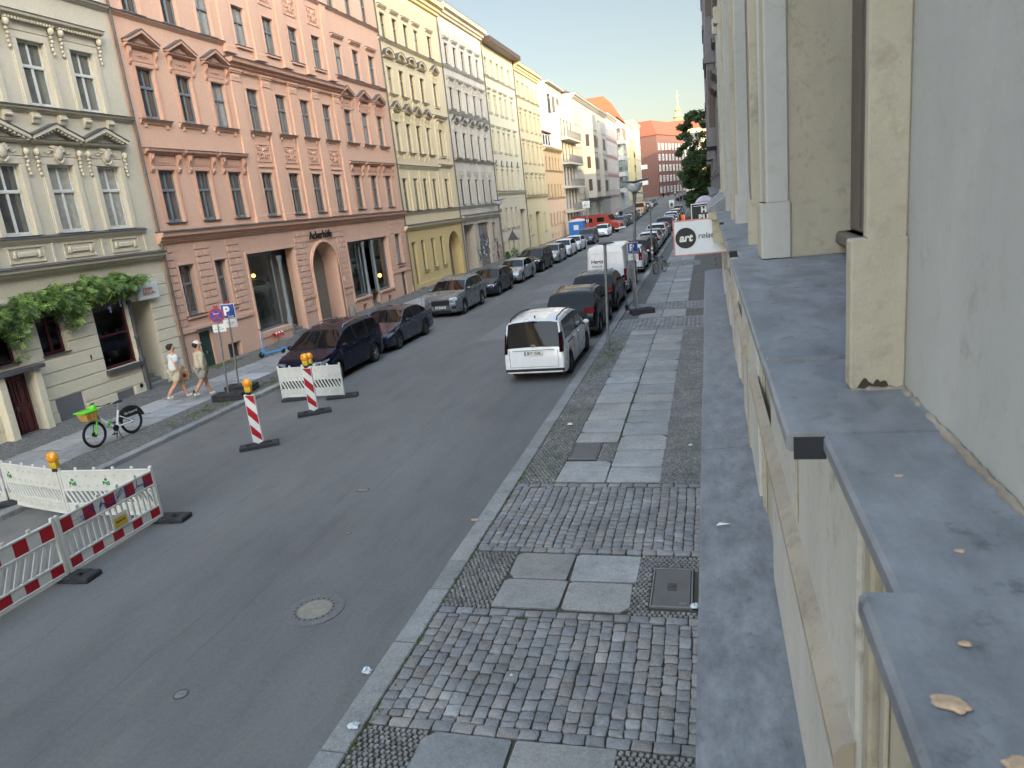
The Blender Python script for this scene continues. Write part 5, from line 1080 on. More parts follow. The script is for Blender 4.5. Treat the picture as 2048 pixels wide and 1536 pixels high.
def tree(x,y,h,base,rad,label,n=90,leaf=.16,per=230,name='street_tree',hang=None,seed=1):
    random.seed(seed); z0=KH+gz(y); r=empty(name,(x,y,z0),label,'tree'); b=MB().mat(M['bark']); b.tube([(0,0,0),(.05,.1,1.2),(-.05,.05,2.6),(.1,0,4.2),(0,.1,h*.6),(.1,0,h*.85)],[.26,.2,.18,.15,.1,.04],9)
    for k in range(9):
        a=k*2.4; zz=base+.6+k*.12*h/1.6*.5; L=rad*.85*(1-k*.05); b.tube([(0,0,zz),(L*.4*math.cos(a),L*.4*math.sin(a),zz+.7),(L*.9*math.cos(a),L*.9*math.sin(a),zz+1.3)],[.09,.06,.02],6)
    b.build('trunk',r,smooth=50); c=MB()
    for k in range(n):
        t=random.random(); zz=base+(h-base)*t; rr=rad*math.sin(math.pi*min(1,.12+.88*(1-t)**.8))**.7*(1 if t>.12 else .75); a=random.uniform(0,6.28); d=rr*random.uniform(.35,1)
        cr=random.uniform(.45,.95)*rad/3.2; c.ms=c.ms; leafcloud(c,(d*math.cos(a),d*math.sin(a),zz),(cr,cr,cr*.75),per,leaf,[M['leafd'],M['leafd'],M['leafm']])
    c.build('crown',r); return r
tree(-.9,92,13.4,1.2,2.5,'large dark green leafy street tree crowding our side of the street',130,.15,260,seed=3)
tree(-1.2,128,10.5,2.2,2.4,'street tree behind the large dark tree on our side',50,.24,140,seed=5)
for i,(x,y,h,rd,lb) in enumerate(((-6.2,283,13,2.2,'slim poplar climbing beside the red brick house at the street end'),(-3.3,286,9,2.3,'green tree in front of the pale corner house'),(-.5,262,9,3.2,'low broad tree behind the parked cars at the street end'))):
    tree(x,y,h+1,1.5,rd,lb,30,.42,90,seed=9+i)
# wisteria over building A
random.seed(12)
v=MB(); top=[(13.6,4.05),(15.0,4.0),(16.2,4.08),(17.2,4.25),(18.3,4.3),(19.2,4.42),(20.0,4.38),(20.9,4.3),(21.5,4.2)]
def lf_(mb,p,s,m_):
    mb.mat(m_); a=random.uniform(0,6.28); t=random.uniform(-1.2,.2); d=Vector((math.cos(a)*math.cos(t),math.sin(a)*math.cos(t),math.sin(t))); n=Vector((random.uniform(.1,1),random.gauss(0,.5),random.uniform(.1,1))); b_=d.cross(n).normalized()
    for k in range(5):
        q=Vector(p)+d*s*.55*k; 
        for sg in (-1,1):
            e=(b_*sg+d*.5).normalized()*s; f=d*s*.22; mb.add([tuple(q),tuple(q+e*.5+f),tuple(q+e+Vector((0,0,-s*.15))),tuple(q+e*.5-f)],[(0,1,2,3)])
for _ in range(3300):
    u=random.uniform(13.6,21.35); k=max(i for i in range(len(top)-1) if top[i][0]<=u); f=(u-top[k][0])/(top[k+1][0]-top[k][0]); tv=top[k][1]*(1-f)+top[k+1][1]*f+.08*math.sin(u*5)
    low=3.55 if u>18.6 else 3.4+.15*math.sin(u*3); low-=.5*max(0,1-abs(u-18.1)/.5) + (0.9*max(0,1-abs(u-16.1)/.35)) + 1.2*max(0,1-abs(u-15.0)/.6)
    if u>20.6: low+=(u-20.6)*.7
    vv=low+(tv-low)*random.random()**.8; ww=.12+.5*random.random()*math.sin(math.pi*min(1,max(.08,(vv-low)/(tv-low+.01))))
    lf_(v,(ww,u,vv),.085*random.uniform(.7,1.2),random.choice([M['leafl'],M['leafv'],M['leafv'],M['leafw']]))
rt=empty('wisteria',(LFX,13.2,KH),'leafy green wisteria trained across the cream shop front above its windows','climbing plant')
v.build('foliage',rt,(0,-13.2,-KH)); b=MB().mat(M['bark']); b.tube([(.1,0,0),(.15,.1,1.5),(.1,.3,3.2),(.15,1.5,3.7),(.15,4,3.85),(.15,6.5,3.9),(.12,8,4.0)],.04,7); b.build('stem',rt)
b=MB().mat(plain('wisteria_bloom',C(150,140,180),.7))
for (u,vv) in ((17.75,3.25),(19.6,3.2),(20.1,3.35)):
    for _ in range(22): x=.3+random.gauss(0,.02); y=u-13.2+random.gauss(0,.025); z=vv-KH+random.uniform(-.12,.14); b.box(x,x+.02,y,y+.025,z,z+.025)
b.build('blossom',rt)
# bushes
for (x,y,s_,lb) in ((-19.3,69.2,.55,'small green bush at the foot of the cream house wall'),(-19.2,71.8,.7,'second green bush by the cream house, larger, beside the dark suv')):
    c=MB(); leafcloud(c,(0,0,s_*.6),(s_*.6,s_*.9,s_*.7),260,.09,[M['leafm'],M['leafv']]); b=c.build('bush',None,(x,y,KH)); tag(b,lb,'bush','bushes by the cream house')
# ============ vehicles
def paint(name,c,metal=0,rough=.28):
    m,nt,b=newmat(name); b.inputs['Base Color'].default_value=c; b.inputs['Metallic'].default_value=metal; b.inputs['Roughness'].default_value=rough; b.inputs['Coat Weight'].default_value=.18 if max(c[:3])<.06 else .5; b.inputs['Coat Roughness'].default_value=.03; b.inputs['Specular IOR Level'].default_value=.25 if max(c[:3])<.06 else .5
    n=noise(nt,2.5,4,.6); r=ramp(nt,n.outputs[0],[(.35,(rough*.85,)*3),(.7,(rough*1.35,)*3)]); nt.links.new(r.outputs[0],b.inputs['Roughness']); return m
PT=dict(white=paint('paint_white',C(222,224,226)),navy=paint('paint_navy',C(14,19,42),.3),black=paint('paint_black',C(14,15,18),.2),grey=paint('paint_grey',C(112,120,126),.5),dgrey=paint('paint_dark_grey',C(52,58,66),.5),silver=paint('paint_silver',C(158,162,165),.6),dblue=paint('paint_dark_blue',C(44,54,72),.4),red=paint('paint_fire_red',C(158,56,46),0,.45),orange=paint('paint_amber',C(206,138,44)),bluegrey=paint('paint_blue_grey',C(96,112,128),.5),brown=paint('paint_brown',C(90,78,70),.4))
M['lens_red']=plain('tail_lens',C(110,10,16),.4,0,.1,10,.08,0); M['lens_clear']=plain('head_lens',C(128,134,138),.15,.2,.35,20,.4,.2); M['lens_dark']=plain('smoked_lens',C(40,10,14),.35,0,.2,10,.1,0); M['plate']=plain('number_plate',C(212,212,205),.5,0,.03); M['trim']=plain('black_trim',C(22,22,24),.5,0,.15); M['chrome']=plain('chrome',C(200,200,200),.12,1,.02)
def interp(P,x):
    if x<=P[0][0]: return P[0][1]
    for (a,b),(c,d) in zip(P,P[1:]):
        if x<=c: return b+(d-b)*(x-a)/(c-a)
    return P[-1][1]
TYPES={
# L,W,H, wheel positions from the front, top profile, belt, glass: windshield(s0,s1) rear(s0,s1) pillars
'hatch':dict(L=4.25,W=1.79,H=1.46,wh=(.86,3.5),top=[(0,.56),(.04,.66),(.2,.78),(.6,.88),(1.02,.97),(1.85,1.40),(2.3,1.455),(3.1,1.46),(3.62,1.41),(3.72,1.38),(4.12,1.0),(4.2,.86),(4.25,.55)],belt=[(0,.6),(1.0,.93),(4.05,1.02),(4.25,.8)],ws=(1.06,1.83),rg=(3.72,4.1),sg=(1.35,3.7),pil=((2.42,2.5),(3.3,3.38))),
'wagon':dict(L=4.7,W=1.82,H=1.5,wh=(.9,3.7),top=[(0,.56),(.04,.66),(.2,.78),(.6,.88),(1.15,.97),(1.95,1.40),(2.4,1.47),(3.5,1.5),(4.1,1.46),(4.22,1.42),(4.58,1.02),(4.66,.86),(4.7,.55)],belt=[(0,.6),(1.1,.93),(4.5,1.02),(4.7,.8)],ws=(1.18,1.93),rg=(4.22,4.55),sg=(1.5,4.15),pil=((2.55,2.63),(3.45,3.53))),
'sedan':dict(L=4.6,W=1.78,H=1.43,wh=(.85,3.55),top=[(0,.52),(.04,.66),(.2,.76),(.6,.84),(1.25,.95),(2.0,1.36),(2.35,1.42),(3.0,1.42),(3.4,1.36),(3.95,1.03),(4.4,.99),(4.54,.94),(4.6,.55)],belt=[(0,.6),(1.2,.9),(4.0,.98),(4.6,.85)],ws=(1.28,1.98),rg=(3.42,3.93),sg=(1.55,3.75),pil=((2.52,2.6),(3.3,3.36))),
'suv':dict(L=4.65,W=1.88,H=1.66,wh=(.88,3.72),top=[(0,.7),(.04,.86),(.2,.98),(.6,1.04),(1.15,1.12),(1.9,1.55),(2.4,1.65),(3.3,1.66),(4.0,1.6),(4.12,1.55),(4.45,1.14),(4.58,1.0),(4.65,.6)],belt=[(0,.75),(1.1,1.08),(4.3,1.17),(4.65,.95)],ws=(1.18,1.88),rg=(4.12,4.43),sg=(1.5,4.05),pil=((2.55,2.63),(3.42,3.5))),
'mpv':dict(L=4.42,W=1.8,H=1.64,wh=(.86,3.56),top=[(0,.6),(.04,.74),(.2,.88),(.5,.95),(.95,1.06),(1.8,1.52),(2.3,1.63),(3.4,1.64),(4.0,1.6),(4.1,1.56),(4.34,1.1),(4.4,.95),(4.42,.55)],belt=[(0,.65),(.9,1.0),(4.2,1.1),(4.42,.9)],ws=(.98,1.78),rg=(4.1,4.33),sg=(1.25,4.02),pil=((2.35,2.43),(3.25,3.33))),
'caddy':dict(L=4.85,W=1.86,H=1.80,wh=(.9,3.87),top=[(0,.62),(.04,.78),(.2,.9),(.6,.98),(1.1,1.1),(1.95,1.66),(2.4,1.78),(3.4,1.80),(4.5,1.77),(4.62,1.74),(4.8,1.02),(4.83,.9),(4.85,.55)],belt=[(0,.7),(1.0,1.04),(4.6,1.10),(4.85,.9)],ws=(1.12,1.92),rg=(4.63,4.80),sg=(1.4,4.35),pil=((2.5,2.6),(3.32,3.36))),
'van':dict(L=5.5,W=2.02,H=2.45,wh=(.95,4.25),top=[(0,.8),(.04,1.0),(.3,1.2),(.9,1.4),(1.7,2.2),(2.2,2.42),(3.4,2.45),(5.3,2.43),(5.44,2.38),(5.48,1.2),(5.5,.6)],belt=[(0,.9),(.8,1.3),(5.3,1.36),(5.5,1.1)],ws=(.95,1.68),rg=None,sg=(1.1,2.2),pil=()),
}
CW={}
def wheelmeshes(r,spokes,rimmat):
    k=(round(r,2),spokes,rimmat.name)
    if k in CW: return CW[k]
    fn=lambda x,y,z:(x,z,y)
    t=MB().mat(M['rubber']); w=.21; t.lathe([(r*.66,-w/2),(r*.9,-w/2),(r*.985,-w/2+.03),(r,-w/2+.06),(r,w/2-.06),(r*.985,w/2-.03),(r*.9,w/2),(r*.66,w/2)],28,fn,False); tm=t.mesh('tyre',40)
    m=MB().mat(rimmat); m.lathe([(r*.67,-w/2),(r*.67,w/2-.008),(r*.6,w/2-.015),(r*.58,.02),(r*.3,.0)],28,fn,False); m.mat(M['trim']); m.lathe([(r*.6,-.02),(r*.02,-.02)],20,fn,False); m.mat(rimmat); m.lathe([(r*.14,w/2-.02),(r*.12,w/2-.005),(.01,w/2)],14,fn,False)
    for j in range(spokes):
        a=j*2*math.pi/spokes; ca,sa=math.cos(a),math.sin(a); hw=r*.095 if spokes<8 else r*.05
        P=[(r*.1,-hw),(r*.62,-hw*.8),(r*.62,hw*.8),(r*.1,hw)]; m.ext([(x*ca-y*sa,x*sa+y*ca) for x,y in P],lambda p,q,t:(p,t,q),w/2-.05,w/2-.018)
    CW[k]=(tm,m.mesh('rim',35)); return CW[k]
def bodyof(t,body,dark=True,seed=0):
    T=TYPES[t]; L,W,H=T['L'],T['W'],T['H']; r=.325 if t not in('suv','van','caddy') else .35; ra=r+.055
    ss={0,.03,.1,.2,.35,L-.03,L-.1,L-.2}|{p[0] for p in T['top']}|set(T['sg'])|{x for p in T['pil'] for x in p}|set(T['ws'])|(set(T['rg']) if T['rg'] else set())
    for wx in T['wh']:
        for k in range(-6,7): ss.add(round(wx+ra*math.sin(k*math.pi/12),3))
    x=.35
    while x<L-.2: ss.add(round(x,2)); x+=.25
    ss=sorted(s for s in ss if 0<=s<=L); s2=[ss[0]]
    for s in ss[1:]:
        if s-s2[-1]>.012: s2.append(s)
    ss=s2
    def z0(s):
        z=.2+.06*max(0,1-s/.25)+.08*max(0,1-(L-s)/.25)
        for wx in T['wh']:
            d=abs(s-wx)
            if d<ra: z=max(z,r+math.sqrt(ra*ra-d*d)-.0)
        return z
    def zt(s): return interp(T['top'],s)
    def zb(s): return min(zt(s)-.03,interp(T['belt'],s))
    def hw(s):
        e0=max(0,1-s/.55); e1=max(0,1-(L-s)/.4); rr=.17 if t not in('van','caddy') else .10; return W/2*(1-rr*e0**2.2-(rr*.7)*e1**2.4)
    cab=H-interp(T['belt'],L*.5); roofw=.70 if t in('sedan','hatch','wagon') else .76
    if t=='van': roofw=.86
    if t=='caddy': roofw=.82
    def gw(s,z): # half width in the greenhouse
        b=zb(s); k=max(0,min(1,(z-b)/cab)); w=hw(s)*.945; return w*(1-(1-roofw/.945)*k**1.25)
    def ring(s):
        a=z0(s); b=zb(s); T_=zt(s); w=hw(s); c=T_-b; lo=lambda f:a+(b-a)*f
        k=min(1,c/cab)
        zz6=b+min(.035,c*.2); zz7=b+c*(1-.16*k) if k>.15 else b+c*.5; zz8=b+c*(.93 if k>.15 else .85)
        pts=[(0,a+.0),(w*.88,a),(w*.965,a+.02*(b-a)+.02),(w*.995,lo(.3)),(w,lo(.55)),(w*.988,lo(.78)),(w*.968,lo(.92)),(gw(s,b),b),(gw(s,zz6)-.006,zz6),(gw(s,zz7)-.006,zz7),(gw(s,zz8)-.05*k-.03*(1-k),zz8),(gw(s,T_)*.72-.0,T_-.012*k+ (.0)),(gw(s,T_)*.36,T_+.008),(0,T_+.014)]
        return pts
    NR=14; R_=[ring(s) for s in ss]; parts={'body':MB().mat(body),'windshield':MB().mat(M['carglass']),'rear_window':MB().mat(M['carglass']),'side_window':MB().mat(M['carglass']),'side_window2':MB().mat(M['carglass']),'trim':MB().mat(M['trim'])}
    X=lambda s:L/2-s
    def put(b,vs): b.add(vs,[tuple(range(len(vs)))])
    vid={}
    def vert(part,i,j,sd,P):
        b=parts[part]; k=(part,i,j,sd if P[0]>1e-6 else 0)
        if k not in vid: vid[k]=len(b.v); b.v.append((X(ss[i]),sd*P[0],P[1]))
        return vid[k]
    for sd in (-1,1):
        for i in range(len(ss)-1):
            sm=(ss[i]+ss[i+1])/2
            for j in range(NR-1):
                part='body'
                if j>=10 and T['ws'][0]-.001<sm<T['ws'][1]+.001: part='windshield'
                elif j>=10 and T['rg'] and T['rg'][0]-.001<sm<T['rg'][1]+.001: part='rear_window'
                elif j==8 and T['sg'][0]<sm<T['sg'][1] and not any(a<sm<c for a,c in T['pil']) : part='side_window' if sd>0 else 'side_window2'
                elif j==8 and T['sg'][0]<sm<T['sg'][1]: part='trim'
                elif t=='suv' and j in(1,): part='trim'
                q=[(i,j),(i+1,j),(i+1,j+1),(i,j+1)]
                if j==0: continue
                ids=[vert(part,a,c,sd,R_[a][c]) for a,c in q]
                ids=list(dict.fromkeys(ids))
                if len(ids)<3: continue
                b=parts[part]; b.f.append(tuple(ids)); b.mi.append(b.cur)
    for i in (0,len(ss)-1): # end caps
        b=parts['body']; ids=[vert('body',i,j,1,R_[i][j]) for j in range(1,NR)]+[vert('body',i,j,-1,R_[i][j]) for j in range(NR-2,0,-1)]
        ids=list(dict.fromkeys(ids)); b.f.append(tuple(ids)); b.mi.append(0)
    return T,ss,R_,parts,X,hw,zt,zb,z0,r,ra
PROT={}
def car(label,t,pm,x,y,heading,group,cat='car',name='parked_car',spokes=10,plate=None,rails=False,front='bars',S=1.08,rim=None,extra=None,zoff=0):
    key=(t,pm,spokes,rails,front,rim)
    z=gz(y)+zoff
    if key in PROT and plate is None and extra is None:
        r=copy_tree(PROT[key]); r.location=(x,y,z); r.rotation_euler=(0,0,heading); r['label']=label; r['group']=group; return r
    T,ss,R_,parts,X,hw,zt,zb,z0,r,ra=bodyof(t,PT[pm]); L,W,H=T['L'],T['W'],T['H']
    root=empty(name,(x,y,z),label,cat,group,heading); root.scale=(S,S,S)
    pb=parts['body']; bo=pb.build('body',root,smooth=32)
    for k in ('windshield','rear_window','side_window','side_window2','trim'):
        if parts[k].f: parts[k].build({'trim':'pillar_trim','side_window2':'side_window'}.get(k,k),root,smooth=50)
    u=MB().mat(M['black']); u.box(-L/2+.25,L/2-.25,-W/2+.26,W/2-.26,.2,.75); 
    for wx in T['wh']: u.box(X(wx)-ra-.02,X(wx)+ra+.02,-W/2+.08,W/2-.08,.5,r+ra-.0+.0)
    u.build('underbody',root)
    tm,rm=wheelmeshes(r,spokes,rim and M[rim] or M['alu'])
    for wx in T['wh']:
        for sd in (-1,1):
            wo=inst('wheel',None,root) if False else bpy.data.objects.new('wheel',None); 
            if wo.name not in COL.objects: COL.objects.link(wo)
            wo.parent=root; wo.location=(X(wx),sd*(W/2-.115),r); wo.rotation_euler=(0,0,0 if sd>0 else math.pi); wo.empty_display_size=.1
            inst('tyre',tm,wo); inst('rim',rm,wo)
    # door seams and sills
    g=MB().mat(M['trim'])
    def sideline(s,j0,j1,sd,off=.003):
        i=min(range(len(ss)),key=lambda q:abs(ss[q]-s)); return [(X(ss[i]),sd*(R_[i][j][0]+off-.006),R_[i][j][1]) for j in range(j0,j1+1)]
    seams=[T['ws'][0]+.12]+[ (a+c)/2 for a,c in T['pil']] if t!='van' else [1.25,2.25,3.6]
    if t in('hatch','sedan','wagon','suv','mpv') : seams.append(T['wh'][1]-ra-.06)
    for s in seams:
        for sd in(-1,1): g.tube(sideline(s,2,7,sd),.009,4)
    g.build('door_seam',root)
    def box(nm,m,x0,x1,y0,y1,z0_,z1_,ch=.01,lab=None):
        b=MB().mat(m); b.box(x0,x1,y0,y1,z0_,z1_,ch); return b.build(nm,root,smooth=40)
    for sd in(-1,1):
        hs=[T['pil'][0][0]-.22] if T['pil'] else [1.95]
        if len(T['pil'])>1: hs.append(T['pil'][1][0]-.22)
        for s in hs:
            i=min(range(len(ss)),key=lambda q:abs(ss[q]-s)); yy=R_[i][6][0]*sd; box('door_handle',PT[pm],X(s)-.1,X(s)+.1,yy-.025,yy+.025,R_[i][6][1]-.02,R_[i][6][1]+.02)
        # mirror
        s=T['ws'][0]+.35; i=min(range(len(ss)),key=lambda q:abs(ss[q]-s)); b=MB().mat(PT[pm] if front!='old' else M['trim']); yy=R_[i][7][0]; b.ball((X(s)+.05,sd*(yy+.13),R_[i][7][1]+.07),(.09,.11,.075),10,8); b.mat(M['trim']); b.box(X(s)-.02,X(s)+.05,min(sd*(yy-.02),sd*(yy+.1)),max(sd*(yy-.02),sd*(yy+.1)),R_[i][7][1]+.0,R_[i][7][1]+.05); b.build('wing_mirror',root,smooth=60)
    # front: lamps, grille, bumper
    hf=interp(T['top'],.04); 
    for sd in(-1,1):
        b=MB().mat(M['lens_clear']); i=min(range(len(ss)),key=lambda q:abs(ss[q]-.2)); yy=hw(.15); hz=interp(T['top'],.2)-.13
        b.T=lambda a,c,d:(a,c*sd,d); b.add([(L/2-.02,yy-.38,hz-.05),(L/2-.07,yy-.02,hz-.06),(L/2-.42,yy+.065,hz+.06),(L/2-.42,yy+.05,hz+.10),(L/2-.12,yy-.06,hz+.075),(L/2-.03,yy-.38,hz+.06),
            (L/2-.3,yy-.38,hz-.05),(L/2-.45,yy-.2,hz-.06),(L/2-.5,yy-.1,hz+.06),(L/2-.5,yy-.1,hz+.09),(L/2-.3,yy-.2,hz+.05),(L/2-.25,yy-.38,hz+.05)],[(0,1,4,5),(1,2,3,4),(0,5,11,6),(3,2,8,9),(5,4,10,11),(4,3,9,10),(0,1,7,6),(1,2,8,7)])
        b.build('headlight',root,smooth=20)
    gh=(.36,.62) if t not in('suv',) else (.45,.82)
    b=MB().mat(M['trim'])
    if front=='bars': b.box(L/2-.2,L/2+.012,-.46,.46,hf-.2,hf-.06,.03); b.box(L/2-.2,L/2+.01,-.62,.62,.28,.42,.04)
    elif front=='big': b.box(L/2-.2,L/2+.02,-.46,.46,.54,.84,.06); b.box(L/2-.2,L/2+.012,-.78,-.56,.36,.56,.04); b.box(L/2-.2,L/2+.012,.56,.78,.36,.56,.04); b.box(L/2-.2,L/2+.014,-.5,.5,.26,.36,.03)
    elif front=='old': b.mat(M['chrome']); b.box(L/2-.2,L/2+.02,-.3,.3,.5,.69,.02); b.mat(M['trim']); [b.box(L/2,L/2+.026,-.27,.27,z_,z_+.016) for z_ in(.53,.565,.6,.635)]; b.box(L/2-.1,L/2+.03,-.8,.8,.36,.42,.02)
    b.build('grille',root,smooth=40)
    box('number_plate',M['plate'],L/2+.012,L/2+.028,-.26,.26,.43 if front!='old' else .42,.54,.003)
    # rear lamps and bumper
    xr=-L/2
    for sd in(-1,1):
        if t in('mpv','caddy','van','wagon','hatch'):
            z0_,z1_=(.82,1.12) if t=='hatch' else (.8,1.25) if t=='mpv' else (.86,1.42) if t=='caddy' else (.7,1.3) if t=='van' else (.8,1.05)
        else: z0_,z1_=(.78,.95) if t=='sedan' else (.92,1.1)
        yy=hw(L-.02); wd=.10 if t in('caddy','van') else .17 if t!='sedan' and t!='suv' else .36
        b=MB().mat(M['lens_dark'] if t=='caddy' else M['lens_red']); b.T=lambda a,c,d:(a,c*sd,d)
        q=lambda z_: -L/2+max(0,(z_-.95))*(.16 if t=='caddy' else .25)*(1 if t not in('sedan','van') else 0)
        yo=-.022 if t=='caddy' else .0; b.add([(q(z0_)-.014,yy-wd,z0_),(q(z0_)+.02,yy+.022+yo,z0_),(q(z0_)+.2,yy+.04+yo,z0_+.04),(q(z1_)-.014,yy-wd*.8-.02,z1_),(q(z1_)+.02,yy-.008+yo*2,z1_),(q(z1_)+.2,yy+.016+yo*2,z1_)],[(0,1,4,3),(1,2,5,4)]); b.add([(q(z0_)+.1,yy-wd,z0_),(q(z1_)+.1,yy-wd,z1_)],[])
        b.build('tail_light',root,smooth=30)
    box('rear_plate',M['plate'],xr-.026,xr-.012,-.26,.26,.62 if t in('sedan','suv') else .72,.74 if t in('sedan','suv') else .84,.003) if t!='caddy' else box('rear_plate',M['plate'],xr-.026,xr-.012,-.27,.27,.80,.92,.003)
    box('rear_bumper',M['trim'],xr-.012,xr+.3,-hw(L-.1)*.97,hw(L-.1)*.97,.3,.42,.03); box('front_bumper',M['trim'],L/2-.3,L/2+.004,-hw(.1)*.93,hw(.1)*.93,.2,.29,.02)
    if rails:
        for sd in(-1,1):
            b=MB().mat(M['alu'] if t!='caddy' else M['trim']); yy=W/2*(.66 if t!='caddy' else .74); s0,s1=T['ws'][1]+.25,(T['rg'][0] if T['rg'] else L)-.15; pts=[(X(s0),sd*yy,zt(s0)-.03),(X(s0+.1),sd*yy,zt(s0)+.045),(X((s0+s1)/2),sd*yy,H+.05),(X(s1-.1),sd*yy,zt(s1)+.045),(X(s1),sd*yy,zt(s1)-.03)]; b.tube(pts,.02,6); b.build('roof_rail',root,smooth=60)
    if plate:
        ru=basis((0,-1,0),(0,0,1)) # rear face, read from behind
        if plate[0]=='rear': inst('lettering',text_mesh(plate[1],.115,M['black'],.001,0,.002),root,(xr-.028,0-.02,.86 if t=='caddy' else .78),ru,(.92,1,1)); box('plate_band',plain('plate_blue',C(30,60,150),.5),xr-.0275,xr-.0262,.225,.262,.80,.92,0)
        else: inst('lettering',text_mesh(plate[1],.11,M['black'],.001,0,.002),root,(L/2+.03,0,.485 if front!='old' else .48),basis((0,1,0),(0,0,1)),(.9,1,1))
    if extra: extra(root,L,W,H,X,hw,zt,T)
    PROT.setdefault(key,root); return root
LG='cars parked along the far kerb'; RG='cars parked along the near kerb'
HN=-math.pi/2; HS=math.pi/2   # facing the camera / facing away
def lx(W): return -12.28-W*1.08/2
def leftcar(label,t,pm,fw,**k): # fw: world y of front wheel
    T=TYPES[t]; off=(T['L']/2-T['wh'][0])*1.08; return car(label,t,pm,lx(T['W']),fw+off,HN,LG,**k)
def rightcar(label,t,pm,rw,**k):
    T=TYPES[t]; off=(T['wh'][1]-T['L']/2)*1.08; return car(label,t,pm,-4.12-T['W']*1.08/2+(0 if rw<90 else .0),rw+off,HS,RG,**k)
leftcar('dark navy blue minivan behind the white barrier board','mpv','navy',21.2,front='bars',spokes=5,rails=True)
leftcar('dark old sedan with chrome grille and antenna between the navy minivan and the grey suv','sedan','dblue',26.4,front='old',spokes=5,rim='darkgrey',extra=lambda r,L,W,H,X,hw,zt,T:(lambda b:b.build('antenna',r))(MB().mat(M['trim']).tube([(-L/2+.5,.6,.98),(-L/2+.52,.62,1.75)],.006,4)))
leftcar('grey blue suv with large black grille, nearest light coloured suv on the far kerb','suv','grey',34.9,front='big',spokes=5,plate=('front','WB·PL 797'),rails=True)
leftcar('dark grey hatchback right behind the grey blue suv','hatch','dgrey',41.55)
leftcar('silver coupe-like sedan behind the dark grey hatchback','sedan','silver',47.6,spokes=5)
leftcar('black suv between two silver cars beside the green bushes','suv','black',54.1,front='big',rails=True)
leftcar('silver grey hatchback just behind the black suv','hatch','silver',60.6,spokes=5)
leftcar('white hatchback, first of the two white cars in a row on the far kerb','hatch','white',66.2)
leftcar('white sedan, second of the two white cars in a row, behind the white hatchback','sedan','white',71.7)
leftcar('dark blue minivan parked in front of the blue portable toilet','mpv','dblue',81.2,rails=True)
leftcar('small white hatchback in front of the red fire truck','hatch','white',93.6,spokes=5)
for (t,pm,fw,lb) in (('suv','bluegrey',113,'blue grey suv just behind the red fire truck'),('hatch','dgrey',119,'dark hatchback two cars behind the red fire truck'),('wagon','silver',125,'silver wagon behind the nearest tall lamp post'),('suv','dblue',131,'dark blue suv right of the tall lamp post'),('wagon','dgrey',137,'dark wagon before the white car on the far kerb'),('hatch','white',143.5,'white hatchback far down the far kerb before the amber van'),('van','orange',151,'amber yellow van in the far row'),('wagon','dgrey',160,'dark wagon just behind the amber van'),('suv','bluegrey',167,'blue grey suv near the awning'),('hatch','white',175,'white hatchback near the awning'),('wagon','dgrey',183,'last dark wagon of the far row near the awning'),('hatch','silver',191,'silver hatchback at the very end of the far row')):
    leftcar(lb,t,pm,fw,name='parked_van' if t=='van' else 'parked_car',cat='van' if t=='van' else 'car')
def caddyx(r,L,W,H,X,hw,zt,T):
    xr=-L/2; b=MB().mat(PT['white']); b.box(xr-.014,xr,-.12,.12,.66,.70,.005); b.build('tailgate_handle',r)
    b=MB().mat(M['trim'])
    for z in (.94,): b.box(xr-.006,xr+.02,-.62,.62,z,z+.008)
    for sd in(-1,1): b.box(xr-.006,xr,sd*.72-.004,sd*.72+.004,.46,.94)
    b.box(xr-.006,xr,-.72,.72,.452,.46); b.build('tailgate_seam',r)
    b=MB().mat(M['chrome']); b.lathe([(.06,0),(.055,.012),(.01,.014)],20,lambda x,y,z:(xr+.035-z,x*1.4,1.07+y*.8)); b.build('badge',r)
    b=MB().mat(M['trim']); b.box(xr+.02,xr+.08,-.1,.1,1.76,1.79,.01); b.ext([(0,0),(.12,0),(.02,.07)],lambda p,q,t:(xr+.55+p,t,H+q),-.015,.015); b.build('roof_fin',r)
    b=MB().mat(M['trim']); [b.box(X(4.2),X(3.35),sd*(W/2-.006)-.01,sd*(W/2-.006)+.01,1.0,1.03) for sd in(-1,1)]; b.build('sliding_rail',r)
rightcar('white compact family van with black roof rails, nearest vehicle on our kerb','caddy','white',21.0,S=1.03,rails=True,spokes=5,rim='darkgrey',plate=('rear','B·T 1536'),extra=caddyx,name='parked_van',cat='van')
rightcar('black suv parked directly in front of the white family van','suv','black',27.3,rails=True)
rightcar('black suv parked behind the white panel van','suv','black',32.9,rails=True,plate=('rear','B·RK 204') if 0 else None)
def vanx(r,L,W,H,X,hw,zt,T):
    xr=-L/2; ru=basis((0,-1,0),(0,0,1)); inst('lettering',text_mesh('Hertz',.25,M['black'],.001,.15,.004),r,(xr-.006,.42,1.72),ru); inst('lettering',text_mesh('hertz.de',.15,M['darkgrey'],.001,.1),r,(xr-.006,.42,1.5),ru)
    b=MB().mat(M['trim']); b.box(xr-.006,xr,-.004,.004,.6,2.3); [b.box(xr-.01,xr,y0,y1,1.02,1.045,.004) for y0,y1 in((-.42,-.16),(.16,.42))]; b.build('door_seam',r)
    b=MB().mat(PT['white']); 
    for a,c in ((-.84,-.06),(.06,.84)):
        for (y0,y1,z0,z1) in ((a,c,1.16,1.18),(a,c,2.14,2.16),(a,a+.02,1.18,2.14),(c-.02,c,1.18,2.14)): b.box(xr-.012,xr,y0,y1,z0,z1,.004)
    b.build('door_pressing',r); b=MB().mat(M['trim']); b.box(xr-.08,xr+.1,-.98,.98,.38,.5,.02); b.build('rear_step',r)
rightcar('white high roof panel van lettered Hertz on our kerb','van','white',38.9,spokes=5,extra=vanx,name='parked_van',cat='van')
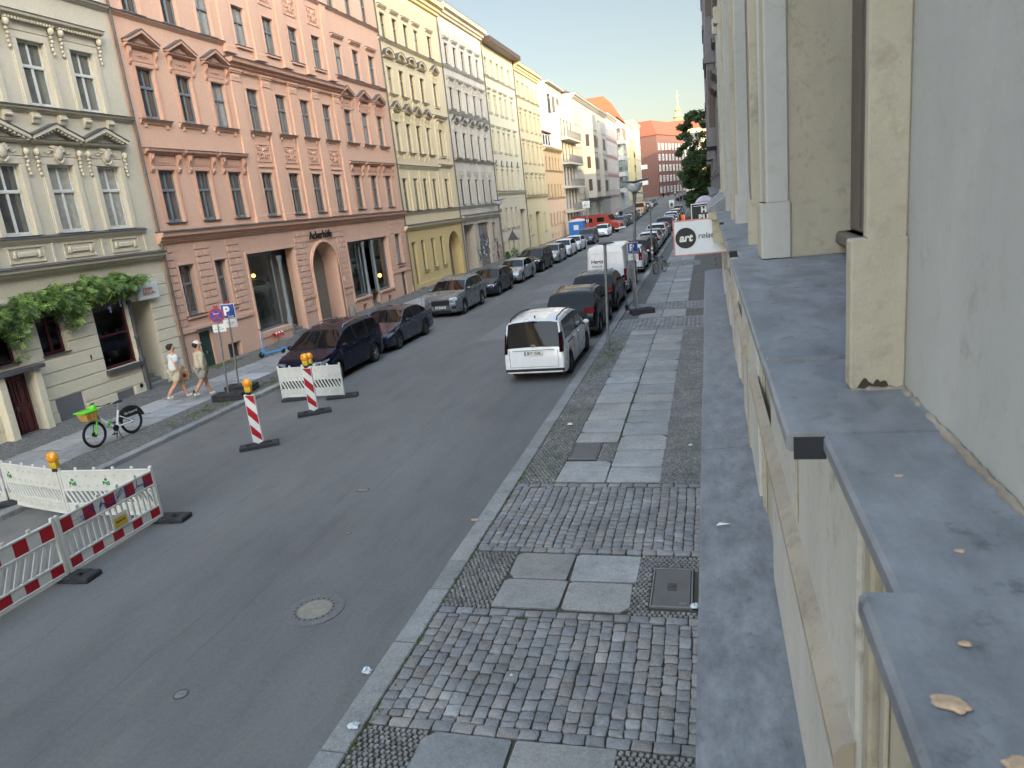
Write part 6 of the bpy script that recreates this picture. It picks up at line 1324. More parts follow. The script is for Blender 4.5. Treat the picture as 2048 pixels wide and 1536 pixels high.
for (t,pm,rw,lb) in (('mpv','white',48.3,'white minivan just beyond the white panel van'),('suv','black',54.2,'black suv beyond the white minivan, beside the leaning bicycle'),('hatch','black',60,'black hatchback with pale roof, third beyond the white panel van'),('wagon','white',65.8,'white wagon followed by another white car on our kerb'),('hatch','silver',71,'silver hatchback between two white cars on our kerb'),('suv','white',77,'white suv on our kerb before the dark hatchback'),('hatch','dblue',83,'dark blue hatchback left of the white square hanging sign'),('suv','dgrey',92.5,'dark suv beside the orange bin'),('wagon','white',99,'white wagon just past the orange bin'),('hatch','silver',105,'silver hatchback beyond the orange bin'),('suv','white',111,'white suv beyond the orange bin'),('wagon','dgrey',117.5,'dark grey wagon far along our kerb'),('mpv','white',124,'white minivan far along our kerb'),('wagon','black',131,'black wagon near the far lamp posts'),('suv','silver',138,'silver suv near the far lamp posts')):
    rightcar(lb,t,pm,rw,rails=(t in('suv','wagon')))
car('dark car crossing at the far end of the street by the green tree','sedan','black',-5.4,200,R(20),'cars at the far street end',cat='car')
car('white van near the dark crossing car at the far street end','van','white',-2.5,186,R(80),'cars at the far street end',cat='van',name='parked_van')
# red fire truck
def firetruck():
    r=empty('fire_truck',(-14.9,102.6,0),'old red fire service bus standing across the pavement with its nose in the road','fire truck',rz=R(-14)); m=PT['red']
    b=MB().mat(m); L=7.2; W=2.2
    prof=[(-3.6,.55),(-3.6,2.35),(-3.5,2.62),(1.55,2.66),(1.85,2.6),(2.25,1.72),(2.4,1.55),(3.25,1.42),(3.5,1.2),(3.55,.55)]
    b.ext(prof,lambda x,z,t:(x,t,z),-W/2,W/2); b.build('body',r,smooth=30)
    b=MB().mat(M['black']); b.box(-3.5,3.45,-W/2+.1,W/2-.1,.35,.6); b.build('underbody',r)
    b=MB().mat(M['darkgrey']); b.box(-3.6,1.6,-W/2-.01,W/2+.01,2.62,2.72,.03); b.build('roof_rack',r)
    for (x0,x1) in ((-3.2,-2.2),(-1.9,-.4),(.35,1.35)):
        for sd in(-1,1): g=MB().mat(M['carglass']); g.box(x0,x1,sd*W/2-.012 if sd<0 else W/2,sd*W/2 if sd<0 else W/2+.012,1.7,2.25,0); w_=g.build('window',r); f=MB().mat(M['black']); [f.box(a,c,sd*(W/2+.008)-.012,sd*(W/2+.008)+.012,e,h) for a,c,e,h in((x0-.04,x0,1.66,2.29),(x1,x1+.04,1.66,2.29),(x0,x1,1.66,1.7),(x0,x1,2.25,2.29))]; inst('frame',f.mesh('frame'),w_)
    g=MB().mat(M['white']); g.box(-1.3,-.9,-W/2-.02,-W/2-.013,1.75,2.2); g.build('poster',r)
    g=MB().mat(M['carglass']); g.add([(1.9,-W/2+.12,2.5),(1.9,W/2-.12,2.5),(2.27,W/2-.12,1.78),(2.27,-W/2+.12,1.78)],[(0,1,2,3)]); o=g.build('windshield',r); o.location=(.02,0,.01)
    g=MB().mat(PT['white']); g.box(3.4,3.68,-W/2-.02,W/2+.02,.5,.72,.03); g.box(2.9,3.5,-W/2-.012,-W/2,.5,.62); g.build('bumper',r); 
    for sd in(-1,1): g=MB().mat(M['lens_clear']); g.ball((3.53,sd*.75,.98),(.06,.13,.13),12,8); g.build('headlight',r,smooth=60)
    g=MB().mat(M['trim']); g.box(3.48,3.56,-.5,.5,.8,1.2,.02); g.build('grille',r)
    tm,rm=wheelmeshes(.42,6,M['darkgrey'])
    for x in (2.35,-2.2):
        for sd in(-1,1):
            wo=bpy.data.objects.new('wheel',None); COL.objects.link(wo); wo.parent=r; wo.location=(x,sd*(W/2-.06),.42); wo.rotation_euler=(0,0,0 if sd>0 else math.pi); inst('tyre',tm,wo); inst('rim',rm,wo)
            a=MB().mat(M['black']); n=12; P=[(x+.53*math.cos(math.pi*i/n),.42+.53*math.sin(math.pi*i/n)) for i in range(n+1)]; a.ext(P,lambda p,q,t:(p,t,q),sd*(W/2-.02),sd*(W/2+.004)); a.build('wheel_arch',r)
firetruck()
# blue portable toilet
r=empty('portable_toilet',(-15.6,89.5,KH),'blue portable toilet with white roof behind the dark blue minivan','portable toilet')
b=MB().mat(plain('toilet_blue',C(30,110,190),.4)); b.box(-.85,.85,-.85,.85,0,2.3,.04); [b.box(-.87+.17*k,-.82+.17*k,-.87,-.85,.1,2.2) for k in range(11)]; b.build('cabin',r); b=MB().mat(M['white']); b.ext([(-.92,2.3),(.92,2.3),(.8,2.5),(0,2.62),(-.8,2.5)],lambda p,q,t:(p,t,q),-.92,.92); b.build('roof',r); b=MB().mat(M['white']); b.box(-.3,.3,-.9,-.87,1.3,1.9,.01); b.build('notice',r)
# ============ two wheelers
def wheel2(parent,x,z,r,w,tm,rm,nsp=18,hub=.03,name='wheel'):
    o=bpy.data.objects.new(name,None); COL.objects.link(o); o.parent=parent; o.location=(x,0,z)
    fn=lambda a,b,c:(a,c,b); t=MB().mat(tm); n=32; k=8; vs=[]; fs=[]
    for i in range(n):
        A=2*math.pi*i/n
        for j in range(k): B_=2*math.pi*j/k; rr=r-w+w*math.cos(B_); vs.append((rr*math.cos(A),w*math.sin(B_),rr*math.sin(A)))
    for i in range(n):
        for j in range(k): fs.append((i*k+j,i*k+(j+1)%k,((i+1)%n)*k+(j+1)%k,((i+1)%n)*k+j))
    t.add(vs,fs); inst('tyre',t.mesh('tyre',60),o)
    m=MB().mat(rm); m.lathe([(r-2*w,-.012),(r-2*w-.02,0),(r-2*w,.012)],32,fn,False); m.lathe([(hub,-.04),(hub,.04)],12,fn)
    for i in range(nsp): A=2*math.pi*i/nsp; m.tube([(hub*math.cos(A+.5),.02*(-1)**i,hub*math.sin(A+.5)),((r-2*w)*math.cos(A),0,(r-2*w)*math.sin(A))],.0022,3,False)
    inst('rim',m.mesh('rim'),o); return o
def part(r,name,m,fn,smooth=50):
    b=MB().mat(m); fn(b); return b.build(name,r,smooth=smooth)
M['lime']=plain('lime_green',C(96,200,40),.35,0,.06); M['bikewhite']=plain('bike_white',C(220,222,220),.35,0,.04)
def ebike():
    # local +x = forward; front wheel points to the camera
    fx,fy=-15.9,14.44; rx_,ry=-15.87,15.67; d=math.atan2(fy-ry,fx-rx_); r=empty('rental_bicycle',((fx+rx_)/2,(fy+ry)/2,KH),'green and white rental e-bike with a basket standing on the far pavement','bicycle',rz=d-.06)
    s=.60; R0=.36; wheel2(r,s,R0,R0,.03,M['rubber'],M['trim'],20,.06); wheel2(r,-s,R0,R0,.03,M['rubber'],M['trim'],20,.05)
    W=M['bikewhite']; part(r,'frame',W,lambda b:(b.tube([(.40,0,.86),(.36,0,.72),(.12,0,.46),(-.02,0,.36),(-.16,0,.36)],[.05,.055,.055,.05,.04],10),b.tube([(-.12,0,.36),(-.26,0,.78)],.03,8),b.tube([(-.12,.05,.36),(-.6,.07,.36)],.022,8),b.tube([(-.12,-.05,.36),(-.6,-.07,.36)],.022,8),b.tube([(-.22,.06,.62),(-.6,.07,.36)],.015,6),b.tube([(-.22,-.06,.62),(-.6,-.07,.36)],.015,6)))
    part(r,'fork',M['lime'],lambda b:(b.tube([(.40,0,.92),(.46,0,.74)],.035,8),b.tube([(.46,.05,.76),(.52,.06,.6),(.6,.06,.36)],.02,8),b.tube([(.46,-.05,.76),(.52,-.06,.6),(.6,-.06,.36)],.02,8)))
    part(r,'seat_post',M['alu'],lambda b:b.tube([(-.24,0,.72),(-.31,0,.97)],.016,8)); part(r,'saddle',M['black'],lambda b:(b.ball((-.36,0,1.0),(.11,.085,.035),12,8),b.ball((-.24,0,1.0),(.1,.035,.028),10,6)))
    part(r,'handlebar',M['black'],lambda b:(b.tube([(.40,0,.95),(.36,0,1.06)],.02,8),b.tube([(.24,.30,1.1),(.34,.24,1.08),(.38,0,1.07),(.34,-.24,1.08),(.24,-.30,1.1)],.013,8),b.tube([(.16,.31,1.1),(.26,.29,1.1)],.018,8),b.tube([(.16,-.31,1.1),(.26,-.29,1.1)],.018,8)))
    def bask(b):
        b.add([(.48,-.17,1.0),(.86,-.19,1.03),(.86,.19,1.03),(.48,.17,1.0),(.52,-.13,.76),(.78,-.13,.78),(.78,.13,.78),(.52,.13,.76)],[(4,5,6,7)]+[(i,(i+1)%4,4+(i+1)%4,4+i) for i in range(4)])
    part(r,'basket',plain('basket_print',C(196,150,70),.6,0,.6,22),bask,20); part(r,'front_cover',M['lime'],lambda b:(b.box(.44,.9,-.2,.2,1.0,1.045,.015),b.ball((.46,0,1.05),(.1,.09,.1),12,8)))
    part(r,'mudguard',M['black'],lambda b:[b.ext([(-.6+.40*math.cos(a),R0+.40*math.sin(a)),(-.6+.40*math.cos(a+.2),R0+.40*math.sin(a+.2)),(-.6+.44*math.cos(a+.2),R0+.44*math.sin(a+.2)),(-.6+.44*math.cos(a),R0+.44*math.sin(a))],lambda p,q,t:(p,t,q),-.04,.04) for a in [x*.2 for x in range(1,15)]])
    def guard(b):
        pts=[(-.6+.42*math.cos(a),R0+.42*math.sin(a)) for a in [x*math.pi/12 for x in range(1,12)]]; b.ext(pts+[(-.98,.5),(-.22,.5)],lambda p,q,t:(p,t,q),.035,.05); b.ext(pts+[(-.98,.5),(-.22,.5)],lambda p,q,t:(p,t,q),-.05,-.035)
    part(r,'wheel_cover',M['black'],guard); part(r,'kickstand',M['trim'],lambda b:(b.tube([(-.1,0,.3),(-.08,.14,.02)],.013,6),b.tube([(-.1,0,.3),(-.14,-.14,.02)],.013,6))); part(r,'crank',M['trim'],lambda b:(b.lathe([(.09,-.01),(.09,.01)],20,lambda x,y,z:(-.02+x,.06+z,.34+y)),b.tube([(-.02,.07,.34),(.1,.08,.22)],.012,6),b.tube([(-.02,-.07,.34),(-.14,-.08,.46)],.012,6),b.box(.04,.16,.07,.17,.2,.22),b.box(-.2,-.08,-.17,-.07,.45,.47)))
    e=basis((-1,0,0),(0,0,1)); l=text_mesh('Lime',.15,plain('lime_lettering',C(90,180,50),.5),.004,.1,.006); inst('lettering',l,r,(.14,.062,.53),basis((-.8,0,.6),(.6,0,.8))); inst('lettering',text_mesh('On Lime+U',.09,M['white'],.002),r,(-.6,.053,.62),e)
    return r
ebike()
def scooter(x,y,rz,lb,col,deck,rzx=0):
    r=empty('e_scooter',(x,y,KH),lb,'scooter','rental scooters',rz); 
    wheel2(r,.5,.12,.12,.03,M['rubber'],M['trim'],6,.03); wheel2(r,-.48,.11,.11,.03,M['rubber'],M['trim'],6,.03)
    part(r,'deck',deck,lambda b:(b.box(-.42,.32,-.09,.09,.12,.18,.02),b.ext([(-.42,.16),(-.6,.2),(-.62,.25),(-.4,.22)],lambda p,q,t:(p,t,q),-.05,.05))); part(r,'stem',col,lambda b:(b.tube([(.46,0,.14),(.42,0,.3),(.33,0,1.12)],[.035,.03,.022],8),b.ext([(.3,.16),(.46,.2),(.42,.4),(.36,.4)],lambda p,q,t:(p,t,q),-.03,.03)))
    part(r,'handlebar',M['black'],lambda b:(b.tube([(.32,.25,1.17),(.33,0,1.16),(.32,-.25,1.17)],.014,8),b.ball((.34,0,1.16),(.05,.04,.04),8,6))); part(r,'stand',M['trim'],lambda b:b.tube([(.1,.08,.12),(.12,.2,.0)],.01,5)); return r
scooter(-18.0,25.9,R(-120),'light blue rental scooter by the steps of the peach house',plain('scooter_blue',C(70,150,205),.4,0,.25,12),plain('scooter_blue_deck',C(60,140,200),.4))
scooter(-3.66,32.2,R(95),'black rental scooter beside the tall lamp post on our kerb',M['darkgrey'],M['black'])
def oldbike(x,y,rz,lb,m1):
    r=empty('bicycle',(x,y,KH),lb,'bicycle','bicycles by our kerb',rz); wheel2(r,.53,.345,.345,.02,M['rubber'],M['steel'],24); wheel2(r,-.53,.345,.345,.02,M['rubber'],M['steel'],24)
    part(r,'frame',m1,lambda b:[b.tube(p,.016,6) for p in ([(.36,0,.84),(-.05,0,.3)],[(.38,0,.78),(-.2,0,.75)],[(-.05,0,.3),(-.24,0,.88)],[(-.05,0,.3),(-.53,0,.345)],[(-.2,0,.75),(-.53,0,.345)],[(.34,0,.95),(.4,0,.72),(.53,0,.345)])])
    part(r,'handlebar',M['trim'],lambda b:(b.tube([(.2,.27,1.03),(.34,.2,1.05),(.36,0,1.02),(.34,-.2,1.05),(.2,-.27,1.03)],.012,6),b.tube([(.35,0,.92),(.36,0,1.02)],.013,6))); part(r,'saddle',M['black'],lambda b:(b.ball((-.3,0,.95),(.13,.08,.035),10,6),b.tube([(-.23,0,.85),(-.26,0,.93)],.012,6))); part(r,'basket',M['trim'],lambda b:[b.box(.42,.72,y0-.004,y0+.004,z0,z0+.02) for y0 in(-.15,.15) for z0 in (.78,.86,.94,1.0)]+[b.box(x0,x0+.008,-.15,.15,z0,z0+.02) for x0 in(.42,.71) for z0 in (.78,.86,.94,1.0)]+[b.box(x0,x0+.008,y0,y0+.008,.78,1.0) for x0 in (.42,.52,.62,.71) for y0 in(-.15,0,.15)]); part(r,'rack',M['trim'],lambda b:(b.box(-.75,-.3,-.06,.06,.72,.74),b.tube([(-.7,.06,.72),(-.55,.04,.36)],.008,5),b.tube([(-.7,-.06,.72),(-.55,-.04,.36)],.008,5))); part(r,'kickstand',M['steel'],lambda b:b.tube([(-.3,.02,.33),(-.34,.22,0)],.01,5)); return r
oldbike(-2.95,45.7,R(-115),'pale city bicycle with a basket leaning by the slim pole on our pavement',plain('bike_pale',C(150,140,120),.4))
for i,(x,y,a) in enumerate(((-2.6,96.5,70),(-2.2,98.2,95),(-2.5,100,60),(-2.1,101.8,110))): oldbike(x,y,R(a),('dark bicycle nearest to the orange bin under the tree','red bicycle behind the nearest one at the orange bin','dark bicycle in the middle of the cluster past the orange bin','red bicycle farthest back in the cluster past the orange bin')[i],M['trim'] if i%2 else M['red'])
# ============ street furniture
def lamp(x,y,h,lb,lean=0,r0=.085):
    r=empty('street_lamp',(x,y,KH+gz(y)),lb,'street lamp','street lamps',0); m=M['lampgrey']
    part(r,'post',m,lambda b:(b.tube([(0,0,0),(0,0,1.1)],r0*1.15,14),b.tube([(0,0,1.1),(lean,0,h-.35)],r0*.85,14,True,r0*.6)))
    part(r,'neck',M['darkgrey'],lambda b:b.lathe([(.09,0),(.12,.15),(.08,.22),(.06,.35)],14,lambda p,q,z:(lean+p,q,h-.45+z)))
    o=part(r,'lamp_glass',M['frost'],lambda b:b.lathe([(.10,0),(.24,.08),(.36,.32),(.34,.37)],20,lambda p,q,z:(lean+p,q,h-.35+z)))
    part(r,'lamp_shade',M['lampshade'],lambda b:b.lathe([(.12,0),(.62,.05),(.66,.08),(.6,.10),(.3,.09),(.03,.07)],28,lambda p,q,z:(lean+p,q*.7,h+.02+z+.12*abs(p)))); return r
M['lampgrey']=plain('lamp_grey',C(112,114,116),.45,.3,.1,5); M['lampshade']=plain('lamp_shade_grey',C(126,134,142),.4,.3,.06); M['frost']=plain('frosted_glass',C(186,192,196),.25,0,.2,6)
lamp(-3.30,32.6,5.42,'tall grey street lamp with flat shade standing on our pavement by the black scooter',.28)
lamp(-19.0,67.0,5.6,'slender street lamp in front of the ornate white and cream houses',0,.06); lamp(-3.4,112,6.2,'right one of the two far street lamps beside the tree'); lamp(-4.2,122,6.4,'left one of the two far street lamps beside the tree')
def polep(name,x,y,h,lb,cat,m,r=.04,cap=None,parts=None,group=None):
    o=empty(name,(x,y,KH+gz(y)),lb,cat,group); part(o,'post',m,lambda b:b.tube([(0,0,-.02),(.04*h if name=='signal_pole' else 0,0,h)],r,12)); 
    if cap: cap(o)
    return o
polep('signal_pole',-3.42,23.75,3.55,'grey steel pole with a flat oval head rising beside the white family van','pole',M['steel'],.05,lambda o:part(o,'pole_head',M['darkgrey'],lambda b:b.lathe([(.05,-.06),(.3,-.02),(.31,.01),(.2,.04),(.02,.05)],24,lambda x,y,z:(x+.14,y*.5,3.56+z))))
polep('slim_pole',-3.35,45.2,4.0,'slim grey pole with sticker residue behind the leaning city bicycle','pole',M['steel'],.06,lambda o:part(o,'sticker',M['white'],lambda b:[b.box(-.061,.061,-.063,-.058,z,z+.12) for z in (.9,1.3,1.55)]))
polep('slim_pole',-4.0,88.5,3.6,'thin pole in the distance beside the white info sign','pole',M['steel'],.035,lambda o:(part(o,'sign_board',M['white'],lambda b:b.box(-.3,.3,-.03,-.01,2.8,3.7,.02)),part(o,'emblem',M['darkgrey'],lambda b:b.box(-.15,.15,-.035,-.031,3.0,3.35,.02))))
# sign posts on rubber feet
M['signblue']=plain('sign_blue',C(28,62,140),.4,0,.04); M['signred']=plain('sign_red',C(176,24,40),.4,0,.04)
def footbase(name,x,y,rz,lb,w=.42,l=.85,h=.12,layers=1,group='rubber feet of signs and barriers'):
    g=MB().mat(M['rubberbase'])
    for k in range(layers):
        z=k*h; hw_,hl=w/2-(.0),l/2
        for (a,c,e,f) in ((-hl,-hl*.62,-hw_,hw_),(-hl*.35,hl*.35,-hw_,hw_),(hl*.62,hl,-hw_,hw_)): g.box(a,c,e,f,z+.0,z+h,.02)
        for (e,f) in ((-hw_,-hw_*.38),(hw_*.38,hw_)): g.box(-hl*.62,-hl*.35,e,f,z+.003,z+h-.003); g.box(hl*.35,hl*.62,e,f,z+.003,z+h-.003)
        g.box(-hl*.62,-hl*.35,-hw_*.38,hw_*.38,z+.003,z+.03); g.box(hl*.35,hl*.62,-hw_*.38,hw_*.38,z+.003,z+.03)
    o=g.build(name,None,(x,y,0 if x<-4 and x>-14.3 else KH),(0,0,rz)); return tag(o,lb,'base',group)
def signpost(x,y,h,lean,lb,kind,feet=True,r=.03):
    o=empty('road_sign',(x,y,KH+.02),lb,'road sign','temporary parking signs'); tx,ty=lean; part(o,'post',M['steel'],lambda b:b.tube([(0,0,0),(tx,ty,h)],r,10))
    rx=Vector((.96,.28,0)); e=basis(rx,(0,0,1)); c=Vector((tx,ty,h)); n=Vector((.28,-.96,0)); T=lambda a,b_,d:tuple(c+rx*a+Vector((0,0,1))*b_+n*d)
    def P(name,m,fn): b=MB().mat(m); b.T=T; fn(b); return b.build(name,o)
    if kind=='P' or kind=='Pl':
        P('sign_plate',M['white'],lambda b:b.box(-.23,.23,-.5,-.02,.02,.032,.004)); P('sign_face',M['signblue'],lambda b:b.box(-.212,.212,-.482,-.038,.033,.036)); inst('letter',text_mesh('P',.4,M['white'],.002,0,.016),o,T(-.05,-.26,.04),e)
        s=1 if kind=='P' else -1; P('arrow',M['white'],lambda b:(b.box(.0,.16,-.44,-.425,.037,.041),b.add([(.08+s*.085,-.4325,.041),(.08+s*.04,-.4,.041),(.08+s*.04,-.465,.041)],[(0,1,2)])))
        P('note_plate',M['white'],lambda b:b.box(-.23,.23,-.80,-.53,.02,.03,.003)); inst('lettering',text_mesh('werktags\n7-20 h',.07,M['darkgrey'],.001),o,T(0,-.665,.033),e)
    else:
        P('sign_plate',M['signred'],lambda b:b.lathe([(.24,0),(.24,.014)],36,lambda x,y,z:(x,-.25+y,.02+z))); P('sign_face',M['signblue'],lambda b:b.lathe([(.2,0),(.2,.004)],36,lambda x,y,z:(x,-.25+y,.035+z))); 
        P('cross_bar',M['signred'],lambda b:(b.ext([(-.155,-.115),(-.125,-.085),(.155,-.385),(.125,-.415)],lambda p,q,t:(p,q,t),.0395,.043),b.ext([(-.155,-.385),(-.125,-.415),(.155,-.115),(.125,-.085)],lambda p,q,t:(p,q,t),.0395,.0445))); P('arrow',M['white'],lambda b:(b.box(-.07,.08,-.2,-.188,.0445,.047),b.add([(-.1,-.194,.047),(-.05,-.165,.047),(-.05,-.223,.047)],[(0,1,2)])))
        P('note_plate',M['white'],lambda b:b.box(-.21,.21,-.78,-.53,.02,.03,.003)); inst('lettering',text_mesh('7-18 h\n22.07.-26.07.',.06,M['darkgrey'],.001),o,T(0,-.66,.033),e)
    P('cap',M['signred'],lambda b:b.box(-.06,.06,0,.05,-.04,.04,.01)); return o
signpost(-15.1,18.95,2.95,(.12,.1),'round no stopping sign on a steel post on the far pavement','stop'); signpost(-15.42,19.95,2.95,(.12,.1),'blue parking sign on a steel post, twin of the round no stopping sign','P')
footbase('rubber_foot',-15.05,18.95,R(12),'stacked rubber foot holding the round no stopping sign',.5,1.0,.11,2); footbase('rubber_foot',-15.35,20.0,R(12),'stacked rubber foot of the blue parking sign, partly behind the first',.5,1.0,.11,2)
o=signpost(-3.0,30.6,2.95,(-.22,1.5),'blue parking sign with arrow leaning against the lamp post on our pavement','Pl',r=.028); footbase('rubber_foot',-2.85,30.7,R(20),'double rubber foot of the leaning parking sign by the near lamp post',.55,1.0,.11,2)
# triangle sign seen from behind (far pavement)
o=empty('road_sign',(-16.6,62.0,KH),'dark back of a triangular road sign in front of the ornate white house','road sign'); part(o,'post',M['steel'],lambda b:b.tube([(0,0,0),(0,0,3.2)],.045,8)); part(o,'sign_plate',M['darkgrey'],lambda b:b.ext([(-.5,2.1),(.5,2.1),(0,2.97)],lambda p,q,t:(p,t,q),-.09,-.06))
o=empty('road_sign',(-15.0,94.0,KH),'white square road sign above the blue portable toilet','road sign'); part(o,'post',M['steel'],lambda b:b.tube([(0,0,0),(0,0,4.6)],.06,8)); part(o,'sign_plate',M['white'],lambda b:b.box(-.48,.48,-.1,-.07,3.7,4.6,.02)); part(o,'emblem',M['darkgrey'],lambda b:b.tube([(-.3,-.11,4.0),(-.1,-.11,4.4),(.2,-.11,4.5),(.3,-.11,4.2),(-.3,-.11,4.0)],.03,5))
# warning lamps
M['amber']=plain('amber_lens',C(236,150,20),.25,0,.12,18,.6,.6); M['amberdark']=plain('amber_housing',C(206,170,40),.5)
def flasher(x,y,z,rz,lb):
    r=empty('warning_lamp',(x,y,z),lb,'warning lamp','amber warning lamps',rz)
    part(r,'battery_box',M['amberdark'],lambda b:b.box(-.075,.075,-.05,.05,0,.15,.015)); part(r,'bracket',M['black'],lambda b:b.box(-.05,.05,-.04,.04,-.07,0,.01))
    part(r,'lens',M['amber'],lambda b:b.lathe([(.03,-.075),(.09,-.06),(.115,-.02),(.115,.02),(.09,.06),(.03,.075)],24,lambda p,q,t:(p,t,.225+q))); part(r,'lens_ring',M['amberdark'],lambda b:b.lathe([(.118,-.012),(.124,-.012),(.124,.012),(.118,.012)],24,lambda p,q,t:(p,t,.225+q),False)); return r
def beacon(x,y,rz,lb,lamplb,mirror=1):
    r=empty('guide_beacon',(x,y,0.1),lb,'guide beacon','red and white guide beacons',rz); H=1.28; w=.135
    part(r,'board',M['white'],lambda b:(b.ext([(-w,.06),(0,.0),(w,.06),(w,H),(-w,H)],lambda p,q,t:(p,t,q),-.03,.03)),None)
    def stripes(b):
        st=.50
        for k in range(-1,4):
            z0_=.0+k*st*1.0; P=[(-w+.012,z0_+.27*mirror),(w-.012,z0_),(w-.012,z0_+st/2),(-w+.012,z0_+st/2+.27*mirror)]
            # clip vertically
            Q=[]
            for (p,q) in P: Q.append((p,min(max(q,.08),H-.02)))
            if max(q for _,q in Q)-min(q for _,q in Q)>.05: b.add([(p,-.0315,q) for p,q in Q],[(0,1,2,3)])
    part(r,'stripes',M['red'],stripes,None); footbase('rubber_foot',x+.0,y,rz+R(25),'rubber foot under the '+lamplb,.34,.95,.1); flasher(x,y,.1+H+.06,rz,'amber warning lamp on top of the '+lamplb); return r
beacon(-11.05,14.62,R(8),'red and white guide beacon standing alone on the road, nearer one','lone nearer guide beacon'); beacon(-11.1,17.4,R(8),'red and white guide beacon in front of the white barrier board','guide beacon in front of the white barrier board')
# barrier boards
def barrier(p0,p1,lb,kind,h=1.0,hang=''):
    L=math.hypot(p1[0]-p0[0],p1[1]-p0[1]); a=math.atan2(p1[1]-p0[1],p1[0]-p0[0]); r=empty('barrier_fence',(p0[0],p0[1],.06),lb,'barrier','construction site barriers',a); W=M['barwhite']; y0,y1=-.022,.022
    def frame(b):
        for x in (0,L-.05): b.box(x,x+.05,y0-.004,y1+.004,0,h+.06,.01)
        n=5
        for k in range(1,n): x=L*k/n; b.box(x-.03,x+.03,-.012,.012,h,h+.06,.008)
        if kind in('rail','slot'): [b.box(.05,L-.05,y0,y1,z,z+.04,.008) for z in (h-.04,h-.31,.26,.06,.02)]
        else: b.box(.05,L-.05,y0,y1,h-.03,h,.006); b.box(.05,L-.05,y0,y1,.04,.08,.006)
    part(r,'frame',W,frame,None)
    if kind=='rail':
        part(r,'top_board',W,lambda b:b.box(.05,L-.05,-.012,.012,h-.27,h-.04)); part(r,'bars',W,lambda b:[b.box(x,x+.035,-.012,.012,.30,h-.31,.006) for x in [.13+k*(L-.26)/15 for k in range(16)]],None)
        part(r,'bottom_board',W,lambda b:b.box(.05,L-.05,-.012,.012,.10,.26))
    elif kind=='slot':
        part(r,'top_board',W,lambda b:b.box(.05,L-.05,-.012,.012,h-.27,h-.04)); part(r,'bottom_board',W,lambda b:b.box(.05,L-.05,-.012,.012,.06,.26))
        part(r,'bars',W,lambda b:[b.ext([(x,.30),(x+.075,.30),(x+.255,h-.31),(x+.18,h-.31)],lambda p,q,t:(p,t,q),-.012,.012) for x in [.06+k*(L-.36)/12 for k in range(13)]],None)
    else:
        part(r,'panel',W,lambda b:(b.box(.05,L-.05,-.012,.012,h-.42,h-.03),b.box(.05,L-.05,-.012,.012,.08,.28),[b.ext([(x,.28),(x+.05,.28),(x-.09,h-.42),(x-.14,h-.42)],lambda p,q,t:(p,t,q),-.012,.012) for x in [.17+k*(L-.24)/17 for k in range(18)]],b.box(.05,L-.05,-.02,.02,h-.44,h-.40,.005),b.box(.05,L-.05,-.02,.02,.27,.31,.005)),None)
        part(r,'studs',plain('stud_white',C(190,192,190),.5),lambda b:[b.lathe([(.028,-.02),(.028,.02)],12,lambda p,q,t:(x+p,t,z+q)) for x in [.2+k*(L-.4)/8 for k in range(9)] for z in (h-.12,h-.33,.17)],40)
    if kind in('rail','slot'):
        n=9; seg=(L-.1)/n
        [part(r,'red_stripe',M['red'],lambda b:b.box(.05+k*seg,.05+(k+1)*seg,-.0143,.0143,z0_,z1_),None) for k in range(0,n,2) for z0_,z1_ in((h-.268,h-.042),(.10,.26))]
    return r
M['barwhite']=plain('barrier_plastic',C(206,206,198),.5,0,.08,5)
FX=-10.38
r1=barrier((FX,8.28),(FX-.02,10.46),'red and white striped rail barrier with blue graffiti and a small yellow plate','rail')
r2=barrier((FX-.02,6.04),(FX,8.24),'red and white striped barrier with slanted slots at the left picture edge','slot')
r2b=barrier((FX-.06,3.8),(FX-.02,6.0),'striped barrier cut off by the left picture edge','slot')
r3=barrier((-12.64,10.42),(FX-.06,10.5),'plain white barrier panel with three green emblems joining the corner','white'); r4=barrier((-14.72,10.9),(-12.7,10.46),'white barrier panel with one green emblem, left of the amber lamp','white'); r5=barrier((-16.2,9.4),(-14.76,10.86),'white barrier panel cut by the left edge, behind the emblem panels','white')
r6=barrier((-13.12,18.95),(-10.98,19.05),'white barrier board standing in front of the navy minivan','white')
# yellow plate, graffiti
part(r1,'advert_plate',plain('yellow_advert',C(208,172,50),.5),lambda b:b.box(.78,1.02,-.03,-.022,.32,.52,.004)) if 0 else None
e=basis((1,0,0),(0,0,1))
def side(r,fn,name,m): 
    b=MB().mat(m); fn(b); return b.build(name,r)
side(r1,lambda b:b.box(1.0,1.36,-.036,-.026,.28,.56,.004),'plate_holder',M['barwhite']); side(r1,lambda b:b.box(1.04,1.32,-.042,-.037,.32,.5),'advert_plate',plain('yellow_advert',C(204,170,60),.5)); inst('lettering',text_mesh('PLAN 365',.052,M['black'],.001,0,.002),r1,(1.18,-.044,.42),e)
def tagscrawl(b,x0,x1,z0,z1,n,rr):
    x=x0
    while x<x1:
        pts=[]; 
        for i in range(7): pts.append((x+rr.uniform(-.02,.16),-.0175,rr.uniform(z0,z1)))
        b.tube(pts,.006,4); x+=.16
side(r1,lambda b:tagscrawl(b,.45,1.9,.74,.95,1,random.Random(4)),'graffiti',plain('spray_marine',C(36,58,120),.6)); side(r1,lambda b:tagscrawl(b,.3,.42,.76,.93,1,random.Random(5)),'graffiti',plain('spray_silver',C(190,170,176),.6))
gm=plain('emblem_green',C(40,130,70),.5)
for rr_,xs in ((r3,(.3,1.1,2.0)),(r4,(.25,)),(r5,(.6,))):
    for x in xs: inst('emblem',text_mesh('BnS',.11,gm,.001,0,.006),rr_,(x,-.016,.72),e); side(rr_,lambda b:b.ball((x,-.014,.80),(.035,.003,.03),8,6),'emblem_crown',gm)
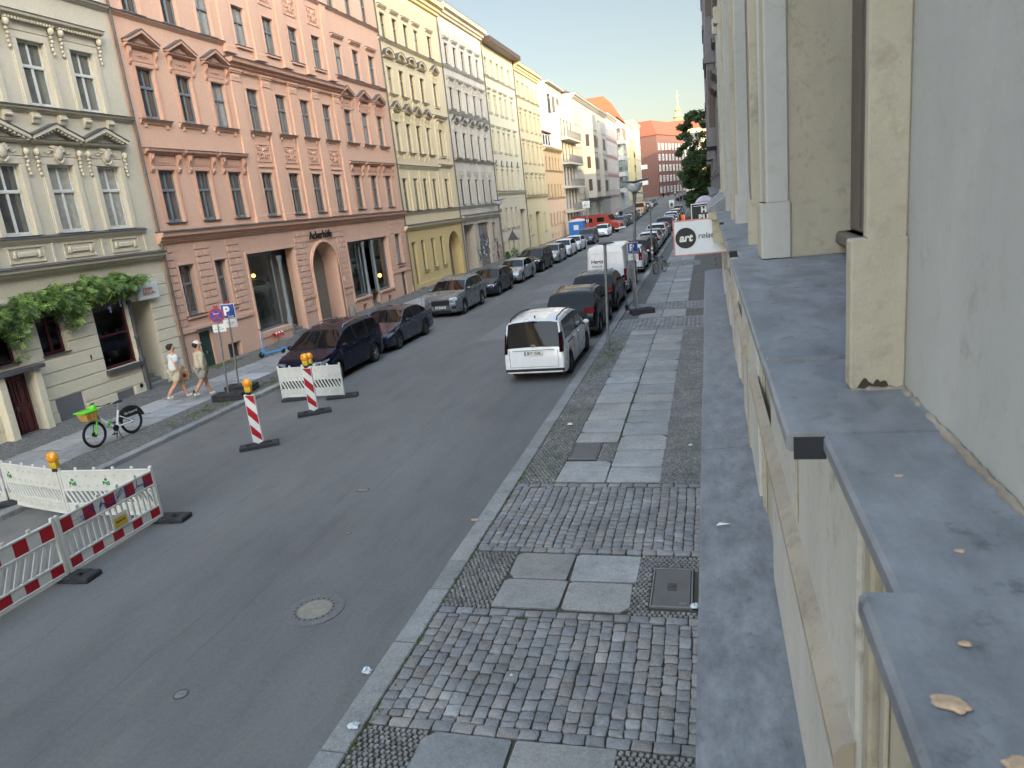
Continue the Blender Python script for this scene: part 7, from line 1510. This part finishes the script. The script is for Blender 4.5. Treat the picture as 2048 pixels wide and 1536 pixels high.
for (x,y,rz,lb) in ((FX+.02,10.46,6,'rubber foot under the far corner of the striped rail barrier'),(FX-.0,8.26,4,'rubber foot where the two striped barriers meet'),(-14.74,10.84,40,'rubber foot under the white panels near the left edge'),(-12.62,19.0,18,'rubber foot under the left end of the white barrier board'),(-11.1,19.1,18,'rubber foot under the right end of the white barrier board'),(FX-.03,6.02,4,'rubber foot at the lower left of the picture')): footbase('rubber_foot',x,y,R(rz),lb,.34,.95,.1)
flasher(-12.66,10.4,1.12,R(10),'amber warning lamp above the white emblem panels'); flasher(-12.0,19.05,1.14,R(10),'amber warning lamp on the white barrier board behind the guide beacon'); flasher(-11.9,8.0,.9,R(10),'amber warning lamp at the left edge of the picture'); b=beacon
# its post
o=MB().mat(M['barwhite']).box(-.13,.13,-.03,.03,0,.75,.01).build('beacon_board',None,(-11.9,8.0,.05)); tag(o,'pale board carrying the amber lamp at the left picture edge','board')
# orange bin, pots, manholes, litter
o=MB().mat(plain('bin_orange',C(220,96,30),.5)).lathe([(.25,0),(.27,.7),(.28,1.25),(.22,1.35),(.02,1.38)],18).build('litter_bin',None,(-3.2,102.3,KH),smooth=40); tag(o,'round orange litter bin beside the bicycles under the tree','bin')
def manhole():
    r=empty('manhole_cover',(-5.52,7.77,0.004),'large round manhole cover with concrete centre and ribbed iron ring','manhole cover'); iron=plain('cast_iron',C(108,110,110),.6,.2,.2,20,.4,0,.4,50)
    part(r,'ring',iron,lambda b:(b.lathe([(.42,-.02),(.42,.006),(.3,.008),(.3,-.02)],60),),30)
    part(r,'rib',M['steel'],lambda b:[b.box(*(lambda c,s:(0,0,0,0,0,0))(0,0)) if 0 else b.add([((rr)*math.cos(a+o_),(rr)*math.sin(a+o_),.0095) for rr,o_ in ((.33,-.012),(.40,-.012),(.40,.012),(.33,.012))],[(0,1,2,3)]) for a in [2*math.pi*i/56 for i in range(56)]],None)
    part(r,'vent_hole',M['black'],lambda b:[b.lathe([(.017,0),(.017,.001)],8,lambda p,q,z:(.272*math.cos(a)+p,.272*math.sin(a)+q,.011+z)) for a in [2*math.pi*i/20 for i in range(20)]],None)
    part(r,'inner_ring',iron,lambda b:b.lathe([(.3,-.02),(.3,.009),(.24,.01),(.24,-.02)],50),30); part(r,'centre',plain('concrete_fill',C(136,132,122),.9,0,.15,12,.3,0,.4,80),lambda b:b.lathe([(.24,-.02),(.24,.008),(.01,.011)],40),40)
manhole()
for (x,y,rad,lb) in ((-6.24,5.9,.09,'small round iron cover in the lower part of the road'),(-6.2,10.1,.05,'very small round road cover beyond the large manhole')):
    r=empty('valve_cover',(x,y,.004),lb,'cover'); part(r,'ring',M['darkgrey'],lambda b:b.lathe([(rad,-.01),(rad,.003),(rad*.82,.003),(rad*.82,-.01)],28),None); part(r,'lid',M['steel'],lambda b:(b.lathe([(rad*.8,-.01),(rad*.8,.002),(.01,.003)],28),b.box(-rad*.4,rad*.4,-.006,.006,.003,.008)),None)
r=empty('valve_cover',(-6.85,11.95,.004),'small rectangular road cover left of the kerb litter','cover',rz=.1); part(r,'lid',M['steel'],lambda b:b.box(-.1,.1,-.05,.05,-.01,.005,.002),None); part(r,'ring',M['darkgrey'],lambda b:[b.box(*q) for q in ((-.12,-.1,-.07,.07,-.01,.004),(.1,.12,-.07,.07,-.01,.004),(-.1,.1,-.07,-.05,-.01,.004),(-.1,.1,.05,.07,-.01,.004))],None)
def cover(x0,x1,y0,y1,lb,grille):
    r=empty('access_cover',((x0+x1)/2,(y0+y1)/2,KH),lb,'access cover'); a,c=(x1-x0)/2,(y1-y0)/2; iron=plain('grey_cover_iron',C(100,98,96),.6,.1,.1,3,.4,0,.3,70)
    part(r,'lid',iron,lambda b:b.box(-a+.03,a-.03,-c+.03,c-.03,-.03,.004,.004),None); part(r,'rim',M['steel'],lambda b:[b.box(*q,.002) for q in ((-a,-a+.022,-c,c,-.03,.007),(a-.022,a,-c,c,-.03,.007),(-a+.022,a-.022,-c,-c+.022,-.03,.007),(-a+.022,a-.022,c-.022,c,-.03,.007))],None)
    if grille: part(r,'grille',M['black'],lambda b:[b.box(-.06,.06,-.09+k*.032,-.075+k*.032,.004,.0055) for k in range(6)],None); part(r,'maker_plate',M['steel'],lambda b:b.box(.1,.2,-c+.08,-c+.11,.004,.007),None)
cover(-.89,-.36,8.07,9.03,'rectangular iron access cover with small grille on our pavement',True); cover(-2.9,-2.32,13.3,14.25,'plain grey rectangular cover set in the pavement before the slab rows',False)
def crumple(name,x,y,z,s,m,lb,cat,seed,flat=.6):
    rr=random.Random(seed); g=MB().mat(m); g.ball((0,0,s*.4),(s,s*.8,s*flat),9,7); g.v=[(a+rr.uniform(-.25,.25)*s,b_+rr.uniform(-.25,.25)*s,max(.002,c+rr.uniform(-.2,.2)*s)) for a,b_,c in g.v]; o=g.build(name,None,(x,y,z)); tag(o,lb,cat,'litter')
pl=plain('clear_plastic_litter',C(190,200,206),.2,0,.2,30); crumple('crushed_cup',-4.1,6.56,0,.06,pl,'crushed translucent plastic cup lying in the gutter by the kerb','litter',1); crumple('plastic_wrapper',-3.74,5.55,KH,.07,pl,'clear plastic wrapper on the kerb at the bottom of the picture','litter',2,.25); crumple('paper_bit',-2.3,6.55,KH,.018,M['white'],'tiny white paper ball on the cobbles','litter',3); crumple('foil_bit',-.33,8.1,KH,.05,pl,'shiny crumpled foil beside the access cover','litter',4); crumple('paper_bit',-3.25,15.5,KH,.06,M['white'],'white paper scrap in the small paving stones near the kerb','litter',5,.3); crumple('paper_bit',-.5,14.0,KH,.04,M['white'],'white paper scrap on the small stones by the wall','litter',6,.3)
o=MB().mat(plain('cardboard',C(190,160,130),.8)).box(-.075,.075,-.035,.035,.002,.02,.006).build('cardboard_piece',None,(-4.06,10.68,0.0),(0,.08,.35)); tag(o,'small beige piece of cardboard in the gutter beside the kerb','litter','litter')
# valves on the peach house
r=empty('hydrant_valves',(LFX+.25,28.85,.45),'row of three red and white hydrant valves by the steps of the peach house','valves')
for k in range(3): part(r,'valve',M['red'],lambda b:(b.tube([(-.2,k*.24,.1),(.0,k*.24,.1),(.02,k*.24,-.06)],.05,8),),50); part(r,'cap',M['white'],lambda b:b.ball((.0,k*.24,.12),(.05,.06,.06),8,6))
part(r,'pipe',M['red'],lambda b:b.tube([(-.15,-.1,.1),(-.15,.6,.1)],.035,6))
# sign of the shop + plants
r=empty('shop_sign',(LFX,21.6,3.6),'pale square shop sign with pinkish emblem at the corner of the cream shop','sign'); part(r,'sign_panel',M['white'],lambda b:b.box(.12,.24,-.48,.48,-.29,.29,.01),None); part(r,'emblem',plain('pink_emblem',C(220,150,120),.6,0,.4,20),lambda b:[b.tube([(.245,y+.0,-.05),(.245,y+.04,.12),(.245,y+.12,.1),(.245,y+.1,-.12),(.245,y-.02,-.14)],.018,5) for y in(-.26,-.1,.06)],None)
inst('lettering',text_mesh('Wurm\nfein & ganz',.14,M['darkgrey'],.002,.1),r,(.247,0,0),basis((0,1,0),(0,0,1))); part(r,'bracket',M['black'],lambda b:(b.tube([(.0,-.1,.62),(.2,-.1,.62)],.012,5),b.tube([(.18,-.1,.62),(.18,-.1,.28)],.008,5)))
# ============ people
def skinmesh(name,joints,edges,mat,sub=2):
    me=bpy.data.meshes.new(name); me.from_pydata([j[0] for j in joints],edges,[]); o=bpy.data.objects.new(name,me); COL.objects.link(o); md=o.modifiers.new('s','SKIN'); md.use_smooth_shade=True; md.branch_smoothing=.6
    for i,j in enumerate(joints): sv=me.skin_vertices[0].data[i]; r=j[1]; sv.radius=(r,r) if not isinstance(r,tuple) else r; sv.use_root=(i==0)
    s=o.modifiers.new('d','SUBSURF'); s.levels=sub; s.render_levels=sub; dg=bpy.context.evaluated_depsgraph_get(); m2=bpy.data.meshes.new_from_object(o.evaluated_get(dg)); bpy.data.objects.remove(o); m2.materials.clear(); m2.materials.append(mat); m2.name=name; m2.polygons.foreach_set('use_smooth',[True]*len(m2.polygons)); return m2
M['skin']=plain('skin',C(196,148,120),.6,0,.05,8,.3); M['hair']=plain('dark_hair',C(36,28,24),.7,0,.2,30)
def person(x,y,z,rz,h,lb,shirt,pants,shoes,sleeve='short',legs=(.28,-.3),arms=(.2,-.25),capm=None,hair=True,long_pants=False,hold=None,sock=None,group=None,detail=True):
    s=h/1.8; r=empty('person',(x,y,z),lb,'person',group,rz); r.scale=(s,s,s)   # local +x = walking direction, y left
    def leg(sd,a): # a: stride angle of the thigh
        hip=Vector((0,sd*.095,.93)); k=hip+Vector((math.sin(a)*.44,sd*.0,-math.cos(a)*.44)); b2=a-(.12 if a>0 else .42); an=k+Vector((math.sin(b2)*.42,0,-math.cos(b2)*.42)); return hip,k,an
    hL,kL,aL=leg(1,legs[0]); hR,kR,aR=leg(-1,legs[1]); dz=min(aL.z,aR.z)-.085
    def arm(sd,a,e=.35): sh=Vector((0,sd*.185,1.44)); el=sh+Vector((math.sin(a)*.29,sd*.05,-math.cos(a)*.29)); wr=el+Vector((math.sin(a+e)*.25,-sd*.01,-math.cos(a+e)*.25)); return sh,el,wr
    sL,eL,wL=arm(1,arms[0]); sR,eR,wR=arm(-1,arms[1])
    J=[((0,0,.98),(.14,.17)),((.01,0,1.12),(.12,.155)),((.02,0,1.3),(.135,.185)),((.01,0,1.44),(.10,.14)),((.0,0,1.52),(.065,.065)),((.02,0,1.60),(.08,.075)),((.03,0,1.68),(.112,.092)),((.015,0,1.76),(.088,.074)),
       (hL,.115),(kL,.075),(kL*.55+aL*.45+Vector((-.015,0,0)),.07),(aL,.045),(aL+Vector((.07,0,-.045)),.04),(aL+Vector((.17,0,-.055)),.032),
       (hR,.115),(kR,.075),(kR*.55+aR*.45+Vector((-.015,0,0)),.07),(aR,.045),(aR+Vector((.07,0,-.045)),.04),(aR+Vector((.17,0,-.055)),.032),
       (sL,.068),(eL,.05),(wL,.034),(sR,.068),(eR,.05),(wR,.034),(wL+(wL-eL)*.28,(.042,.018)),(wR+(wR-eR)*.28,(.042,.018))]
    E=[(0,1),(1,2),(2,3),(3,4),(4,5),(5,6),(6,7),(0,8),(8,9),(9,10),(10,11),(11,12),(12,13),(0,14),(14,15),(15,16),(16,17),(17,18),(18,19),(3,20),(20,21),(21,22),(22,26),(3,23),(23,24),(24,25),(25,27)]
    n0=len(J)
    if detail:
        for (w_,e_,ix,sd) in ((wL,eL,26,1),(wR,eR,27,-1)):
            d=(w_-e_).normalized(); p=Vector(J[ix][0])
            for f in range(4):
                q=p+Vector((d.z*0+.022-.015*f,0,0))+d*.03; L_=(.035,.04,.037,.028)[f]; J.append((q,.0095)); J.append((q+d*L_+Vector((0,-sd*.006,0)),.0085)); J.append((q+d*L_*1.8+Vector((.006,-sd*.022,0)),.007)); k=len(J); E+= [(ix,k-3),(k-3,k-2),(k-2,k-1)]
            q=w_+d*.03+Vector((.035,0,0)); J.append((q,.011)); J.append((q+d*.035+Vector((.012,-sd*.01,0)),.009)); k=len(J); E+=[(22 if sd>0 else 25,k-2),(k-2,k-1)]
    J=[(tuple(j[0]),j[1]) for j in J]
    off=(0,0,-dz)
    inst('body',skinmesh('body',J,E,M['skin'],2),r,off)
    # face
    part_=lambda nm,m,fn:(lambda b:(fn(b),setattr(b.build(nm,r,off,smooth=60),'name',nm)))(MB().mat(m))
    part_('face_features',M['skin'],lambda b:(b.ball((.138,0,1.665),(.022,.014,.026),8,6),[b.ball((.03,sd*.078,1.69),(.02,.012,.032),8,6) for sd in(-1,1)],b.mat(plain('lips',C(150,90,80),.5) if 'lips' not in bpy.data.materials else bpy.data.materials['lips']),b.ball((.112,0,1.635),(.01,.024,.007),8,5),b.mat(M['hair']),[b.ball((.117,sd*.032,1.705),(.007,.012,.006),8,5) for sd in(-1,1)]))
    if hair: part_('hair',M['hair'],lambda b:(b.ball((-.025,0,1.715),(.105,.098,.105),14,10),b.ball((.05,0,1.79),(.06,.07,.03),10,6)))
    if capm: part_('cap',capm,lambda b:(b.lathe([(.101,0),(.1,.05),(.08,.09),(.03,.115),(.01,.117)],18,lambda p,q,t:(.01+p*1.05,q*.92,1.735+t)),b.ext([(.08,-.07),(.15,-.06),(.2,0),(.15,.06),(.08,.07)],lambda p,q,t:(p,q,t-.12*(p-.1)),1.745,1.757)))
    # shirt
    k=1.0 if sleeve=='short' else 1.08
    SJ=[((.0,0,.90),(.185,.23)),((.01,0,1.1),(.175,.22)),((.02,0,1.3),(.185,.24)),((.01,0,1.43),(.145,.19)),((0,0,1.5),(.085,.09)),(sL,.115),(sR,.115)]; SE=[(0,1),(1,2),(2,3),(3,4),(3,5),(3,6)]
    if sleeve=='short': SJ+=[(sL*.25+eL*.75,.10),(sR*.25+eR*.75,.10)]; SE+=[(5,7),(6,8)]
    else: SJ+=[(eL,.082),(wL,.06),(eR,.082),(wR,.06)]; SE+=[(5,7),(7,8),(6,9),(9,10)]
    inst('shirt',skinmesh('shirt',[(tuple(a),c) for a,c in SJ],SE,shirt,2),r,off)
    f=1.0 if long_pants else .0
    PJ=[((0,0,.97),(.17,.20)),((0,.1,.88),.145),((0,-.1,.88),.145)]; PE=[(0,1),(0,2)]
    eL_=kL if not long_pants else aL; eR_=kR if not long_pants else aR
    if long_pants: PJ+=[(tuple(kL),.085),(tuple(aL+Vector((0,0,.03))),.07),(tuple(kR),.085),(tuple(aR+Vector((0,0,.03))),.07)]; PE+=[(1,3),(3,4),(2,5),(5,6)]
    else: PJ+=[(tuple(hL*.18+kL*.82),.135),(tuple(hR*.18+kR*.82),.135)]; PE+=[(1,3),(2,4)]
    inst('trousers' if long_pants else 'shorts',skinmesh('shorts',PJ,PE,pants,2),r,off)
    for a_ in (aL,aR):
        inst('shoe',skinmesh('shoe',[(tuple(a_+Vector((-.035,0,-.035))),(.05,.045)),(tuple(a_+Vector((.06,0,-.045))),(.042,.05)),(tuple(a_+Vector((.17,0,-.055))),(.03,.045))],[(0,1),(1,2)],shoes,2),r,off)
        if sock: inst('sock',skinmesh('sock',[(tuple(a_+Vector((0,0,.0))),.046),(tuple(a_+Vector((-.01,0,.12))),.05)],[(0,1)],sock,1),r,off)
    return r,(wR,wL,dz,s)
fab=lambda n,c:plain(n,c,.9,0,.07,9,.1,0,.3,60)
mw=fab('white_tshirt',C(212,214,214)); mb_=fab('beige_shorts',C(196,184,160)); ms_=fab('beige_sweater',C(190,178,156)); mg_=fab('grey_green_shorts',C(150,148,138)); mws=plain('white_sneaker',C(214,214,208),.6)
p1,(wr,wl,dz,s)=person(-17.2,19.25,KH,R(62),1.88,'man in white t-shirt and beige shorts carrying a paper bag, walking along the far pavement',mw,mb_,mws,'short',(.34,-.32),(.45,-.12))
p2,_=person(-16.38,19.5,KH,R(62),1.84,'man in beige sweater, shorts and white cap walking beside the man in the white t-shirt',ms_,mg_,mws,'long',(.26,-.30),(.2,-.2),capm=fab('white_cap',C(214,210,200)),hair=True,sock=fab('green_sock',C(60,84,66)))
# paper bag in the hand on the far side (left hand)
mbag=plain('paper_bag',C(196,160,120),.8,0,.15,14); mr=Matrix.Translation(p1.location)@Matrix.Rotation(p1.rotation_euler.z,4,'Z')@Matrix.Diagonal((s,s,s,1)); hp=mr@(wl+Vector((0,0,-dz)))
rb=empty('paper_bag',(hp.x,hp.y,hp.z-.48),'brown paper bag with a red print held by the man in the white t-shirt','bag',rz=R(62)); part(rb,'bag',mbag,lambda b:b.ext([(-.13,0),(.13,0),(.15,.3),(-.15,.3)],lambda p,q,t:(p,t,q),-.07,.07),None); part(rb,'print',M['signred'],lambda b:(b.lathe([(.07,0),(.07,.002)],20,lambda p,q,t:(p,-.072-t,.16+q)),b.lathe([(.07,0),(.07,.002)],20,lambda p,q,t:(p,.072+t,.16+q))),None); part(rb,'handle',mbag,lambda b:b.tube([(-.07,0,.3),(-.05,0,.42),(.05,0,.42),(.07,0,.3)],.008,5))
dk=fab('dark_cloth',C(34,34,38)); person(-18.0,100.5,KH,R(-90),1.8,'person in black clothes standing by the white balcony house near the portable toilet',dk,dk,M['black'],'long',(.05,-.05),(.05,-.05),long_pants=True,detail=False)
person(-16.4,138,KH+gz(138),R(-80),1.8,'distant person in a white top on the far pavement',mw,dk,M['black'],'short',(.2,-.2),(.1,-.1),long_pants=True,detail=False); person(-16.0,141.5,KH+gz(141),R(-80),1.8,'distant person in dark clothes next to the one in a white top',dk,dk,M['black'],'long',(.2,-.2),(.1,-.1),long_pants=True,detail=False)
for i,(x,y,c,lb) in enumerate(((-13.0,236,dk,'tiny figure in dark clothes in front of the red brick house'),(-11.6,239,fab('red_cloth',C(120,50,50)),'tiny figure in a reddish top in front of the red brick house'),(-9.5,238,mw,'tiny figure in a white top in front of the red brick house'))): person(x,y,gz(y)+.05,R(-90+60*i),1.8,lb,c,dk,M['black'],'long',(.15,-.15),(.1,-.1),long_pants=True,detail=False)
